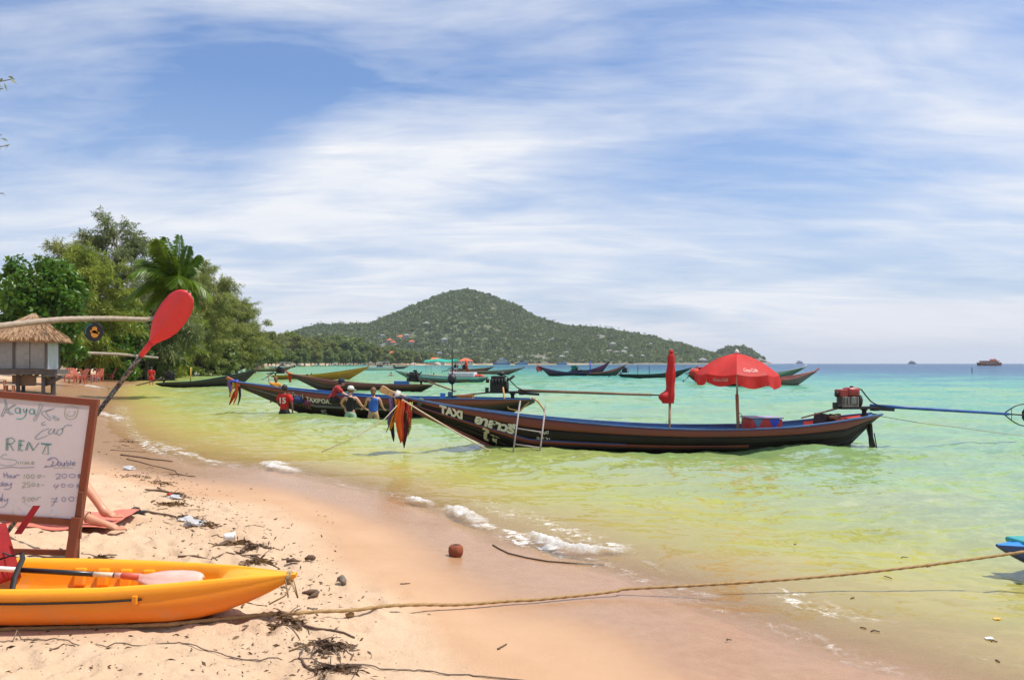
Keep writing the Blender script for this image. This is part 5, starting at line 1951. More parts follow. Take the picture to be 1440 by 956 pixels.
# ---- generic longtail for all the others
def longtail(px_bow, py_bow, d_bow, px_st, py_st, d_st, label, cols, B=1.4, zmid=0.45, tmid=0.58, stem=0.2, stern=0.06, eng=None, ribbons=None, prow=0.35, group='longtail boats at anchor', extra=None, bowcurve=1.9):
    P0, P1 = at(px_bow, py_bow, d_bow), at(px_st, py_st, d_st)
    ax = Vector((P1.x - P0.x, P1.y - P0.y, 0))
    L = ax.length
    rz = math.atan2(ax.y, ax.x)
    root = empty('longtail_boat', (P0.x, P0.y, 0), rz, label, 'boat', group)
    zb, zs = P0.z, P1.z
    sheer = []
    for i in range(13):
        t = i / 12
        z = zmid + (zb - zmid) * ((tmid - t) / tmid) ** bowcurve if t < tmid else zmid + (zs - zmid) * ((t - tmid) / (1 - tmid)) ** 1.8
        sheer.append((t, z))
    h = Hull(L, B, sheer, stem=stem, stern=stern, draft=0.25, tipdrop=0.12, sterndrop=0.12)
    far_hull_parts(h, root, cols, True)
    for t in (0.3, 0.45, 0.6, 0.75):
        MB().box((t * L, 0, h.zs(t) - 0.15), (0.22, 2 * abs(h.pt(t, 0.25, 1).y) - 0.05, 0.04)).build('thwart', cols['inside'], root)
    tip = Vector((0, 0, h.zs(0)))
    d = Vector((-0.3, 0, 0.19)).normalized()
    if prow > 0:
        MB().bar(tip + Vector((0.3, 0, -0.14)), tip + d * prow, 0.10, 0.12, w2=0.10, h2=0.09).build('prow', cols.get('prow', PROWWOOD), root, bevel=0.01)
    if eng:
        t = eng.get('t', 0.95)
        engine(root, Vector((t * L, 0, h.zs(t) - 0.03)), dict(block=eng.get('block', DARKIRON), head=eng.get('head', DARKIRON), dark=DARKIRON, tube=eng.get('tube', TUBEBROWN), guard=eng.get('guard', False), tiller=TUBEBROWN), 1, 0, eng.get('shaft', (3.6, 0.1)), False, eng.get('tank', False), eng.get('scale', 1.0), eng.get('side', 0), eng.get('tiller'))
    if ribbons:
        M = Matrix.Translation(root.location) @ Matrix.Rotation(rz, 4, 'Z')
        g = empty('ribbon_garland', M @ (tip + Vector((0.05, 0, 0))), 0, ribbons[0], 'ribbons')
        for k, (x, ln, w, c, sw) in enumerate(ribbons[1]):
            ribbon(g, (x, 0, 0), ln, w, cloth(*c), sw, k + 30, 'ribbon', -0.1 if k % 2 else 0.08)
        MB().tube([Vector((0.11 * math.cos(a), 0.11 * math.sin(a), 0.02 * math.sin(a * 3))) for a in [i * 0.524 for i in range(13)]], 0.05, 7).build('knot', cloth(*ribbons[1][0][3]), g, True)
    return root, h, L, rz


def bcol(name, hull, top, strake, rail, inside, prow=None):
    mk = lambda s, c: mat(name + '_' + s, c, 0.5, 0.25, 2.2, 0.04, 15, dirt=0.3, stretch=(0.25, 1, 1))
    d = dict(hull=mk('hull', hull), top=mk('top', top), strake=mk('strake', strake), rail=mk('rail', rail), inside=mk('inside', inside))
    if prow:
        d['prow'] = mk('prow', prow)
    return d


C = {
    'purple': ('purple', (0.20, 0.12, 0.33)), 'orange': ('orange', (0.80, 0.13, 0.015)), 'scarlet': ('scarlet', (0.62, 0.05, 0.02)), 'yellow': ('yellow', (0.75, 0.50, 0.05)),
    'blue': ('blue', (0.03, 0.08, 0.45)), 'navy': ('navy', (0.03, 0.035, 0.07)), 'green': ('green', (0.05, 0.25, 0.10)), 'pink': ('pink', (0.65, 0.16, 0.18)),
}
# second boat, with the people round it
B2, H2, L2, RZ2 = longtail(327, 536, 28.0, 752, 561, 26.6, 'red-brown taxi boat with white lettering and people standing round it',
                           bcol('second', (0.020, 0.012, 0.010), (0.19, 0.045, 0.026), (0.16, 0.15, 0.14), (0.04, 0.15, 0.38), (0.03, 0.15, 0.38), (0.45, 0.12, 0.04)), B=1.5, zmid=0.60, tmid=0.60, stem=0.24, stern=0.09, bowcurve=1.55,
                           eng=dict(t=0.93, shaft=(4.35, -0.12), scale=1.05, tiller=(-2.3, 0.2, 0.05)), prow=0.25,
                           ribbons=('blue, yellow and red sashes on the second boat\'s bow', [(-0.05, 0.35, 0.16, C['blue'], -0.1), (0.0, 0.55, 0.10, C['yellow'], -0.12), (0.10, 0.82, 0.11, C['scarlet'], -0.3), (0.14, 0.8, 0.09, C['orange'], -0.1), (0.18, 0.85, 0.08, C['navy'], -0.05), (-0.12, 0.4, 0.14, C['purple'], 0.05)]))
hull_text(H2, B2, 'TAXIBOAT', 0.20, L2 * 0.272, 0.33, -1, LETTER, 1.0, 0.008, off=0.03)
hull_text(H2, B2, 'แต่งแม่', 0.19, L2 * 0.205, 0.30, -1, LETTER, 1.1, 0.006, off=0.03)
hull_text(H2, B2, 'LOTUS', 0.19, L2 * 0.225, 0.62, -1, mat('letter_bronze', (0.22, 0.13, 0.07), 0.6), 1.1, 0.004, off=0.03)
hull_text(H2, B2, '5', 0.28, L2 * 0.315, 0.76, -1, LETTERY, 1.9, 0.008, off=0.03)

# ---- the other boats in the bay
_cb = bcol('brown', (0.045, 0.020, 0.014), (0.16, 0.045, 0.028), (0.14, 0.07, 0.04), (0.28, 0.12, 0.08), (0.24, 0.11, 0.08), (0.35, 0.08, 0.04))
B3, H3, L3, RZ3 = longtail(406, 525, 53, 607, 541, 50.5, 'dark brown longtail boat right behind the taxi boat, orange sash on its bow', _cb, B=1.5, zmid=0.42, tmid=0.62, stem=0.22, bowcurve=1.6, eng=dict(t=0.93, shaft=(3.3, -0.95), scale=1.1, side=-0.6),
                           ribbons=('orange-red sash on the dark brown boat\'s bow', [(0.0, 0.62, 0.16, C['orange'], 0.0), (0.08, 0.6, 0.12, C['scarlet'], 0.05), (-0.06, 0.4, 0.12, C['orange'], -0.05)]))
_p = at(565, 538, 51)
_o = MB().box((0, 0, 0.0), (0.95, 0.5, 0.34)).build('cool_box', mat('cool_box_blue', (0.04, 0.17, 0.42), 0.4, 0.1), None, bevel=0.04, loc=(_p.x, _p.y, _p.z - 0.05))
tag(_o, 'blue cool box in the stern of the dark brown boat', 'cool box')
longtail(518, 515.5, 85, 382, 528, 87, 'yellow-ochre longtail boat moored across the bay', bcol('ochre', (0.42, 0.20, 0.015), (0.62, 0.32, 0.02), (0.45, 0.20, 0.02), (0.60, 0.30, 0.03), (0.40, 0.20, 0.04), (0.6, 0.28, 0.04)), B=1.6, zmid=0.52, tmid=0.62, bowcurve=1.4,
         eng=dict(t=0.96, shaft=(0.9, -0.45), scale=1.2, tiller=(-3.6, 0.1, 0.0)))
longtail(361, 519, 60, 221, 539, 62.5, 'black-green longtail boat at left with a yellow post amidships', bcol('moss', (0.020, 0.020, 0.013), (0.045, 0.042, 0.025), (0.03, 0.03, 0.02), (0.05, 0.20, 0.30), (0.06, 0.20, 0.28), (0.42, 0.15, 0.10)), B=1.5, zmid=0.35, tmid=0.66, stem=0.16, stern=0.03, bowcurve=1.5,
         eng=dict(t=0.93, shaft=(2.6, -0.55), scale=1.15))
_p = at(268, 539, 61.4)
_o = MB().tube([(0, 0, 0), (0.02, 0, 1.3)], 0.045, 8).build('mooring_post', mat('post_yellow', (0.55, 0.36, 0.04), 0.6, 0.2), None, True, loc=(_p.x, _p.y, 0.15))
tag(_o, 'yellow post standing in the black-green longtail boat', 'post')
_b4, _h4, _l4, _r4 = longtail(557, 521, 76, 686, 530, 74, 'teal-bowed longtail boat with white deck cover and green awning', bcol('teal', (0.10, 0.20, 0.19), (0.30, 0.58, 0.55), (0.45, 0.16, 0.09), (0.42, 0.40, 0.36), (0.40, 0.33, 0.28), (0.16, 0.30, 0.28)), B=1.7, zmid=0.50, tmid=0.6, bowcurve=1.6,
                              eng=None)
MB().box((_l4 * 0.73, 0, _h4.zs(0.73) + 0.22), (_l4 * 0.28, 1.2, 0.42)).build('deck_cover', mat('cover_white', (0.60, 0.60, 0.63), 0.6, 0.1), _b4, bevel=0.06)
_m = MB()
_m.strip([[(x * _l4, y, _h4.zs(0.5) + 1.62 - 0.25 * abs(y) ** 2 + 0.06 * math.sin(x * 30)) for y in (-0.95, -0.5, 0, 0.5, 0.95)] for x in [0.34 + 0.046 * i for i in range(8)]])
_m.build('awning', mat('awning_green', (0.03, 0.42, 0.31), 0.7, 0.12, 2, trans=0.3), _b4, True)
for _x in (0.36, 0.64):
    for _y in (-0.75, 0.75):
        MB().tube([(_x * _l4, _y, _h4.zs(0.5) - 0.1), (_x * _l4, _y, _h4.zs(0.5) + 1.5)], 0.02, 6).build('awning_pole', STEEL, _b4)
for _k, _x in enumerate((0.885, 0.93)):
    _pw = Matrix.Translation(_b4.location) @ Matrix.Rotation(_r4, 4, 'Z') @ Vector((_x * _l4, 0, _h4.zs(_x)))
    _o = MB().blob((0, 0, 0.05), 0.26, _k, 2, 0.15, (1.2, 1.2, 0.8)).build('cargo_bundle', mat('bundle_red', (0.50, 0.07, 0.04), 0.8, 0.2), None, True, loc=_pw)
    tag(_o, ['red bundle at the stern of the awning boat, inner one', 'red bundle at the very stern of the awning boat'][_k], 'bundle')
_p = at(657, 524, 80)
_r = empty('flag_mast', (_p.x, _p.y, 0.1), 0, 'slanting mast wrapped in red cloth behind the white deck cover', 'mast')
MB().tube([(0.15, 0, 0), (-0.15, 0, 1.9)], 0.06, 8).build('pole', WOODDARK, _r)
MB().tube([(0.05, 0, 0.7), (-0.12, 0, 1.72), (-0.16, 0, 2.0)], [0.10, 0.12, 0.05], 9).build('cloth', cloth('scarlet', (0.62, 0.05, 0.02)), _r, True)
longtail(736, 517, 128, 640, 521, 132, 'pale pink-decked longtail boat beyond the green awning', bcol('pinkish', (0.14, 0.11, 0.09), (0.34, 0.26, 0.20), (0.5, 0.18, 0.1), (0.60, 0.27, 0.2), (0.45, 0.20, 0.15), (0.5, 0.2, 0.12)), B=1.7, zmid=0.55, tmid=0.6,
         eng=dict(t=0.9, shaft=(2.2, -0.3), scale=1.3))
longtail(758, 514.5, 117, 828, 524, 113, 'black longtail boat with pink sashes and green engine on the far right of mid bay', bcol('ink', (0.014, 0.014, 0.024), (0.03, 0.035, 0.09), (0.20, 0.04, 0.04), (0.10, 0.10, 0.26), (0.10, 0.05, 0.06), (0.40, 0.12, 0.10)), B=1.6, zmid=0.50, tmid=0.62, eng=dict(t=0.80, block=mat('engine_green', (0.02, 0.20, 0.13), 0.5), head=mat('engine_green', (0.02, 0.2, 0.13)), shaft=(1.4, -0.8), scale=1.35, tank=True),
         ribbons=('pink sashes on the bow of the black mid-bay boat', [(0.0, 0.9, 0.5, C['pink'], -0.2), (0.2, 0.8, 0.4, C['scarlet'], 0.1), (-0.25, 0.7, 0.4, C['pink'], -0.1)]))
longtail(858, 508, 143, 800, 522, 147, 'purple longtail boat with raised bow and upright blue post', bcol('plum', (0.05, 0.02, 0.05), (0.26, 0.04, 0.13), (0.34, 0.06, 0.08), (0.24, 0.06, 0.20), (0.2, 0.03, 0.06), (0.03, 0.03, 0.08)), B=1.6, zmid=0.55, tmid=0.6)
_p = at(830, 524, 140)
_o = MB().tube([(0, 0, 0), (0, 0, 1.9)], 0.10, 8).build('mooring_post', mat('post_blue', (0.04, 0.06, 0.40), 0.6), None, True, loc=(_p.x, _p.y, 0.2))
tag(_o, 'upright blue post in the purple longtail boat', 'post')
longtail(879, 513, 116, 818, 525, 118, 'longtail boat with pink patterned top plank in front of the purple one', bcol('coral', (0.02, 0.02, 0.015), (0.52, 0.15, 0.12), (0.05, 0.2, 0.1), (0.55, 0.25, 0.2), (0.3, 0.1, 0.08), (0.55, 0.18, 0.16)), B=1.5, zmid=0.45, tmid=0.62, bowcurve=1.6)
longtail(972, 517, 98, 869, 526, 100, 'dark green longtail boat with two thin poles left of the parasols', bcol('bottle', (0.010, 0.016, 0.012), (0.025, 0.05, 0.035), (0.03, 0.04, 0.03), (0.10, 0.11, 0.09), (0.10, 0.11, 0.09), (0.40, 0.30, 0.2)), B=1.5, zmid=0.40, tmid=0.62, bowcurve=1.8, eng=dict(t=0.96, shaft=(0.9, -0.3), scale=1.1))
for _px, _lb in ((897, 'thin dark pole nearer the stern of the dark green boat'), (913, 'thin dark pole amidships of the dark green boat')):
    _p = at(_px, 527, 99)
    _o = MB().tube([(0, 0, 0), (0, 0, 1.45)], 0.035, 6).build('thin_pole', WOODDARK, None, True, loc=(_p.x, _p.y, 0.1))
    tag(_o, _lb, 'pole')
longtail(1132, 515.5, 79, 968, 527, 76, 'green longtail boat with white rail behind the open parasol', bcol('leaf', (0.02, 0.05, 0.03), (0.07, 0.22, 0.12), (0.12, 0.12, 0.1), (0.45, 0.45, 0.42), (0.3, 0.33, 0.3), (0.5, 0.48, 0.45)), B=1.6, zmid=0.48, tmid=0.60, bowcurve=1.7, eng=dict(t=0.95, block=ENGRED, head=ENGRED, shaft=(0.7, -0.5), scale=1.1, tank=True))
_p = at(972, 527, 75.5)
_o = MB().blob((0, 0, 0.35), 0.55, 3, 2, 0.2, (0.9, 0.8, 0.9)).build('red_tarpaulin', cloth('scarlet', (0.62, 0.05, 0.02)), None, True, loc=(_p.x + 0.3, _p.y, 0.5))
tag(_o, 'bundled red tarpaulin at the stern of the green boat', 'tarpaulin')
longtail(1148, 521, 66, 1012, 539, 61, 'brown longtail boat with red rail behind the open parasol pole', bcol('umber', (0.035, 0.022, 0.014), (0.14, 0.055, 0.035), (0.12, 0.08, 0.05), (0.42, 0.10, 0.07), (0.30, 0.10, 0.07), (0.30, 0.06, 0.04)), B=1.6, zmid=0.40, tmid=0.6, bowcurve=1.7)
longtail(348, 515.5, 190, 287, 518.5, 186, 'far dark longtail boat near the beach wall', bcol('far', (0.025, 0.02, 0.015), (0.09, 0.06, 0.04), (0.1, 0.08, 0.05), (0.35, 0.30, 0.22), (0.25, 0.2, 0.15)), B=1.6, zmid=0.7, tmid=0.6, eng=None)
longtail(575, 514, 255, 538, 516, 250, 'small dark longtail boat far off below the terracotta hall', bcol('far', (0.025, 0.02, 0.015), (0.09, 0.06, 0.04), (0.1, 0.08, 0.05), (0.35, 0.30, 0.22), (0.25, 0.2, 0.15)), B=1.7, zmid=0.75, tmid=0.6, eng=None)

longtail(413, 514.5, 172, 352, 518, 176, 'tan longtail boat with white rail far off the bay corner', bcol('sandy', (0.16, 0.10, 0.05), (0.40, 0.28, 0.15), (0.3, 0.2, 0.1), (0.55, 0.52, 0.46), (0.4, 0.32, 0.24), (0.45, 0.3, 0.18)), B=1.7, zmid=0.6, tmid=0.6, eng=dict(t=0.94, shaft=(1.2, -0.4), scale=1.2))
longtail(694, 515.5, 160, 634, 519, 164, 'orange-decked longtail boat behind the red-wrapped mast', bcol('rusty', (0.06, 0.035, 0.025), (0.45, 0.13, 0.05), (0.3, 0.1, 0.05), (0.55, 0.28, 0.15), (0.5, 0.2, 0.1), (0.5, 0.2, 0.1)), B=1.7, zmid=0.6, tmid=0.6, eng=dict(t=0.94, shaft=(1.2, -0.4), scale=1.3))


# ---- speedboats, ferries and the dive boat far out
def speedboat(px, d, L, label, rz, canopy=True, colr=(0.62, 0.62, 0.62), group='white speedboats off the far shore'):
    x = (px - 720) / F * d
    root = empty('speedboat', (x, d, 0), rz, label, 'boat', group)
    hm = mat('boat_white_%d' % int(colr[0] * 100 + colr[2] * 1000), colr, 0.35, 0.06)
    rows = []
    for t in (0, .08, .2, .4, .7, 1.0):
        b = L * 0.15 * (1 - (1 - min(t * 1.6, 1)) ** 2) ** 0.5 if t > 0 else 0.02
        z = 0.95 - 0.25 * t
        rows.append([(t * L - L / 2, -b, z), (t * L - L / 2, -b * 0.85, 0.1), (t * L - L / 2, 0, -0.25 + 0.3 * (1 - t) ** 4), (t * L - L / 2, b * 0.85, 0.1), (t * L - L / 2, b, z), (t * L - L / 2, 0, z + 0.05), (t * L - L / 2, -b, z)])
    MB().strip(rows).build('hull', hm, root, True)
    MB().box((L * 0.02, 0, 1.1), (L * 0.22, L * 0.2, 0.6), None, 0.8).build('console', mat('boat_glass', (0.06, 0.08, 0.10), 0.2), root)
    if canopy:
        MB().box((L * 0.15, 0, 2.15), (L * 0.42, L * 0.27, 0.10)).build('canopy', hm, root, bevel=0.04)
        for sx in (-0.03, 0.33):
            for sy in (-1, 1):
                MB().tube([(L * sx, sy * L * 0.12, 0.7), (L * sx, sy * L * 0.125, 2.12)], 0.035, 5).build('canopy_post', STEEL, root)
    MB().box((L * 0.52, 0, 0.75), (0.5, 0.5, 1.0)).build('outboard_motor', DARKIRON, root, bevel=0.05)
    return root


speedboat(533, 210, 7.5, 'white canopied speedboat beyond the yellow-ochre boat\'s bow', 0.2)
speedboat(396, 300, 9, 'long white speedboat off the bay corner left', 0.1)
for _k, (_px, _d) in enumerate([(418, 470), (447, 520), (470, 560), (492, 590), (512, 620)]):
    speedboat(_px, _d, 9, ['white speedboat, first of the row off the far beach', 'white speedboat, second of the row off the far beach', 'white speedboat, third of the row off the far beach', 'white speedboat, fourth of the row off the far beach', 'white speedboat, last of the row toward the terracotta hall'][_k], rng.uniform(-0.6, 0.6), _k % 2 == 0)


def ferry(px, d, L, label, hullc, cabc, roofc, rz=0.0, decks=1, name='ferry', group='larger boats far out'):
    x = (px - 720) / F * d
    root = empty(name, (x, d, 0), rz, label, 'boat', group)
    rows = []
    hm = mat('fh' + str(hullc), hullc, 0.5, 0.15, 0.5)
    cm = mat('fc' + str(cabc), cabc, 0.5, 0.15, 0.5)
    rm = mat('fr' + str(roofc), roofc, 0.5, 0.15, 0.5)
    hb = L * 0.105
    for t in (0, .05, .15, .35, .7, .92, 1.0):
        b = L * 0.13 * min(1, (t * 5) ** 0.6 if t > 0 else 0.05) * (1 - 0.25 * max(0, t - 0.8) / 0.2)
        z = hb * (1.25 - 0.5 * math.sin(math.pi * min(t * 1.05, 1)))
        rows.append([((t - 0.5) * L, -b, z), ((t - 0.5) * L + (1 - t) * L * 0.03, -b * 0.8, -0.3), ((t - 0.5) * L + (1 - t) * L * 0.03, b * 0.8, -0.3), ((t - 0.5) * L, b, z), ((t - 0.5) * L, -b, z)])
    MB().strip(rows).add(rows[0][:4], [(0, 1, 2, 3)]).add(rows[-1][:4], [(0, 1, 2, 3)]).build('hull', hm, root)
    z = hb * 0.75
    for k in range(decks):
        w = 0.74 - 0.16 * k
        hgt = L * 0.105
        x0 = 0.03
        MB().box((x0 * L, 0, z + hgt / 2), (w * L * 0.94, L * 0.2, hgt)).build('cabin', cm, root)
        n = 9
        for j in range(n):
            xx = x0 * L + (j - (n - 1) / 2) * w * L * 0.9 / n
            MB().box((xx, -L * 0.1, z + hgt * 0.6), (w * L * 0.5 / n, 0.12, hgt * 0.45)).build('window', DARKW, root)
        z += hgt
        MB().box((x0 * L, 0, z + 0.12), (w * L, L * 0.24, 0.3)).build('deck_roof', rm, root)
        z += 0.28
    MB().box((-0.02 * L + 0.22 * L * (1 if decks == 1 else 0), 0, z + L * 0.03), (L * 0.2, L * 0.15, L * 0.07)).build('wheelhouse', rm if decks == 1 else cm, root)
    MB().tube([(0.26 * L, 0, z), (0.26 * L, 0, z + L * 0.13)], L * 0.006, 5).build('mast', rm, root)
    return root


ferry(1390, 660, 20, 'red-brown wooden dive boat on the horizon at far right', (0.24, 0.075, 0.03), (0.60, 0.42, 0.30), (0.55, 0.16, 0.06), 0.05, 1, 'dive_boat')
ferry(1282, 2300, 24, 'blue and white ferry far out on the horizon', (0.05, 0.09, 0.20), (0.35, 0.40, 0.48), (0.10, 0.17, 0.30), 0.0, 2)
ferry(1124, 4200, 44, 'tiny hazy ferry on the horizon right of the headland', (0.10, 0.14, 0.22), (0.25, 0.30, 0.38), (0.15, 0.2, 0.3), 0.2, 2)
ferry(705, 1010, 22, 'blue and white ferry at the far shore, left of the pair', (0.03, 0.10, 0.38), (0.50, 0.53, 0.58), (0.04, 0.14, 0.45), 0.1, 2)
ferry(733, 1050, 17, 'smaller blue ferry at the far shore, right of the pair', (0.03, 0.12, 0.42), (0.40, 0.45, 0.55), (0.04, 0.16, 0.5), 0.1, 1)
ferry(790, 1120, 14, 'low blue boat at the far shore under the white cottages', (0.03, 0.12, 0.42), (0.40, 0.45, 0.55), (0.04, 0.16, 0.5), 0.1, 1)
_p = at(1367.5, 524, 160)
_o = MB().tube([(0, 0, -1), (-0.12, 0, 0.95)], 0.07, 7).build('marker_stake', WOODDARK, None, True, loc=(_p.x, _p.y, 0))
tag(_o, 'lone dark stake standing out of the water below the dive boat', 'stake')

# blue and orange boards, box in the second boat
M2 = Matrix.Translation(B2.location) @ Matrix.Rotation(RZ2, 4, 'Z')
_p = at(629, 567, 27)
_o = MB().box((0, 0, 0.0), (0.17, 0.05, 0.46), (0, 0.05, 0)).build('upright_board', mat('board_blue', (0.05, 0.22, 0.55), 0.5, 0.1), None, loc=(_p.x - 0.15, _p.y - 0.1, _p.z + 0.12))
tag(_o, 'bright blue upright board in the taxi boat stern half', 'board')
_o = MB().box((0, 0, 0.0), (0.14, 0.05, 0.52), (0, 0.05, 0)).build('upright_board', mat('board_slate', (0.05, 0.10, 0.15), 0.5, 0.1), None, loc=(_p.x + 0.09, _p.y - 0.1, _p.z + 0.13))
tag(_o, 'slate-grey upright board beside the bright blue board', 'board')
_o = MB().tube([(0, 0, 0), (0, 0, 2.0)], 0.022, 7).build('thin_pole', WOODDARK, None, True, loc=(_p.x + 0.16, _p.y + 0.1, _p.z - 0.2))
tag(_o, 'thin dark pole standing by the two boards in the taxi boat', 'pole')
_MP = (_p.x + 0.16, _p.y + 0.1)
_o = MB().blob((0, 0, 0), 0.17, 8, 2, 0.1, (1, 1, 1.1)).build('black_float', mat('black_rubber', (0.012, 0.012, 0.013), 0.5), None, True, loc=(_MP[0], _MP[1], _p.z + 0.82 + 0.0))
tag(_o, 'black float hung on the thin pole above the boards', 'float')
_p = at(655, 566, 26.9)
_o = empty('wooden_crate', (_p.x, _p.y, _p.z - 0.22), RZ2, 'orange-brown wooden crate in the taxi boat by its engine', 'crate')
for _k in range(3):
    MB().box((0, -0.22, 0.12 + 0.14 * _k), (0.52, 0.025, 0.125)).build('slat', mat('crate_orange', (0.48, 0.17, 0.035), 0.7, 0.2, 4), _o)
MB().box((0, 0.01, 0.25), (0.5, 0.42, 0.46)).build('box', mat('crate_orange2', (0.36, 0.13, 0.03), 0.7, 0.2, 4), _o)
# loop of orange hose over the second boat's stern
_p = at(752, 562, 26.6)
_o = MB().tube([Vector((0.0, -0.1, 0.0)) + Vector(q) for q in ((-1.05, 0, 0.42), (-1.0, -0.05, 0.0), (-0.86, -0.12, -0.28), (-0.5, -0.15, -0.36), (-0.25, -0.1, -0.12), (-0.1, 0, 0.08), (0.1, 0, -0.05), (0.3, -0.02, -0.32), (0.36, -0.02, -0.62))], 0.03, 7).build('fuel_hose', mat('hose_orange', (0.50, 0.26, 0.09), 0.6, 0.2), None, True, loc=(_p.x, _p.y, _p.z))
tag(_o, 'tan hose looped over the stern of the taxi boat', 'hose')

# ------------------------------------------------------------------ people
def skin_mesh(verts, edges, radii, root=0, sub=2):
    me = bpy.data.meshes.new('figure')
    me.from_pydata([tuple(v) for v in verts], edges, [])
    o = bpy.data.objects.new('figure', me)
    md = o.modifiers.new('skin', 'SKIN')
    md.use_smooth_shade = True
    for i, r in enumerate(radii):
        r = r if isinstance(r, tuple) else (r, r)
        me.skin_vertices[0].data[i].radius = r
        me.skin_vertices[0].data[i].use_root = (i == root)
    s = o.modifiers.new('sub', 'SUBSURF')
    s.levels = s.render_levels = sub
    out = eval_mesh(o)
    bpy.data.meshes.remove(me)
    return out


def merge_meshes(ms, name):
    bm = bmesh.new()
    for m in ms:
        bm.from_mesh(m)
        bpy.data.meshes.remove(m)
    me = bpy.data.meshes.new(name)
    bm.to_mesh(me)
    bm.free()
    me.polygons.foreach_set('use_smooth', [True] * len(me.polygons))
    return me


SKIN = mat('skin_tan', (0.46, 0.235, 0.145), 0.5, 0.10, 6, spec=0.4)
SKIND = mat('skin_brown', (0.16, 0.07, 0.04), 0.5, 0.10, 6, spec=0.4)
SKINP = mat('skin_fair', (0.56, 0.30, 0.20), 0.5, 0.10, 6, spec=0.4)
HAIR = mat('hair_dark', (0.012, 0.009, 0.008), 0.6, 0.2, 30)
HAIRB = mat('hair_brown', (0.16, 0.07, 0.03), 0.6, 0.2, 30)

STAND = dict(pel=(0, 0, .95), waist=(0, 0, 1.10), chest=(0, 0.0, 1.30), neck=(0, 0, 1.46), head=(0, 0.015, 1.60),
             shl=(-.185, 0, 1.40), ell=(-.25, 0, 1.13), wrl=(-.25, .06, .90), hal=(-.245, .09, .81),
             shr=(.185, 0, 1.40), elr=(.25, 0, 1.13), wrr=(.25, .06, .90), har=(.245, .09, .81),
             hil=(-.095, 0, .90), knl=(-.11, .01, .48), anl=(-.11, 0, .08), tol=(-.12, .17, .03),
             hir=(.095, 0, .90), knr=(.11, .01, .48), anr=(.11, 0, .08), tor=(.12, .17, .03))


def finger_set(wr, ha, r=0.009):
    """five bent fingers past the palm"""
    wr, ha = Vector(wr), Vector(ha)
    d = (ha - wr).normalized()
    s = d.cross(Vector((0, 0.3, 1)))
    if s.length < 0.2:
        s = d.cross(Vector((1, 0, 0)))
    s.normalize()
    n = s.cross(d).normalized()
    m = MB()
    for k, ln in enumerate((0.070, 0.082, 0.078, 0.060)):
        b = ha + s * (k - 1.5) * 0.02
        m.tube([b - d * 0.02, b + d * ln * 0.5, b + d * ln * 0.8 - n * ln * 0.3, b + d * ln * 0.9 - n * ln * 0.55], [r, r, r * 0.9, r * 0.6], 6)
    b = ha.lerp(wr, 0.35) - s * 0.035
    m.tube([b + s * 0.015, b - s * 0.02 + d * 0.025, b - s * 0.025 + d * 0.06 - n * 0.015], [r * 1.1, r * 1.05, r * 0.6], 6)
    me = bpy.data.meshes.new('fingers')
    me.from_pydata([tuple(p) for p in m.v], [], m.f)
    return me


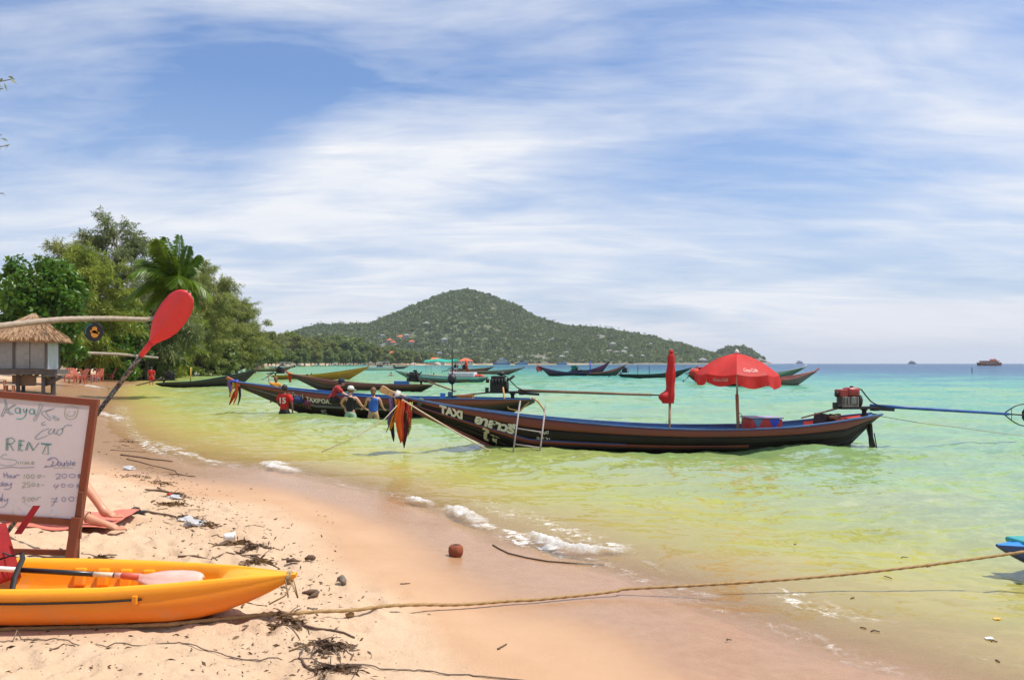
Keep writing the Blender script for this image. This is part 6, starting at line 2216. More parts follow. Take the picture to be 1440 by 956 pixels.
def person(label, loc, rz, pose, skin, clothes, hair=None, cap=None, group=None, sc=1.0, facing=0.0):
    P = dict(STAND)
    P.update(pose)
    names = ['pel', 'waist', 'chest', 'neck', 'head', 'shl', 'ell', 'wrl', 'hal', 'shr', 'elr', 'wrr', 'har', 'hil', 'knl', 'anl', 'tol', 'hir', 'knr', 'anr', 'tor']
    rad = dict(pel=(.135, .10), waist=(.125, .09), chest=(.15, .105), neck=(.055, .055), head=(.06, .06), shl=(.065, .06), ell=(.043, .043), wrl=(.031, .026), hal=(.036, .018), shr=(.065, .06), elr=(.043, .043), wrr=(.031, .026), har=(.036, .018),
               hil=(.088, .088), knl=(.058, .058), anl=(.042, .042), tol=(.035, .02), hir=(.088, .088), knr=(.058, .058), anr=(.042, .042), tor=(.035, .02))
    E = [('pel', 'waist'), ('waist', 'chest'), ('chest', 'neck'), ('neck', 'head'), ('chest', 'shl'), ('shl', 'ell'), ('ell', 'wrl'), ('wrl', 'hal'), ('chest', 'shr'), ('shr', 'elr'), ('elr', 'wrr'), ('wrr', 'har'),
         ('pel', 'hil'), ('hil', 'knl'), ('knl', 'anl'), ('anl', 'tol'), ('pel', 'hir'), ('hir', 'knr'), ('knr', 'anr'), ('anr', 'tor')]
    ix = {n: i for i, n in enumerate(names)}
    root = empty('person', loc, rz, label, 'person', group)
    root.scale = (sc,) * 3
    ms = [skin_mesh([P[n] for n in names], [(ix[a], ix[b]) for a, b in E], [rad[n] for n in names], 0)]
    # head: skull, jaw, nose, ears
    hc = Vector(P['head']) + Vector((0, 0.01, 0.03))
    up = (Vector(P['head']) - Vector(P['neck'])).normalized()
    hm = MB()
    hm.blob(hc, 0.098, 1, 3, 0.0, (0.86, 1.0, 1.15))
    hm.blob(hc + Vector((0, 0.03, -0.06)), 0.066, 1, 2, 0.0, (0.95, 1.0, 0.9))
    hm.blob(hc + Vector((0, 0.105, -0.02)), 0.018, 1, 1, 0.0, (0.8, 1, 1.5))
    for s in (-1, 1):
        hm.blob(hc + Vector((s * 0.087, 0.0, -0.01)), 0.026, 1, 1, 0.0, (0.4, 0.8, 1.2))
    me = bpy.data.meshes.new('head')
    me.from_pydata([tuple(p) for p in hm.v], [], hm.f)
    ms.append(me)
    ms.append(finger_set(P['wrl'], P['hal']))
    ms.append(finger_set(P['wrr'], P['har']))
    link('body', merge_meshes(ms, 'body'), skin, root)
    for s in (-1, 1):
        MB().blob(hc + Vector((s * 0.036, 0.094, 0.005)), 0.011, 1, 1, 0).build('eye', HAIR, root, True)
    MB().blob(hc + Vector((0, 0.092, -0.062)), 0.018, 1, 1, 0, (1.3, 0.5, 0.35)).build('mouth', mat('lips', (0.30, 0.09, 0.07), 0.5), root, True)
    for (nm, parts, m, grow) in clothes:
        vs, es, rr = [], [], []
        id2 = {}
        for seg in parts:
            a, b = seg[0], seg[1]
            for n in (a, b):
                if n not in id2:
                    id2[n] = len(vs)
                    if isinstance(n, tuple):
                        q = Vector(P[n[0]]).lerp(Vector(P[n[1]]), n[2])
                        r0, r1 = rad[n[0]], rad[n[1]]
                        r = tuple(r0[i] + (r1[i] - r0[i]) * n[2] + grow for i in (0, 1))
                    else:
                        q = Vector(P[n])
                        r = (rad[n][0] + grow, rad[n][1] + grow)
                    vs.append(q)
                    rr.append(r)
            es.append((id2[a], id2[b]))
        link(nm, skin_mesh(vs, es, rr, 0), m, root)
    if hair:
        hb = MB()
        hb.blob(hc + Vector((0, -0.016, 0.022)), 0.106, 2, 3, 0.03, (0.92, 0.98, 1.1))
        if hair[1] > 0:
            hb.blob(hc + Vector((0, -0.08, -0.06)), 0.07, 3, 2, 0.06, (1.0, 0.7, 1.0 + hair[1]))
        hb.build('hair', hair[0], root, True)
    if cap:
        cb = MB()
        cb.lathe([(0.108, -0.01), (0.110, 0.03), (0.098, 0.08), (0.06, 0.115), (0.01, 0.125)], 18, hc + Vector((0, -0.01, 0.03)))
        cc = cb.build('cap', cap[0], root, True)
        a = cap[1]
        d = Vector((math.sin(a), math.cos(a), 0))
        s = Vector((d.y, -d.x, 0))
        c0 = hc + Vector((0, -0.01, 0.03))
        rows = []
        for q in (0.0, 0.5, 1.0):
            rows.append([c0 + d * (0.085 + 0.10 * q * (1 - 0.25 * k * k)) + s * k * 0.085 + Vector((0, 0, -0.012 * q)) for k in (-1, -0.5, 0, 0.5, 1)])
        b = MB().strip(rows).build('cap_brim', cap[0], root, True)
        sm = b.modifiers.new('thick', 'SOLIDIFY')
        sm.thickness = 0.008
    return root


SHIRT = [('waist', 'chest'), ('waist', 'pel'), ('chest', ('chest', 'neck', 0.6)), ('chest', 'shl'), ('shl', ('shl', 'ell', 0.75)), ('chest', 'shr'), ('shr', ('shr', 'elr', 0.75))]
TANK = [('waist', 'chest'), ('waist', 'pel'), ('chest', ('chest', 'neck', 0.45)), ('chest', ('chest', 'shl', 0.75)), ('chest', ('chest', 'shr', 0.75))]
SHORTS = [('pel', ('pel', 'waist', 0.5)), ('pel', 'hil'), ('hil', ('hil', 'knl', 0.75)), ('pel', 'hir'), ('hir', ('hir', 'knr', 0.75))]
REDS = cloth('red_shirt', (0.60, 0.022, 0.018))
DKR = cloth('dark_red_shirt', (0.42, 0.035, 0.04))
BLK = cloth('black_vest', (0.008, 0.008, 0.009))
BLU = cloth('blue_vest', (0.035, 0.13, 0.52))
MINT = cloth('mint_shorts', (0.36, 0.50, 0.36))
NAVYS = cloth('dark_shorts', (0.02, 0.018, 0.022))
TANS = cloth('tan_shorts', (0.42, 0.28, 0.16))


def wade(px, top_py, d):
    """standing in the shallows with the crown of the head at the given pixel"""
    p = at(px, top_py, d)
    return Vector((p.x, p.y, p.z - 1.74))


_d1 = 26.2
P1 = person('person in a red number 15 shirt wading at the taxi boat\'s bow', wade(400, 541.5, _d1), R(-8), dict(ell=(-.235, .04, 1.14), wrl=(-.2, .2, 1.02), hal=(-.18, .27, .99), elr=(.27, -.02, 1.12), wrr=(.27, .02, .86), har=(.265, .05, .77)), SKIND, [('shirt', SHIRT, REDS, 0.028), ('shorts', SHORTS, NAVYS, 0.035)], (HAIR, 0), None, 'people round the taxi boat')
# number on the shirt back
_v, _f = text_mesh('15', 0.26, 0, 0.008)
MB().add([Vector((p.x - 0.14, -0.148 - 0.012 * math.cos((p.x - 0.14) * 9) - 0.0, p.z + 1.16 + p.y)) for p in _v], _f).build('shirt_number', mat('shirt_print', (0.75, 0.62, 0.60), 0.8), P1)
person('person in black vest and white cap wading beside the taxi boat', wade(493, 544, 25.9), R(-12), dict(ell=(-.36, .10, 1.22), wrl=(-.42, .30, 1.12), hal=(-.43, .38, 1.10), elr=(.33, .08, 1.15), wrr=(.46, .22, 1.0), har=(.52, .27, 0.98)), SKINP, [('vest', TANK, BLK, 0.03), ('shorts', SHORTS, MINT, 0.04)], (HAIRB, 0), (cloth('white_cap', (0.75, 0.74, 0.72)), 1.2), 'people round the taxi boat')
person('person in a blue vest with hair up wading by the taxi boat', wade(525, 543, 25.8), R(6), dict(ell=(-.26, .12, 1.18), wrl=(-.34, .28, 1.05), hal=(-.38, .34, 1.03), elr=(.27, .10, 1.16), wrr=(.33, .28, 1.02), har=(.36, .35, 1.0)), SKINP, [('vest', TANK, BLU, 0.034), ('shorts', SHORTS, TANS, 0.03)], (HAIRB, 0.4), None, 'people round the taxi boat', 0.97)
# seated in the boat
SIT = dict(hil=(-.1, .02, .93), hir=(.1, .02, .93), knl=(-.13, .42, .95), knr=(.13, .42, .95), anl=(-.13, .46, .52), anr=(.13, .46, .52), tol=(-.13, .62, .48), tor=(.13, .62, .48))
_s = at(466, 560, 26.9)
person('seated person in dark red shirt and dark cap leaning over the boat\'s rail', Vector((_s.x, _s.y, _s.z - 0.985)), R(-75), dict(SIT, waist=(0, .06, 1.08), chest=(0, .17, 1.26), neck=(0, .27, 1.38), head=(0, .33, 1.48), shl=(-.19, .19, 1.34), shr=(.19, .19, 1.34), ell=(-.24, .40, 1.14), wrl=(-.2, .60, 1.06), hal=(-.18, .68, 1.04), elr=(.24, .42, 1.12), wrr=(.2, .62, 1.04), har=(.18, .70, 1.02), pel=(0, 0, .97)), SKINP,
       [('shirt', SHIRT, DKR, 0.03), ('shorts', SHORTS, NAVYS, 0.035)], (HAIR, 0), (cloth('navy_cap', (0.02, 0.03, 0.07)), 0.1), 'people round the taxi boat')
_s = at(388, 548, 27.9)
person('small seated person in yellow-orange top in the taxi boat\'s bow', Vector((_s.x, _s.y, _s.z - 1.12 * 0.72)), R(30), dict(SIT, ell=(-.3, .12, 1.5), wrl=(-.3, .14, 1.72), hal=(-.3, .15, 1.80)), SKIN, [('shirt', SHIRT, cloth('yellow_orange', (0.75, 0.33, 0.05)), 0.03), ('shorts', SHORTS, NAVYS, 0.03)], (HAIRB, 0.2), None, 'people round the taxi boat', 0.72)
# bags beside the seated person
for _k, (_px, _py, _c, _lb) in enumerate([(420, 553, (0.03, 0.05, 0.16), 'dark blue bag in the taxi boat'), (438, 556, (0.22, 0.05, 0.12), 'maroon bag in the taxi boat'), (452, 557, (0.02, 0.02, 0.025), 'black bag in the taxi boat next to the seated person')]):
    _p = at(_px, _py + 7, 27.3)
    _o = MB().blob((0, 0, 0), 0.22, _k, 2, 0.14, (1.3, 0.9, 0.65)).build('travel_bag', cloth('bag%d' % _k, _c), None, True, loc=(_p.x, _p.y, _p.z - 0.05))
    tag(_o, _lb, 'bag')
# swimmers further out
SWIM = dict(ell=(-.34, .12, 1.26), wrl=(-.42, .28, 1.22), hal=(-.44, .36, 1.2), elr=(.34, .12, 1.26), wrr=(.42, .28, 1.22), har=(.44, .36, 1.2))
for _k, (_px, _d, _z, _rz, _c, _lb) in enumerate([(550, 112, -1.2, 0.3, None, 'bare-shouldered swimmer between the brown and the awning boats'), (418, 98, -1.38, 1.0, cloth('navy', (0.03, 0.035, 0.07)), 'dark-haired swimmer left behind the yellow-ochre boat'), (425, 99, -1.38, 0.2, cloth('navy', (0.03, 0.035, 0.07)), 'swimmer just right of the dark-haired one'),
                                                  (438, 97, -1.18, -0.4, BLU, 'swimmer in blue standing behind the yellow-ochre boat'), (432, 80, -1.05, 0.8, cloth('orange', (0.80, 0.13, 0.015)), 'person in orange standing before the yellow-ochre boat'), (1399 - 789, 118, -1.4, 0.3, None, 'swimmer near the bow of the awning boat'), (575, 110, -1.36, 0.0, None, 'lone far swimmer left of the awning boat')]):
    person(_lb, Vector(((_px - 720) / F * _d, _d, _z)), _rz, SWIM, SKIN, [('shirt', SHIRT, _c, 0.03)] if _c else [('shorts', SHORTS, NAVYS, 0.03)], (HAIR, 0), None, 'swimmers in the bay')
_s = at(636, 522, 75)
person('person in pink top standing in the awning boat', Vector((_s.x, _s.y, _s.z - 1.1)), 0.3, {}, SKIN, [('shirt', SHIRT, cloth('pink', (0.65, 0.16, 0.18)), 0.03), ('shorts', SHORTS, NAVYS, 0.035)], (HAIR, 0), None, None, 0.8)
_s = at(213, 521, 66)
person('person in a red shirt standing on the sand behind the paddle shaft', Vector((_s.x, _s.y, gz(_s.x, _s.y))), 0.5, {}, SKIN, [('shirt', SHIRT, REDS, 0.03), ('shorts', SHORTS, REDS, 0.035)], (HAIR, 0), None, None)

# ------------------------------------------------------------------ kayaks
def kayak_material(name, top, low):
    m = bpy.data.materials.new(name)
    m.use_nodes = True
    t = NT(m.node_tree)
    tc = t.n('ShaderNodeTexCoord').outputs['Object']
    n = t.noise(tc, 1.6, 4, 0.5).outputs[0]
    z = t.n('ShaderNodeSeparateXYZ', ins={0: tc}).outputs[2]
    f = t.maprange(t.math('ADD', z, t.math('MULTIPLY', t.math('SUBTRACT', n, 0.5), 0.16)), 0.10, 0.30)
    c = t.mix(f, (*low, 1), (*top, 1))
    sc = t.noise(t.n('ShaderNodeMapping', ins={'Vector': tc, 'Scale': (0.7, 3, 6)}).outputs[0], 9, 7, 0.7, 0.4).outputs[0]
    c = t.mix(t.math('MULTIPLY', t.maprange(sc, 0.57, 0.70), 0.55), c, (0.50, 0.20, 0.05))
    dz = t.math('MULTIPLY', t.maprange(z, 0.16, 0.05), t.maprange(t.noise(tc, 5, 6, 0.7).outputs[0], 0.5, 0.68))
    c = t.mix(t.math('MULTIPLY', dz, 0.7), c, (0.45, 0.27, 0.14))
    p = t.n('ShaderNodeBsdfPrincipled', ins={'Base Color': c, 'Roughness': 0.38, 'Subsurface Weight': 0.0})
    t.t.links.new(t.maprange(sc, 0.4, 0.7, 0.34, 0.55), p.inputs['Roughness'])
    b = t.n('ShaderNodeBump', ins={'Strength': 0.25, 'Distance': 0.01, 'Height': t.noise(tc, 6, 3, 0.5).outputs[0]})
    t.t.links.new(b.outputs[0], p.inputs['Normal'])
    o = t.n('ShaderNodeOutputMaterial')
    t.t.links.new(p.outputs[0], o.inputs[0])
    return m


def kayak(root, L, W, hullm, deckm):
    """x = 0 at the bow tip, running to L; z = 0 on the ground"""
    tt = [0, .006, .02, .045, .08, .12, .16, .2, .25, .3, .36, .43, .5, .57, .64, .7, .75, .8, .84, .88, .92, .955, .98, 0.994, 1.0]
    def hw(t):
        return W / 2 * float(np.interp(t, [0, .02, .06, .12, .2, .3, .42, .55, .68, .8, .9, .96, .99, 1], [.045, .10, .23, .42, .66, .87, .99, 1, .96, .80, .52, .28, .13, .045]))
    def rail(t):
        return 0.215 + 0.026 * max(0, (0.34 - t) / 0.34) ** 1.7 + 0.026 * max(0, (t - 0.68) / 0.32) ** 1.7
    def keel(t):
        a = max(0, (0.20 - t) / 0.20)
        b = max(0, (t - 0.80) / 0.20)
        return 0.222 * a ** 1.8 + 0.222 * b ** 1.8
    rows = []
    for t in tt:
        w, zr, zk = hw(t), rail(t), keel(t)
        h = zr - zk
        row = []
        for (q, z) in ((1.0, 1.0), (1.025, .90), (1.0, .80), (.985, .74), (1.0, .66), (.985, .48), (.93, .30), (.82, .14), (.60, .03), (.30, .0), (.12, -.02), (0, -.03)):
            row.append(Vector((t * L, -w * q, zk + h * z)))
        rows.append(row + [Vector((p.x, -p.y, p.z)) for p in reversed(row[:-1])])
    MB().strip(rows).add(rows[0], [tuple(range(len(rows[0])))]).build('hull', hullm, root, True)
    # deck: rounded lip, then the moulded well
    rows = []
    for t in tt:
        w, zr = hw(t), rail(t)
        open_ = float(sstep(0.11, 0.17, t) * (1 - sstep(0.84, 0.90, t)))
        step = 0.02 * math.sin(t * 60) * open_
        fl = 0.065 + (0.04 if t < 0.3 else 0.0) + 0.5 * step
        row = []
        for (q, k) in ((1.0, 0), (.975, .16), (.93, .22), (.87, .16), (.82, 0), (.79, -.35), (.76, -.8), (.70, -1.0), (.40, -1.02), (0, -1.0)):
            if k >= 0:
                z = zr + 0.10 * k * min(1, w / 0.15)
            else:
                crown = zr + (0.012 + 0.05 * (1 - q) * (1 - open_)) * min(1, w / 0.22)
                z = crown + (fl - crown) * (-k) * open_
            row.append(Vector((t * L, -w * q, z)))
        rows.append(row + [Vector((p.x, -p.y, p.z)) for p in reversed(row[:-1])])
    MB().strip(rows).build('deck', deckm, root, True)
    return hw, rail, keel


KY = kayak_material('kayak_yellow', (0.80, 0.36, 0.008), (0.78, 0.19, 0.008))
KYD = kayak_material('kayak_yellow_deck', (0.82, 0.39, 0.008), (0.80, 0.27, 0.008))


def yellow_kayak():
    g = gp(150, 884)
    d = g.y + 0.30
    bow = at(417, 806, d - 0.10)
    z0 = min(gz(bow.x - 1.0, d), gz(bow.x - 1.6, d)) + 0.005
    rz = R(180 - 1.5)
    root = empty('yellow_kayak', (bow.x, d - 0.10, z0), rz, 'yellow-orange sit-on kayak lying on the sand in front of the sign', 'kayak')
    L, W = 3.25, 0.74
    hw, rail, keel = kayak(root, L, W, KY, KYD)
    blk = mat('black_webbing', (0.015, 0.014, 0.014), 0.7, 0.2, 30)
    # groove line and side toggles on the side that faces us (local +y)
    pts = [Vector((t * L, hw(t) * 0.995 + 0.006, keel(t) + (rail(t) - keel(t)) * 0.765)) for t in [0.235 + 0.02 * i for i in range(24)]]
    MB().tube(pts, 0.006, 5).build('side_cord', blk, root)
    for t in (0.245, 0.475):
        MB().box((t * L, hw(t) + 0.008, keel(t) + (rail(t) - keel(t)) * 0.765), (0.03, 0.02, 0.05)).build('cord_clip', KY, root, bevel=0.006)
    # moulded foot rests on the far wall
    for t in (0.30, 0.345, 0.39, 0.435):
        MB().box((t * L, -hw(t) * 0.74, 0.14), (0.075, 0.03, 0.11), (R(12), 0, 0)).build('foot_rest', KYD, root, bevel=0.012)
    # bow toggle with knotted line
    rp = mat('old_cord', (0.32, 0.22, 0.11), 0.9, 0.3, 40)
    for k in range(4):
        MB().tube([Vector((0.03 + 0.006 * k, 0.035 * math.cos(a + k), rail(0) - 0.025 + 0.035 * math.sin(a + k))) for a in [i * 0.6 for i in range(11)]], 0.006, 5).build('bow_lashing', rp, root, True)
    MB().tube([(0.02, 0.03, rail(0) - 0.04), (-0.025, 0.06, rail(0) - 0.12), (-0.01, 0.08, 0.22), (0.04, 0.10, 0.14), (0.12, 0.12, 0.10)], 0.005, 5).build('loose_end', rp, root, True)
    MB().tube([(0.04, 0.03, rail(0) - 0.05), (0.05, 0.05, 0.22), (0.03, 0.06, 0.12)], 0.004, 5).build('loose_end', rp, root, True)
    # padded seat back with its straps
    sb = cloth('seat_red', (0.33, 0.015, 0.018))
    rows = []
    for i in range(7):
        q = i / 6
        rows.append([Vector((1.83 + 0.10 * q + 0.03 * math.sin(k * 0.8), -0.30 + 0.60 * k / 8 + 0.0, 0.12 + 0.33 * q + 0.03 * math.sin(math.pi * k / 8) * q)) for k in range(9)])
    s = MB().strip(rows).build('seat_back', sb, root, True)
    so = s.modifiers.new('thick', 'SOLIDIFY')
    so.thickness = 0.045
    rows = [[Vector((1.80 - 0.10 * q, -0.27 - 0.03 * q, 0.40 + 0.17 * q)) + Vector((o, 0, 0)) for o in (-0.022, 0.022)] for q in [i / 5 for i in range(6)]]
    s = MB().strip(rows).build('seat_strap', sb, root)
    so = s.modifiers.new('thick', 'SOLIDIFY')
    so.thickness = 0.006
    for pts in ([(1.86, -0.15, 0.27), (1.72, -0.18, 0.305), (1.66, -0.10, 0.29), (1.61, 0.05, 0.22), (1.57, 0.15, 0.12), (1.50, 0.20, 0.09)], [(1.98, -0.2, 0.27), (1.90, -0.22, 0.31), (1.78, -0.2, 0.28)]):
        rows = [[Vector(p) + Vector((o, 0, 0)) for o in (-0.016, 0.016)] for p in pts]
        s = MB().strip(rows).build('black_strap', blk, root, True)
        so = s.modifiers.new('thick', 'SOLIDIFY')
        so.thickness = 0.008
    return root, L, hw, rail


YK, YL, Yhw, Yrail = yellow_kayak()


def paddle(root, a, b, blade_dir, shaftmats, bladem, blade_len=0.50, blade_w=0.185, shaft_r=0.015, face=None):
    """shaft from a to b, blade past b; face = blade normal"""
    a, b = Vector(a), Vector(b)
    d = (b - a).normalized()
    n = Vector(face).normalized()
    n = (n - d * n.dot(d)).normalized()
    s = d.cross(n).normalized()
    cuts = [0] + [c for c, m in shaftmats]
    for i, (c, m) in enumerate(shaftmats):
        MB().tube([a.lerp(b, cuts[i]), a.lerp(b, c)], shaft_r, 10).build('shaft', m, root, True)
    # neck + spoon blade
    MB().tube([b - d * 0.02, b + d * 0.10], [shaft_r * 1.15, shaft_r * 1.25], 10).build('neck', bladem, root, True)
    rows = []
    N = 18
    for i in range(N + 1):
        t = i / N
        w = blade_w / 2 * float(np.interp(t, [0, .06, .14, .25, .4, .6, .78, .9, .96, 1.0], [.17, .22, .42, .72, .93, 1.0, .93, .72, .48, .10]))
        c = b + d * (0.09 + blade_len * t)
        row = []
        for k in range(9):
            q = k / 4 - 1
            rib = 0.016 * math.exp(-(q * 7) ** 2) * (1 - t * 0.9) ** 0.5
            row.append(c + s * q * w + n * (rib - 0.016 * q * q + 0.02 * t * t))
        rows.append(row)
    o = MB().strip(rows).build('blade', bladem, root, True)
    so = o.modifiers.new('thick', 'SOLIDIFY')
    so.thickness = 0.007
    return o


# the red-bladed paddle leaning behind the sign
def leaning_paddle():
    _bd = gp(96, 794).y
    foot = at(5, 762, _bd + 0.55)
    foot.z = gz(foot.x, foot.y)
    t = at(203, 494, _bd + 0.16)
    root = empty('leaning_paddle', foot, 0, 'paddle with a red oval blade and worn black shaft leaning behind the sign', 'paddle')
    L = lambda p: p - root.location
    worn = mat('worn_shaft', (0.022, 0.02, 0.018), 0.55, 0.3, 14, 0.03, 60, dirt=0.95, dirtcol=(0.42, 0.37, 0.31))
    red = mat('blade_red', (0.60, 0.028, 0.035), 0.5, 0.12, 5, 0.03, 60, dirt=0.12, dirtcol=(0.42, 0.10, 0.08))
    dd = (t - foot).normalized()
    paddle(root, L(foot + dd * -0.02), L(t - dd * 0.02), None, [(0.55, worn), (0.83, worn), (1.0, worn)], red, 0.50, 0.215, 0.018, (0.15, -1, 0.05))


leaning_paddle()

# paddle lying in the yellow kayak
_Mk = Matrix.Translation(YK.location) @ Matrix.Rotation(YK.rotation_euler.z, 4, 'Z')
_Ki = _Mk.inverted()
_kd = YK.location.y


def on_kayak(px, py, off):
    d = _kd + off
    return at(px, py, d)


_pr = empty('kayak_paddle', on_kayak(-60, 796, 0.12), 0, 'paddle with a pink-red blade lying across the yellow kayak', 'paddle')
_LL = lambda p: p - _pr.location
_pink = mat('blade_pink', (0.68, 0.40, 0.33), 0.5, 0.2, 4, dirt=0.4, dirtcol=(0.62, 0.24, 0.18))
_aw, _bw = on_kayak(-60, 796, 0.12), on_kayak(167, 809, 0.02)
paddle(_pr, _LL(_aw), _LL(_bw), None, [(0.40, mat('white_grip', (0.68, 0.66, 0.63), 0.5, 0.1)), (0.85, mat('shaft_black', (0.015, 0.015, 0.016), 0.35, 0.2)), (0.97, mat('shaft_label', (0.60, 0.52, 0.36), 0.5, 0.3, 20)), (1.0, mat('shaft_black', (0.015, 0.015, 0.016)))],
       _pink, 0.42, 0.16, 0.015, (0.05, -0.45, 1))
MB().tube([_LL(_bw), _LL(_bw + (_bw - _aw).normalized() * 0.13)], [0.017, 0.022], 10).build('blade_socket', mat('socket_red', (0.50, 0.09, 0.05), 0.5), _pr, True)

# blue kayak moored at the right
_bb = at(1402, 764, 6.75)
_bk = empty('blue_kayak', (_bb.x, _bb.y, _bb.z - 0.25), R(7), 'blue kayak with teal deck afloat at the right edge', 'kayak')
kayak(_bk, 3.0, 0.74, mat('kayak_blue', (0.035, 0.06, 0.20), 0.45, 0.2, 3, dirt=0.3, dirtcol=(0.12, 0.10, 0.12)), mat('kayak_blue_deck', (0.02, 0.20, 0.55), 0.4, 0.15, 3))
MB().box((0.95, 0, 0.25), (1.5, 0.34, 0.05)).build('deck_cover', mat('teal_deck', (0.02, 0.30, 0.30), 0.4, 0.15), _bk, bevel=0.02)

# ------------------------------------------------------------------ the rental sign on its easel
def rental_sign():
    g = gp(96, 794)
    d = g.y
    u = d / F
    root = empty('rental_sign', (g.x, d, g.z), 0, 'hand-lettered white kayak rental board on a brown wooden easel', 'sign')
    px0, zg = 96, g.z
    def W(px, py, y=0.0):
        return Vector(((px - 720) * u - g.x, y, H - (py - HORIZON) * u - zg))
    wood = mat('easel_wood', (0.195, 0.042, 0.013), 0.5, 0.25, 4, 0.06, 25, dirt=0.2, stretch=(1, 1, 0.25))
    woodd = mat('easel_wood_dark', (0.15, 0.042, 0.018), 0.5, 0.25, 4, 0.06, 25, dirt=0.2, stretch=(1, 1, 0.25))
    # corners of the framed board (it stands askew on the sand)
    TR, BR = (134, 566), (110.5, 735)
    TLx = -150
    TL = (TLx, 566 - (134 - TLx) * 0.088)
    BL = (TLx - 12, 735 - (110.5 - TLx) * 0.078)
    fw = 9.5 * u
    MB().bar(W(*TL), W(TR[0] + 5, TR[1] + 0.4), 0.035, fw, (0, 0, 1)).build('frame_top', wood, root, bevel=0.003)
    MB().bar(W(*BL), W(BR[0] + 4, BR[1]), 0.035, fw, (0, 0, 1)).build('frame_bottom', wood, root, bevel=0.003)
    MB().bar(W(TR[0], TR[1] - 2, -0.004), W(BR[0] - 0.4, BR[1] + 4, -0.004), 0.036, fw * 1.02, (1, 0, 0)).build('frame_side', wood, root, bevel=0.003)
    MB().bar(W(TL[0], TL[1], -0.004), W(BL[0], BL[1], -0.004), 0.036, fw * 1.02, (1, 0, 0)).build('frame_side', wood, root, bevel=0.003)
    board = mat('whiteboard', (0.69, 0.675, 0.685), 0.32, 0.05, 2.0, 0.0, spec=0.5, dirt=0.10, dirtcol=(0.50, 0.43, 0.44))
    a, b, c, e = W(*TL), W(*TR), W(*BR), W(*BL)
    MB().add([a, b, c, e, a + Vector((0, .012, 0)), b + Vector((0, .012, 0)), c + Vector((0, .012, 0)), e + Vector((0, .012, 0))], [(0, 1, 2, 3), (7, 6, 5, 4), (0, 4, 5, 1), (1, 5, 6, 2), (2, 6, 7, 3), (3, 7, 4, 0)]).build('whiteboard', board, root)
    # strip of film along the top edge and the torn corner of the film
    def sheet(pts, m, nm, lift=0.003):
        MB().add([W(x, y, -lift) for x, y in pts], [tuple(range(len(pts)))]).build(nm, m, root)
    sheet([(-100, 548.5), (128.5, 569.5), (127, 576), (-100, 559)], mat('film_strip', (0.47, 0.46, 0.49), 0.35), 'film_strip')
    rows = []
    for i in range(6):
        t = i / 5
        rows.append([W(71.5 + 8 * t, 716 + 7 * t, -0.004 - 0.02 * math.sin(t * 2.8)), W(71.8 + 3 * t, 722 + 3.2 * t, -0.004 - 0.004 * t)])
    MB().strip(rows).build('film_curl', mat('film_white', (0.75, 0.73, 0.72), 0.4), root, True)
    for (x0, y0, x1, y1, w) in ((17.5, 711, 19, 724, 1.0), (25, 713, 40, 725, 0.7), (33, 707, 48, 715, 0.6)):
        MB().tube([W(x0, y0, -0.002), W((x0 + x1) / 2 - 1, (y0 + y1) / 2, -0.003), W(x1, y1, -0.002)], 0.0028 * w, 5).build('film_crease', mat('film_white', (0.75, 0.73, 0.72)), root, True)
    # legs and stretcher
    MB().bar(W(112, 726, -0.03), W(103, 800, -0.06), 0.045, 0.065, (1, 0, 0)).build('leg', wood, root, bevel=0.004)
    MB().bar(W(117, 690, -0.028), W(113, 756, -0.028), 0.025, 0.035, (1, 0, 0)).build('hinge_batten', woodd, root, bevel=0.003)
    MB().bar(W(101, 726, 0.04), W(90, 800, 0.12), 0.045, 0.065, (1, 0, 0)).build('leg', wood, root, bevel=0.004)
    MB().bar(W(TLx + 10, 700, -0.03), W(TLx - 4, 792, -0.06), 0.045, 0.065, (1, 0, 0)).build('leg', wood, root, bevel=0.004)
    MB().bar(W(TLx + 22, 700, 0.04), W(TLx + 6, 792, 0.3), 0.045, 0.065, (1, 0, 0)).build('leg', wood, root, bevel=0.004)
    MB().bar(W(TLx + 4, 776, 0.09), W(94, 781, 0.09), 0.022, 0.040, (0, 0, 1)).build('stretcher', wood, root, bevel=0.003)
    MB().lathe([(0.006, 0), (0.006, 0.006)], 8, W(89.5, 778, 0.06), (0, -1, 0)).build('bolt', STEEL, root)
    # ---- handwriting: pen strokes in board pixels
    ink = {'g': mat('ink_green', (0.10, 0.30, 0.27), 0.5, 0.1), 't': mat('ink_teal', (0.10, 0.42, 0.44), 0.5, 0.1), 'b': mat('ink_blue', (0.24, 0.25, 0.40), 0.5, 0.1), 'k': mat('ink_slate', (0.25, 0.36, 0.40), 0.5, 0.1), 'o': mat('ink_olive', (0.30, 0.37, 0.26), 0.5, 0.1)}

    def smooth(pts, closed=False):
        if len(pts) < 3:
            return pts
        out = []
        P_ = [Vector(p) for p in pts]
        for i in range(len(P_) - 1):
            p0, p1, p2, p3 = P_[max(i - 1, 0)], P_[i], P_[i + 1], P_[min(i + 2, len(P_) - 1)]
            for k in range(5):
                t = k / 5
                out.append(0.5 * ((2 * p1) + (p2 - p0) * t + (2 * p0 - 5 * p1 + 4 * p2 - p3) * t * t + (3 * p1 - p0 - 3 * p2 + p3) * t ** 3))
        out.append(P_[-1])
        return [(p.x, p.y) for p in out]

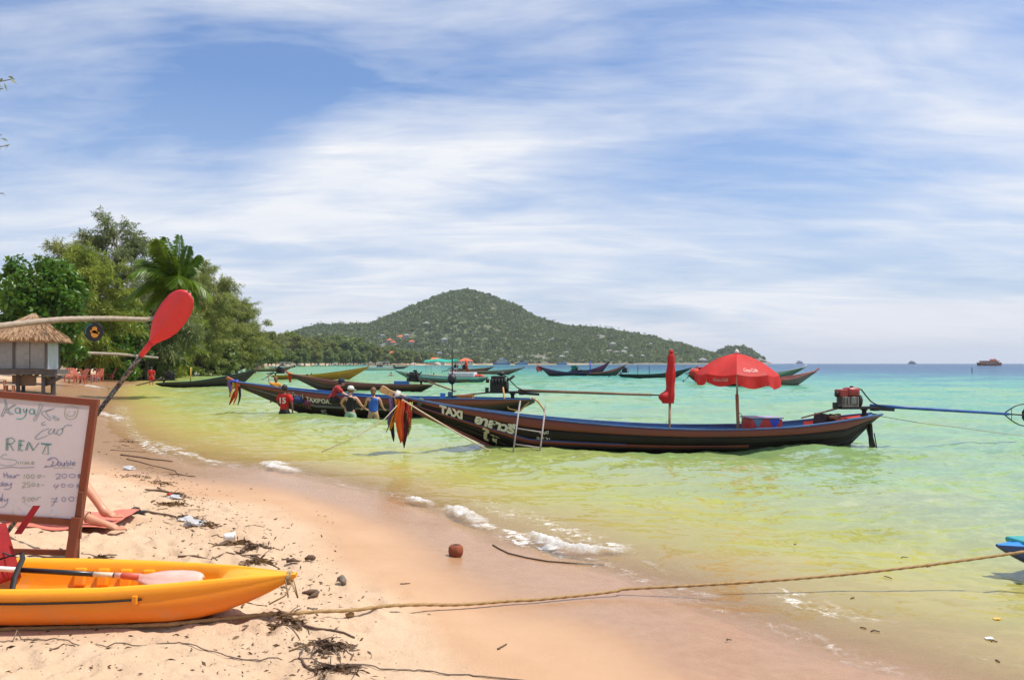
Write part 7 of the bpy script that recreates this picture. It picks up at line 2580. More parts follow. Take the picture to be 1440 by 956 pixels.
    def word(strokes, col, w=1.1, curve=True, name='handwriting'):
        m = MB()
        for st in strokes:
            q = smooth(st) if curve else st
            rows = []
            for i, (x, y) in enumerate(q):
                x0, y0 = q[max(i - 1, 0)]
                x1, y1 = q[min(i + 1, len(q) - 1)]
                dx, dy = x1 - x0, y1 - y0
                ln = math.hypot(dx, dy) or 1
                nx, ny = -dy / ln * w * 0.41, dx / ln * w * 0.41
                rows.append([W(x - nx, y - ny, -0.0048), W(x + nx, y + ny, -0.0048)])
            m.strip(rows)
        o = m.build(name, ink[col], root)
        o['kind'] = 'stuff'

    A = lambda *p: [(x / 9.56, 540 + y / 9.56) for x, y in p]
    B = lambda *p: [(x / 9.56, 630 + y / 9.56) for x, y in p]
    def ring(fn, x, y, rx, ry):
        return fn(*[(x + rx * math.cos(a), y + ry * math.sin(a)) for a in [i * 0.698 for i in range(10)]])
    word([A((75, 200), (95, 300), (70, 370), (40, 430)), A((60, 205), (75, 290), (20, 420), (45, 430)), A((205, 265), (90, 350)), A((215, 280), (110, 350), (190, 410)), A((80, 365), (150, 415))], 'k', 1.15)
    word([ring(A, 240, 355, 34, 36), A((280, 325), (272, 380), (288, 402)), A((318, 330), (325, 375), (350, 370), (366, 325)), A((362, 340), (345, 420), (300, 465), (225, 468)), ring(A, 430, 370, 32, 34), A((470, 345), (462, 395), (480, 412))], 't', 1.5)
    word([A((512, 270), (575, 278), (560, 330), (480, 485), (450, 480)), A((540, 280), (500, 400), (450, 470)), A((735, 325), (620, 375), (690, 465)), A((700, 345), (560, 385), (660, 480), (690, 478)), A((705, 430), (745, 436), (715, 462), (780, 460), (795, 480), (735, 490))], 'k', 1.15)
    word([A((880, 300), (970, 300), (1070, 325)), A((885, 312), (872, 390), (890, 450), (950, 475), (1015, 450), (1045, 390), (1052, 335)), A((900, 395), (920, 428), (965, 432), (1005, 405), (1018, 370)), A((925, 370), (945, 378)), A((990, 372), (1015, 365))], 'o', 0.9)
    word([A((605, 508), (568, 522), (570, 552), (615, 545)), A((665, 598), (580, 625), (500, 690), (475, 725), (510, 738), (570, 720), (640, 690)), A((700, 600), (655, 640), (670, 675), (710, 650), (735, 598)), A((738, 600), (732, 665), (760, 660)), A((800, 600), (765, 650), (790, 685), (835, 655), (845, 605), (815, 600)), A((835, 615), (880, 560), (920, 552), (972, 556))], 'k', 1.25)
    word([A((90, 730), (85, 895)), A((92, 732), (165, 722), (205, 760), (165, 800), (98, 802)), A((130, 800), (185, 895)), A((112, 735), (108, 890)), A((262, 750), (248, 893), (315, 890)), A((255, 822), (312, 815)), A((262, 752), (338, 768)), A((285, 760), (272, 885)), A((345, 893), (385, 778), (398, 785), (452, 885), (525, 788)), A((365, 890), (400, 800), (445, 895)), A((555, 795), (695, 806)), A((560, 806), (690, 816)), A((632, 806), (572, 935), (652, 942), (648, 812))], 'g', 1.35, False)
    word([B((100, 88), (55, 85), (20, 110), (25, 138), (120, 150), (215, 165), (228, 195), (180, 225), (90, 235), (5, 218))], 'k', 0.9)
    word([B((250, 180), (254, 215)), B((278, 215), (284, 180), (310, 215), (316, 180)), B((368, 186), (338, 192), (338, 214), (368, 212), (366, 199), (352, 199)), B((388, 180), (386, 212), (410, 212)), B((462, 182), (432, 184), (430, 213), (464, 212)), B((432, 198), (458, 197))], 'o', 1.15, False)
    word([B((0, 272), (80, 262), (170, 256), (300, 262), (465, 255))], 'b', 1.0)
    word([B((635, 165), (690, 130), (750, 135), (785, 175), (755, 225), (690, 245), (600, 252)), B((655, 160), (700, 142)), B((700, 175), (720, 190), (690, 240)), ring(B, 800, 212, 20, 22), B((830, 192), (834, 228), (858, 235), (872, 190), (868, 245)), B((902, 165), (905, 232), (930, 228), (932, 202), (906, 205)), B((955, 168), (955, 230)), B((975, 212), (1012, 205), (1000, 188), (976, 205), (985, 230), (1018, 224)), B((600, 252), (640, 235))], 'b', 1.3)
    word([B((722, 266), (850, 262), (990, 266))], 'o', 0.7)
    word([B((55, 325), (60, 402)), B((98, 322), (104, 400)), B((58, 366), (102, 360)), ring(B, 135, 382, 14, 16), B((160, 365), (165, 396), (188, 398), (197, 366), (200, 396)), B((215, 396), (216, 368), (238, 358), (270, 365))], 'b', 1.15)
    word([B((-60, 330), (-62, 400)), B((-75, 345), (-60, 330))], 'b', 1.1, False)
    word([B((332, 350), (326, 412)), ring(B, 378, 380, 20, 26), ring(B, 442, 380, 22, 26), ring(B, 522, 380, 12, 22), B((555, 355), (553, 392)), B((580, 380), (608, 376))], 'o', 0.95)
    word([B((748, 360), (780, 342), (815, 352), (800, 380), (755, 412), (820, 405)), ring(B, 868, 372, 30, 28), ring(B, 975, 372, 42, 24), B((1055, 350), (1052, 398), (1085, 390), (1060, 372), (1085, 360), (1055, 350)), B((1070, 345), (1068, 402))], 'b', 1.0)
    word([ring(B, 15, 488, 18, 20), B((42, 445), (38, 508)), ring(B, 72, 490, 15, 18), B((90, 470), (92, 505)), B((105, 468), (112, 498), (140, 492), (158, 462)), B((158, 465), (150, 520), (120, 550), (62, 550))], 'b', 1.1)
    word([B((305, 468), (335, 458), (345, 475), (302, 530), (345, 522)), B((408, 455), (375, 460), (370, 486), (405, 490), (400, 520), (365, 522)), ring(B, 452, 490, 20, 22), ring(B, 515, 495, 12, 20), B((560, 496), (598, 494))], 'o', 0.95)
    word([B((745, 478), (725, 515), (790, 512)), B((790, 482), (745, 550)), ring(B, 855, 500, 28, 22), ring(B, 955, 502, 36, 18), B((1040, 480), (1036, 540)), B((1040, 485), (1072, 492), (1045, 508), (1075, 515), (1040, 530))], 'b', 0.95)
    word([ring(B, -10, 690, 18, 20), B((42, 605), (22, 690), (30, 715)), ring(B, 25, 688, 16, 18), B((62, 680), (66, 708), (90, 700), (105, 675)), B((108, 676), (100, 730), (60, 780), (0, 798))], 'b', 1.1)
    word([B((348, 655), (312, 658), (310, 682), (340, 684), (335, 712), (300, 715)), ring(B, 395, 688, 20, 24), ring(B, 445, 686, 18, 24), B((470, 662), (500, 700), (520, 660), (555, 662))], 'o', 0.95)
    word([B((690, 672), (730, 682), (772, 662), (745, 710), (695, 782)), B((688, 718), (780, 714)), ring(B, 860, 685, 26, 28), ring(B, 962, 682, 36, 28), B((1030, 655), (1062, 672), (1034, 685), (1070, 695), (1028, 708)), B((1050, 650), (1046, 712))], 'b', 1.05)


rental_sign()

# ------------------------------------------------------------------ mat and the resting person behind the sign
_mg = gp(100, 748)
_md = _mg.y


def mat_and_person():
    d = _md
    u = d / F
    zg = gz(_mg.x, d + 0.3) + 0.02
    X = lambda px, dd=d: (px - 720) / F * dd
    mm = bpy.data.materials.new('red_mat')
    mm.use_nodes = True
    t = NT(mm.node_tree)
    tc = t.n('ShaderNodeTexCoord').outputs['Object']
    w1 = t.n('ShaderNodeTexWave', wave_type='BANDS', bands_direction='X', ins={'Vector': tc, 'Scale': 28.0, 'Distortion': 0.6}).outputs[0]
    w2 = t.n('ShaderNodeTexWave', wave_type='BANDS', bands_direction='Y', ins={'Vector': tc, 'Scale': 40.0, 'Distortion': 0.6}).outputs[0]
    c = t.mix(t.math('MULTIPLY', w1, 0.8), (0.62, 0.115, 0.075), (0.66, 0.30, 0.20))
    c = t.mix(t.math('MULTIPLY', w2, 0.35), c, (0.45, 0.07, 0.05))
    p = t.n('ShaderNodeBsdfPrincipled', ins={'Base Color': c, 'Roughness': 0.75})
    b = t.n('ShaderNodeBump', ins={'Strength': 0.5, 'Distance': 0.004, 'Height': w1})
    t.t.links.new(b.outputs[0], p.inputs['Normal'])
    o = t.n('ShaderNodeOutputMaterial')
    t.t.links.new(p.outputs[0], o.inputs[0])
    x0, x1 = X(-330), X(150)
    y0, y1 = d - 0.02, d + 0.85
    gxx, gyy = np.meshgrid(x0 + (x1 - x0) * np.arange(51) / 50, y0 + (y1 - y0) * np.arange(15) / 14)
    GR = ground_h(gxx, gyy)
    rows = []
    for j in range(15):
        y = y0 + (y1 - y0) * j / 14
        rows.append([Vector((x0 + (x1 - x0) * i / 50 - 0.10 * (j / 14), y, GR[j][i] * 0.3 + zg * 0.7 + 0.012 + 0.012 * math.sin(i * 0.7 + j * 0.4) + (0.022 * (i - 44) / 6 if i > 44 else 0))) for i in range(51)])
    mo = MB().strip(rows).build('woven_mat', mm, None, True)
    so = mo.modifiers.new('thick', 'SOLIDIFY')
    so.thickness = 0.006
    tag(mo, 'red woven beach mat spread on the sand behind the sign', 'mat')
    # person lying back, knees toward the sea, feet at the end of the mat
    z = zg + 0.03
    def Q(px, py, dy=0.0):
        return at(px, py, d + 0.30 + dy)
    root = empty('person', (X(20), d + 0.35, z), 0, 'person resting on the red mat, only the bare lower legs showing past the sign', 'person')
    Lc = lambda p: Vector(p) - root.location
    hipz = z + 0.12
    hl, hr = Vector((X(-35), d + 0.30, hipz)), Vector((X(-32), d + 0.52, hipz))
    knl = Q(92, 640, 0.10)
    anl = Q(147, 720, 0.05)
    knr = Q(55, 690, -0.12)
    anr = Q(131, 731, -0.22)
    S = []
    def chain(pts):
        return pts
    verts, edges, rad = [], [], []
    def v(p, r):
        verts.append(Lc(p))
        rad.append(r)
        return len(verts) - 1
    pel = v(Vector((X(-40), d + 0.41, hipz)), (.13, .10))
    wa = v(Vector((X(-72), d + 0.42, hipz + 0.02)), (.12, .09))
    ch = v(Vector((X(-112), d + 0.43, hipz + 0.10)), (.15, .105))
    nk = v(Vector((X(-140), d + 0.44, hipz + 0.17)), .055)
    hd = v(Vector((X(-158), d + 0.44, hipz + 0.22)), .07)
    edges += [(pel, wa), (wa, ch), (ch, nk), (nk, hd)]
    for s in (-1, 1):
        a = v(Vector((X(-118), d + 0.43 + s * 0.18, hipz + 0.12)), .058)
        b_ = v(Vector((X(-122), d + 0.43 + s * 0.30, hipz - 0.06)), .042)
        c_ = v(Vector((X(-95), d + 0.43 + s * 0.34, z + 0.02)), .030)
        e_ = v(Vector((X(-80), d + 0.43 + s * 0.34, z + 0.015)), (.034, .018))
        edges += [(ch, a), (a, b_), (b_, c_), (c_, e_)]
    for (h_, k_, a_, toe) in ((hr, knl, anl, Q(166, 727, -0.02)), (hl, knr, anr, Q(176, 746, -0.30))):
        i0 = v(h_, .09)
        i1 = v(h_.lerp(k_, 0.5), .078)
        i2 = v(k_, .058)
        cal = k_.lerp(a_, 0.33)
        i3 = v(cal + Vector((-0.018, 0, -0.008)), .056)
        i4 = v(k_.lerp(a_, 0.72), .040)
        i5 = v(a_, .034)
        heel = a_ + Vector((-0.012, 0, -0.045))
        dirf = (toe - a_)
        i6 = v(a_ + dirf * 0.42 + Vector((0, 0, 0.002)), (.036, .030))
        i7 = v(a_ + dirf * 0.78, (.040, .020))
        ih = v(heel, .030)
        edges += [(pel, i0), (i0, i1), (i1, i2), (i2, i3), (i3, i4), (i4, i5), (i5, i6), (i6, i7), (i5, ih)]
    ms = [skin_mesh(verts, edges, rad, 0, 2)]
    tm = MB()
    for (a_, toe) in ((anl, Q(166, 727, -0.02)), (anr, Q(176, 746, -0.30))):
        f = (toe - a_)
        fd = f.normalized()
        sd_ = fd.cross(Vector((0, 0, 1))).normalized()
        base = a_ + f * 0.80
        for k in range(5):
            o_ = (k - 2) * 0.0165
            ln = (0.050, 0.047, 0.043, 0.038, 0.032)[k]
            p0 = base + sd_ * o_ - fd * 0.005 * k
            r = 0.0125 if k == 0 else 0.0092
            tm.tube([Lc(p0 - fd * 0.02), Lc(p0 + fd * ln * 0.5 + Vector((0, 0, 0.004))), Lc(p0 + fd * ln * 0.9), Lc(p0 + fd * ln)], [r, r * 1.05, r * 0.9, r * 0.4], 8)
    me = bpy.data.meshes.new('toes')
    me.from_pydata([tuple(p) for p in tm.v], [], tm.f)
    ms.append(me)
    hm = MB().blob(Lc(Vector((X(-166), d + 0.44, hipz + 0.24))), 0.10, 1, 3, 0.0, (1.1, 0.86, 1.0))
    hm.blob(Lc(Vector((X(-158), d + 0.44, hipz + 0.335))), 0.018, 1, 1, 0, (1.3, 0.8, 1))
    for s in (-1, 1):
        hm.blob(Lc(Vector((X(-163), d + 0.44 + s * 0.088, hipz + 0.235))), 0.025, 1, 1, 0, (1, .4, .9))
    me = bpy.data.meshes.new('head')
    me.from_pydata([tuple(p) for p in hm.v], [], hm.f)
    ms.append(me)
    link('body', merge_meshes(ms, 'body'), mat('skin_sun', (0.56, 0.26, 0.155), 0.45, 0.12, 9, 0.01, 60, spec=0.45), root)
    MB().blob(Lc(Vector((X(-173), d + 0.44, hipz + 0.235))), 0.106, 2, 2, 0.05, (1.0, 0.95, 1.02)).build('hair', HAIRB, root, True)
    # swimwear
    link('shorts', skin_mesh([verts[pel], verts[wa].lerp(verts[pel], 0.5), Lc(hr), Lc(hr.lerp(knl, 0.3)), Lc(hl), Lc(hl.lerp(knr, 0.3))], [(0, 1), (0, 2), (2, 3), (0, 4), (4, 5)], [(.15, .12), (.14, .11), .105, .10, .105, .10], 0), cloth('swim_blue', (0.03, 0.08, 0.25)), root)
    # anklet
    MB().tube([Lc(anr.lerp(knr, 0.10) + Vector((0.0 + 0.012 * math.sin(a), 0.046 * math.cos(a), 0.046 * math.sin(a)))) for a in [i * 0.524 for i in range(13)]], 0.004, 5).build('anklet', BARK, root)


mat_and_person()

# ------------------------------------------------------------------ ropes
def rope_mat(name, col):
    return mat(name, col, 0.9, 0.3, 60, 0.03, 120)


def twisted(pts, r, step=0.012, name='mooring_rope', m=None, label=None, strands=3, cat='rope'):
    P_ = [Vector(p) for p in pts]
    out = []
    for i in range(len(P_) - 1):
        n = max(2, int((P_[i + 1] - P_[i]).length / step))
        p0, p1, p2, p3 = P_[max(i - 1, 0)], P_[i], P_[i + 1], P_[min(i + 2, len(P_) - 1)]
        for k in range(n):
            t = k / n
            out.append(0.5 * ((2 * p1) + (p2 - p0) * t + (2 * p0 - 5 * p1 + 4 * p2 - p3) * t * t + (3 * p1 - p0 - 3 * p2 + p3) * t ** 3))
    out.append(P_[-1])
    base = out[0].copy()
    mb = MB().tube([p - base for p in out], r, 9, True, lambda i, a: 1 + 0.20 * math.cos(strands * a - i * 0.75))
    o = mb.build(name, m, None, True, loc=base)
    tag(o, label, cat)
    return o


ROPE = rope_mat('tan_rope', (0.33, 0.205, 0.085))
_pts = []
_rx = [-60, 60, 150, 240, 310, 370, 430, 490, 560, 640, 720, 800, 880]
_ry = [889, 886, 884, 881, 879, 877, 873, 869, 864, 858, 851.5, 844.5, 837]
for px in range(-60, 881, 10):
    p = gp(px, float(np.interp(px, _rx, _ry)))
    _pts.append(p + Vector((0, 0, 0.014)))
_zs = [max(p.z for p in _pts[max(0, i - 4):i + 5]) for i in range(len(_pts))]
for i in range(len(_pts)):
    _pts[i].z = sum(_zs[max(0, i - 5):i + 6]) / len(_zs[max(0, i - 5):i + 6]) - 0.004
_pts = _pts[::3] + [_pts[-1]]
_e = at(1500, 766.5, 6.3)
_s0 = _pts[-1]
for t in (0.14, 0.3, 0.45, 0.6, 0.75, 0.88, 1.0):
    q = _s0.lerp(_e, t)
    _pts.append(q - Vector((0, 0, 0.09 * math.sin(math.pi * t) * 0.6)))
_r = twisted(_pts, 0.0105, 0.011, 'mooring_rope', ROPE, 'thick tan rope running across the sand from the kayak to the right')
_kn = gp(492, 868.5)
MB().blob((0, 0, 0), 0.021, 2, 2, 0.25, (1.3, 0.9, 0.8)).build('knot', ROPE, _r, True, loc=_kn + Vector((0, 0, 0.012)) - _r.location)


def line_obj(pts, r, m, name, label, cat='line'):
    P_ = [Vector(p) for p in pts]
    b = P_[0].copy()
    o = MB().tube([p - b for p in P_], r, 6).build(name, m, None, True, loc=b)
    return tag(o, label, cat)


CORD = rope_mat('grey_cord', (0.16, 0.12, 0.085))
_lx = [(-30, 898), (30, 900), (78, 903), (130, 906), (190, 909), (250, 913), (300, 919), (350, 925), (420, 932), (470, 936), (540, 942), (620, 948), (700, 955), (800, 966)]
_pts = [gp(px, float(np.interp(px, [q[0] for q in _lx], [q[1] for q in _lx]))) for px in range(-30, 801, 6)]
_zs = [max(p.z for p in _pts[max(0, i - 1):i + 2]) for i in range(len(_pts))]
for i in range(len(_pts)):
    _pts[i].z = _zs[i] + 0.004
line_obj(_pts, 0.0035, CORD, 'thin_line', 'thin dark line lying on the sand at the bottom edge')
_m1 = [at(566, 562, 15.9), at(540, 590, 15.4), at(500, 614, 14.9), at(452, 635.5, 14.35)]
line_obj(_m1, 0.009, rope_mat('pale_rope', (0.42, 0.36, 0.22)), 'anchor_line', 'thin anchor line from the nearest prow down into the shallows')
_q0 = at(566, 562, 15.75)
line_obj([_q0, at(590, 577, 15.75), at(625, 598, 15.7), at(668, 623, 15.6), at(690, 634, 15.55)], 0.016, rope_mat('stem_rope', (0.55, 0.44, 0.30)), 'stem_rope', 'pale rope running down the nearest boat\'s stem')
line_obj([at(1232, 584, 17.1), at(1290, 594, 17.2), at(1350, 601, 17.0), at(1420, 611, 17.0), at(1450, 613, 17.6)], 0.008, rope_mat('pale_rope', (0.42, 0.36, 0.22)), 'stern_line', 'thin pale stern line trailing right from the nearest boat')
_pts = [gp(px, py) + Vector((0, 0, 0.006)) for (px, py) in [(693, 767), (703, 773), (715, 779), (740, 785), (770, 790), (805, 793), (850, 795.5)]]
line_obj(_pts, 0.007, rope_mat('wet_cord', (0.07, 0.05, 0.035)), 'washed_cord', 'dark cord washed up at the water\'s edge beside the breaking wave')

# ------------------------------------------------------------------ strandline: driftwood, weed, litter
DRIFT = mat('driftwood', (0.125, 0.075, 0.045), 0.9, 0.35, 18, 0.1, 60)
DRIFTG = mat('driftwood_grey', (0.17, 0.135, 0.105), 0.9, 0.35, 18, 0.1, 60)
WEED = mat('dry_weed', (0.15, 0.082, 0.03), 0.9, 0.4, 25)


def stick(px0, py0, px1, py1, r, label, m=None, bend=0.03, group=None, name='driftwood_stick', lift=0.4, cat='stick'):
    a, b = gp(px0, py0), gp(px1, py1)
    rs = random.Random(int(px0 * 7 + py0))
    n = 7
    pts, rad = [], []
    for i in range(n):
        t = i / (n - 1)
        p = a.lerp(b, t)
        side = Vector((-(b - a).y, (b - a).x, 0))
        p = p + side * bend * math.sin(t * math.pi * rs.uniform(0.8, 2.2)) * rs.choice((-1, 1))
        p.z = max(gz(p.x, p.y), 0.0) + r * (0.6 + lift * rs.random())
        pts.append(p)
        rad.append(r * (1.0 - 0.45 * t) * rs.uniform(0.85, 1.15))
    base = pts[0].copy()
    o = MB().tube([p - base for p in pts], rad, 6).build(name, m or DRIFT, None, True, loc=base)
    return tag(o, label, cat, group)


for a in [(170, 640, 240, 650, 0.016, 'long dark branch crossing the upper strandline'), (178, 646, 275, 671, 0.009, 'slender forked branch below the long dark branch'), (155, 633, 205, 636, 0.009, 'thin straight twig at the top of the strandline'),
          (238, 667, 276, 671, 0.008, 'short stick with a knob right of the strandline'), (205, 690, 258, 696, 0.016, 'thick dark branch in the middle of the strandline'), (202, 721, 242, 728, 0.012, 'curved dark stick beside the flip-flop'),
          (250, 790, 385, 786, 0.008, 'long thin cane above the kayak bow'), (353, 787, 395, 800, 0.009, 'short dark stick running down to the kayak bow'), (395, 880, 500, 898, 0.008, 'long straight stick below the kayak bow'),
          (392, 876, 425, 890, 0.014, 'dark bent branch beside the rope below the kayak'), (700, 915, 713, 908, 0.006, 'lone twig on the wet sand at the bottom'), (563, 821, 577, 821, 0.005, 'tiny bark strip on the smooth wet sand'),
          (70, 922, 100, 905, 0.004, 'thin curved twig at the bottom left'), (396, 792, 424, 792, 0.006, 'short straight twig right of the kayak bow'), (420, 934, 445, 948, 0.007, 'twig running down to the bottom edge'), (345, 742, 372, 743, 0.004, 'thin reed on the orange sand'), (265, 603, 300, 606, 0.006, 'far twig at the foam edge')]:
    stick(*a[:5], a[5])

# driftwood chunks right of the kayak bow
def chunk(px, py, pts, rad, label, m=DRIFT):
    g = gp(px, py)
    o = MB()
    o.tube([Vector(p) for p in pts], rad, 8, True, lambda i, a: 1 + 0.18 * math.sin(3 * a + i * 2.1))
    ob = o.build('driftwood', m, None, True, loc=(g.x, g.y, g.z + 0.004))
    return tag(ob, label, 'driftwood')


chunk(482, 822, [(-0.035, 0.05, 0.015), (-0.01, 0.02, 0.03), (0.01, -0.01, 0.022), (0.012, -0.05, 0.028), (0.03, -0.07, 0.015)], [0.018, 0.023, 0.017, 0.024, 0.012], 'knobbly grey-brown driftwood piece on the smooth sand', DRIFTG)
chunk(434, 838, [(-0.05, 0.03, 0.015), (0.0, 0.05, 0.02), (0.045, 0.035, 0.02), (0.05, 0.0, 0.018), (0.01, -0.05, 0.012)], [0.012, 0.018, 0.02, 0.017, 0.006], 'hook-shaped dark driftwood beside the kayak bow', DRIFT)
chunk(436, 792, [(-0.04, 0, 0.012), (-0.01, 0.005, 0.024), (0.025, 0, 0.022), (0.04, 0, 0.014)], [0.012, 0.02, 0.022, 0.012], 'stubby dark bark piece behind the kayak bow', DRIFT)
chunk(412, 796, [(-0.05, 0, 0.012), (0, 0.01, 0.02), (0.05, -0.01, 0.012)], [0.012, 0.016, 0.006], 'dark bark sliver next to the kayak lashing', DRIFT)


def weed(px, py, w, label, n=70, h=0.035, m=WEED):
    g = gp(px, py)
    rs = np.random.RandomState(int(px + py))
    c = rs.randn(n, 3) * np.array([w * 0.42, w * 0.26, 0])
    zz = np.maximum(ground_h(g.x + c[:, 0], g.y + c[:, 1]), 0) - g.z
    c[:, 2] = zz + 0.004 + h * rs.rand(n) * np.exp(-(c[:, 0] ** 2 + c[:, 1] ** 2) / (w * w * 0.3))
    d = rs.randn(n, 3) * np.array([1, 0.8, 0.25])
    d /= np.linalg.norm(d, axis=1, keepdims=True)
    me = leaf_mesh('seaweed_clump', c, d, 0.05 * (0.4 + rs.rand(n)), 0.004 + 0.006 * rs.rand(n), rs, 0.1)
    o = link('seaweed_clump', me, m, None, g)
    b = MB()
    for k in range(5):
        q = c[k]
        b.tube([q, q + d[k] * 0.06 + np.array([0, 0, 0.01]), q + d[k] * 0.12], [0.004, 0.003, 0.002], 5)
    b.build('twig', DRIFT, o, True)
    return tag(o, label, 'seaweed', kind='stuff')


for (px, py, w, n, lb) in [(335, 768, 0.16, 150, 'brown weed clump in front of the white cup'), (352, 776, 0.10, 80, 'small weed clump right below the white cup clump'), (368, 772, 0.09, 70, 'rounded weed tuft at the right of the strandline'), (285, 740, 0.18, 150, 'dark weed heap around the crumpled clear bag'),
                           (243, 712, 0.20, 160, 'weed heap under the red and white scraps'), (258, 728, 0.14, 90, 'loose weed between the two strandline heaps'), (250, 700, 0.16, 90, 'weed wisps below the thick dark branch'), (180, 622, 0.30, 90, 'far weed wisps near the sign\'s upper right'),
                           (365, 795, 0.14, 110, 'weed strip tangled by the kayak bow'), (462, 916, 0.16, 170, 'dark weed heap at the bottom beside the thin line'), (470, 945, 0.13, 130, 'weed and twigs heap at the very bottom edge'), (405, 884, 0.12, 90, 'weed tangled in the rope below the kayak'),
                           (190, 672, 0.3, 60, 'thin scatter of weed below the slender branch'), (225, 680, 0.3, 70, 'thin scatter of weed left of the thick branch'), (140, 790, 0.12, 60, 'weed crumbs at the foot of the easel')]:
    weed(px, py, w, lb, int(n * 1.3), m=WEED if int(px) % 2 else DRIFT)

_tr = random.Random(31)
for _k in range(46):
    _t = _tr.random()
    _px = float(np.interp(_t, [0, 0.3, 0.55, 0.75, 1.0], [165, 228, 275, 345, 455])) + _tr.gauss(0, 16 + 14 * _t)
    _py = float(np.interp(_t, [0, 0.3, 0.55, 0.75, 1.0], [625, 685, 738, 788, 925])) + _tr.gauss(0, 6 + 16 * _t)
    _w = _tr.uniform(7, 26) * (0.7 + 0.6 * _t)
    stick(_px, _py, _px + _w, _py + _tr.uniform(-0.2, 0.35) * _w, _tr.uniform(0.003, 0.008), 'short dark twig lying in the strandline on the dry sand', _tr.choice((DRIFT, DRIFTG, WEED)), 0.08, 'short twigs of the strandline')

# litter
CLEAR = mat('clear_plastic', (0.62, 0.62, 0.62), 0.25, 0.15, 8, trans=0.3)
_g = gp(322, 763)
_o = empty('foam_cup', (_g.x, _g.y, _g.z + 0.032), 0.3, 'white foam cup lying on its side on the strandline', 'cup')
MB().lathe([(0.026, -0.045), (0.030, -0.02), (0.034, 0.02), (0.037, 0.045)], 16, (0, 0, 0), (1, 0.1, 0)).build('cup_wall', mat('foam_white', (0.78, 0.76, 0.73), 0.7, 0.08), _o, True)
MB().lathe([(0.040, 0.043), (0.040, 0.050), (0.035, 0.050)], 16, (0, 0, 0), (1, 0.1, 0)).build('rim', mat('foam_white', (0.78, 0.76, 0.73)), _o, True)
for (px, py, r, seed, lb) in [(276, 738, 0.075, 1, 'crumpled clear plastic bag in the dark weed heap'), (262, 731, 0.05, 2, 'white plastic scrap left of the crumpled bag'), (245, 704, 0.05, 3, 'white scrap in the weed heap of the middle strandline'), (181, 661, 0.07, 4, 'pale crumpled plastic near the slender branch')]:
    g = gp(px, py)
    o = MB().blob((0, 0, r * 0.35), r, seed, 3, 0.32, (1.25, 0.9, 0.55)).build('plastic_scrap', CLEAR, None, False, loc=g)
    tag(o, lb, 'plastic')
_g = gp(239, 697)
_o = MB().blob((0, 0, 0.015), 0.03, 9, 2, 0.3, (1.3, 0.9, 0.5)).build('red_scrap', cloth('scarlet', (0.62, 0.05, 0.02)), None, True, loc=_g)
tag(_o, 'small red scrap in the weed heap', 'scrap')
# flip-flop
_g = gp(187, 724)
_o = empty('flip_flop', (_g.x, _g.y, _g.z), R(10), 'black flip-flop lying on the dry sand near the feet', 'sandal')
_sole = MB()
_out = [(-0.12, -0.028), (-0.09, -0.038), (-0.02, -0.032), (0.05, -0.042), (0.10, -0.040), (0.125, -0.015), (0.125, 0.015), (0.10, 0.042), (0.05, 0.045), (-0.02, 0.034), (-0.09, 0.036), (-0.12, 0.026)]
_n = len(_out)
_sole.add([(x, y, 0.002) for x, y in _out] + [(x, y, 0.022) for x, y in _out], [tuple(range(_n))[::-1], tuple(range(_n, 2 * _n))] + [(i, (i + 1) % _n, _n + (i + 1) % _n, _n + i) for i in range(_n)])
_sole.build('sole', mat('black_foam', (0.02, 0.02, 0.02), 0.7, 0.2), _o)
for _s in (-1, 1):
    MB().tube([(0.07, 0, 0.022), (0.05, _s * 0.02, 0.05), (0.0, _s * 0.038, 0.055), (-0.03, _s * 0.038, 0.02)], 0.006, 6).build('strap', mat('black_strap_rubber', (0.015, 0.015, 0.016), 0.5), _o, True)
# the brown husk at the edge of the wash
_g = gp(641, 782)
_o = empty('coconut_husk', (_g.x, _g.y, _g.z), 0.2, 'rust-brown cut coconut husk standing on the wet sand', 'coconut husk')
MB().lathe([(0.035, -0.01), (0.058, 0.01), (0.066, 0.045), (0.062, 0.08), (0.045, 0.098), (0.030, 0.10), (0.022, 0.088), (0.005, 0.085)], 20).build('husk', mat('husk_rust', (0.235, 0.060, 0.022), 0.85, 0.3, 20, 0.12, 60, stretch=(1, 1, 0.3)), _o, True)
MB().lathe([(0.028, 0), (0.024, 0.003)], 14, (0, 0, 0.0985)).build('dark_rim', mat('husk_dark', (0.03, 0.015, 0.01), 0.9), _o)

# small crumbs of leaf and bark (uncountable)
_rs = np.random.RandomState(77)
_n = 4600
_t1 = _rs.rand(_n)
_on = np.arange(_n) % 3 > 0
_px = np.where(_on, np.interp(_t1, [0, 0.3, 0.55, 0.75, 1.0], [150, 225, 270, 345, 470]) + _rs.randn(_n) * (26 + 30 * _t1), _rs.uniform(0, 480, _n))
_py = np.where(_on, np.interp(_t1, [0, 0.3, 0.55, 0.75, 1.0], [605, 680, 735, 785, 930]) + _rs.randn(_n) * (9 + 26 * _t1), _rs.uniform(640, 956, _n))
_dx, _dz = (_px - 720) / F, np.minimum(-(_py - HORIZON) / F, -0.03)
_d1 = (H - 0.38) / -_dz
for _i in range(4):
    _hh = base_h(shore_s(_dx * _d1, _d1))
    _d1 = (H - np.maximum(_hh, 0)) / -_dz
_c = np.stack([_dx * _d1, _d1], -1)[_hh > 0.10]
_z = ground_h(_c[:, 0], _c[:, 1])
_cc = np.column_stack([_c, _z + 0.003])
_dd = _rs.randn(len(_cc), 3) * np.array([1, 1, 0.18])
_dd /= np.linalg.norm(_dd, axis=1, keepdims=True)
_sz = 0.007 + 0.045 * _rs.rand(len(_cc)) ** 4
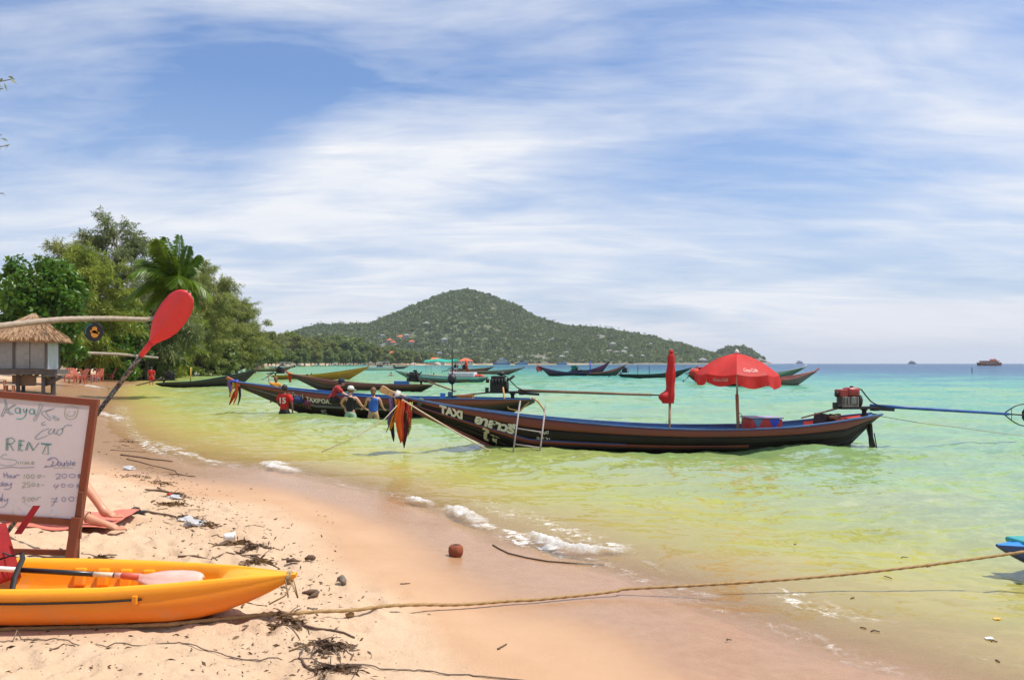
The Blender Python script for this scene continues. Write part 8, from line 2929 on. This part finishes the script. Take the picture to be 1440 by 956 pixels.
_o = link('beach_litter', leaf_mesh('beach_litter', _cc, _dd, _sz, _sz * 0.16 + 0.001, _rs), leaf_mat('litter_brown', (0.03, 0.018, 0.010), (0.12, 0.07, 0.035), (0.30, 0.19, 0.09), 0.0, 0.9))
_o['category'] = 'litter'
tag(_o, 'scattered crumbs of leaf and bark over the dry sand', kind='stuff')

# bits floating in the shallows
for _k, (px, py, w) in enumerate([(1271, 786, 12), (1250, 815, 14), (1230, 891, 12), (1215, 886, 8), (1397, 905, 7), (1405, 934, 9), (1024, 903, 7), (1200, 845, 9), (1118, 568 + 200, 6), (1307, 800, 8)]):
    g = gp(px, py)
    o = MB().tube([Vector((-w / 2 / F * g.y, 0.0, 0.0)), Vector((0, 0.01, 0.004)), Vector((w / 2 / F * g.y, -0.015 + 0.03 * (_k % 2), 0))], [0.004, 0.005, 0.003], 5).build('floating_twig', DRIFT, None, True, loc=(g.x, g.y, max(g.z, 0.0) + 0.016))
    o.rotation_euler = (0, 0, [0.5, 1.7, 0.2, 2.0, 0.3, 1.2, 0.9, 0.3, 1.3, 0.1][_k])
    tag(o, 'small brown twig floating in the yellow-green shallows', 'twig', 'twigs adrift in the shallows')
for (px, py, c, lb) in [(1402, 874, (0.70, 0.42, 0.08), 'yellow leaf scrap floating at lower right'), (1391, 903, (0.7, 0.7, 0.68), 'white scrap floating below the yellow leaf scrap')]:
    g = gp(px, py)
    o = MB().add([(-0.025, -0.01, 0), (0.0, -0.022, 0.006), (0.028, -0.006, 0.002), (0.02, 0.02, 0.004), (-0.018, 0.02, 0.0), (-0.025, -0.01, -0.006), (0.0, -0.022, -0.002), (0.028, -0.006, -0.006), (0.02, 0.02, -0.004), (-0.018, 0.02, -0.006)],
                 [(0, 1, 2, 3, 4), (9, 8, 7, 6, 5), (0, 5, 6, 1), (1, 6, 7, 2), (2, 7, 8, 3), (3, 8, 9, 4), (4, 9, 5, 0)]).build('floating_scrap', mat('scrap' + str(c), c, 0.6), None, loc=(g.x, g.y, 0.02))
    tag(o, lb, 'scrap')

# ------------------------------------------------------------------ breaking wavelets: heaped foam, one sheet each
FOAM = bpy.data.materials.new('sea_foam')
FOAM.use_nodes = True
_t = NT(FOAM.node_tree)
_tc = _t.n('ShaderNodeTexCoord').outputs['Object']
_m = _t.n('ShaderNodeAttribute', attribute_name='thick').outputs['Fac']
_n1 = _t.noise(_tc, 34, 8, 0.78, 0.8).outputs[0]
_n2 = _t.noise(_tc, 7, 4, 0.6, 0.6).outputs[0]
_a = _t.maprange(_t.math('ADD', _t.math('MULTIPLY', _n1, 0.55), _t.math('ADD', _t.math('MULTIPLY', _n2, 0.45), _t.math('MULTIPLY', _m, 0.62))), 0.74, 1.06)
_df = _t.n('ShaderNodeBsdfPrincipled', ins={'Base Color': (0.86, 0.85, 0.82, 1), 'Roughness': 0.6})
_bp = _t.n('ShaderNodeBump', ins={'Strength': 0.9, 'Distance': 0.02, 'Height': _n1})
_t.t.links.new(_bp.outputs[0], _df.inputs['Normal'])
_tr = _t.n('ShaderNodeBsdfTransparent')
_tl = _t.n('ShaderNodeBsdfTranslucent', ins={'Color': (0.85, 0.87, 0.83, 1)})
_dm = _t.n('ShaderNodeMixShader', ins={0: 0.35, 1: _df.outputs[0], 2: _tl.outputs[0]})
_mx = _t.n('ShaderNodeMixShader', ins={0: _a, 1: _tr.outputs[0], 2: _dm.outputs[0]})
_oo = _t.n('ShaderNodeOutputMaterial')
_t.t.links.new(_mx.outputs[0], _oo.inputs[0])


def breaker(pix, width, hgt, label, seed, dens=1.0):
    P_ = [gp(*p) for p in pix]
    P_ = [Vector((p.x, p.y, 0)) for p in P_]
    seg = [0]
    for i in range(len(P_) - 1):
        seg.append(seg[-1] + (P_[i + 1] - P_[i]).length)
    T = seg[-1]
    na = max(24, int(T / 0.018))
    na = min(na, 220)
    nb = 46
    rs = np.random.RandomState(seed)
    U = np.linspace(0, 1, na)
    px_ = np.interp(U * T, seg, [p.x for p in P_])
    py_ = np.interp(U * T, seg, [p.y for p in P_])
    dx = np.gradient(px_)
    dy = np.gradient(py_)
    ln = np.hypot(dx, dy)
    nx, ny = -dy / ln, dx / ln
    # normal toward the beach
    tst = shore_dist(px_ + nx * 0.5, py_ + ny * 0.5) < shore_dist(px_ - nx * 0.5, py_ - ny * 0.5)
    sg = -1 if tst.mean() > 0.5 else 1
    nx, ny = nx * sg, ny * sg
    Vv = np.linspace(-1, 1, nb)
    Ug, Vg = np.meshgrid(U, Vv, indexing='ij')
    env = np.sin(np.pi * np.clip(Ug, 0, 1)) ** 0.55
    wob = 0.35 * fbm(Ug * T * 2.5 + seed, Ug * 0, seed, 3)
    X = px_[:, None] + nx[:, None] * (Vg + wob) * width / 2
    Y = py_[:, None] + ny[:, None] * (Vg + wob) * width / 2
    # steep toward the beach, long tail toward the sea
    prof = np.where(Vg > 0.35, np.exp(-((Vg - 0.35) / 0.28) ** 2), np.exp(-((Vg - 0.35) / 0.62) ** 2))
    lum = 0.5 + fbm(X * 5, Y * 5, seed + 3, 3) + 0.9 * fbm(X * 16, Y * 16, seed + 5, 3)
    Z = 0.72 * hgt * env * prof * np.clip(0.45 + 0.85 * lum, 0.1, 1.6)
    base = np.maximum(base_h(shore_s(X, Y)), 0)
    thick = env * prof * dens + 0.35 * fbm(X * 4, Y * 4, seed + 9, 3) - 0.10
    o3 = Vector((float(px_.mean()), float(py_.mean()), 0))
    v = np.stack([X - o3.x, Y - o3.y, Z + base + 0.018], -1).reshape(-1, 3)
    me = mesh_np('breaking_wave', v, grid_faces(na, nb))
    add_attr(me, 'thick', np.clip(thick, 0, 1).ravel())
    o = link('breaking_wave', me, FOAM, None, o3)
    o['category'] = 'foam'
    tag(o, label, kind='stuff')
    # droplets thrown off the crest
    return o


breaker([(745, 752), (770, 766), (800, 780), (835, 782), (880, 778), (900, 776)], 0.62, 0.15, 'white breaking wavelet right of the coconut husk, the nearest', 1, 1.0)
breaker([(636, 716), (655, 727), (680, 738), (705, 744)], 0.70, 0.15, 'white breaking wavelet in the middle of the shore', 2, 1.0)
breaker([(575, 704), (595, 711), (625, 715)], 0.55, 0.12, 'small white breaking wavelet left of the middle one', 3, 0.95)
breaker([(385, 650), (405, 662), (425, 668), (452, 671)], 1.15, 0.12, 'bright splash of foam below the taxi boat', 4, 0.86)
breaker([(228, 618), (250, 634), (285, 648), (330, 656), (370, 662), (400, 668)], 1.5, 0.14, 'long low foam front left of the bright splash', 5, 0.62)
breaker([(125, 575), (165, 588), (200, 596), (225, 600)], 2.2, 0.15, 'low foam front by the sign\'s upper right corner', 6, 0.62)
breaker([(105, 541), (135, 545), (165, 550)], 3.2, 0.18, 'far foam front beyond the paddle shaft', 7, 0.6)
breaker([(930, 822), (960, 833), (1000, 842), (1040, 853)], 0.40, 0.04, 'thin lace of foam where the rope meets the water', 8, 0.72)
breaker([(1190, 624), (1205, 628), (1232, 629)], 0.7, 0.09, 'little wash of foam under the nearest boat\'s stern', 9, 0.8)
breaker([(440, 672), (490, 686), (540, 694), (580, 706)], 0.32, 0.02, 'thin lace of foam between the bright splash and the small wavelet', 10, 0.60)
breaker([(470, 695), (505, 690), (535, 697)], 0.22, 0.012, 'faint foam arc on the wet sand below the taxi boat', 11, 0.52)
breaker([(700, 746), (725, 752), (750, 760)], 0.30, 0.03, 'thin foam link between the middle and nearest wavelets', 12, 0.62)
breaker([(890, 782), (930, 800), (960, 825)], 0.30, 0.02, 'thin foam trail right of the nearest wavelet', 13, 0.58)
breaker([(1040, 856), (1110, 882), (1180, 905), (1260, 935)], 0.34, 0.012, 'broken foam specks along the wet edge at lower right', 14, 0.55)

# the scratch scene used to evaluate figures and lettering
bpy.data.scenes.remove(TMP)

# ------------------------------------------------------------------ sea air
def haze_box():
    m = bpy.data.materials.new('sea_haze')
    m.use_nodes = True
    t = NT(m.node_tree)
    vol = t.n('ShaderNodeVolumePrincipled', ins={'Color': (0.80, 0.88, 1.0, 1), 'Density': 0.00010, 'Anisotropy': 0.3})
    o = t.n('ShaderNodeOutputMaterial')
    t.t.links.new(vol.outputs[0], o.inputs['Volume'])
    m.cycles.homogeneous_volume = True
    ob = MB().box((0, 0, 89), (26000, 26000, 206)).build('haze', m)
    tag(ob, kind='stuff')


haze_box()
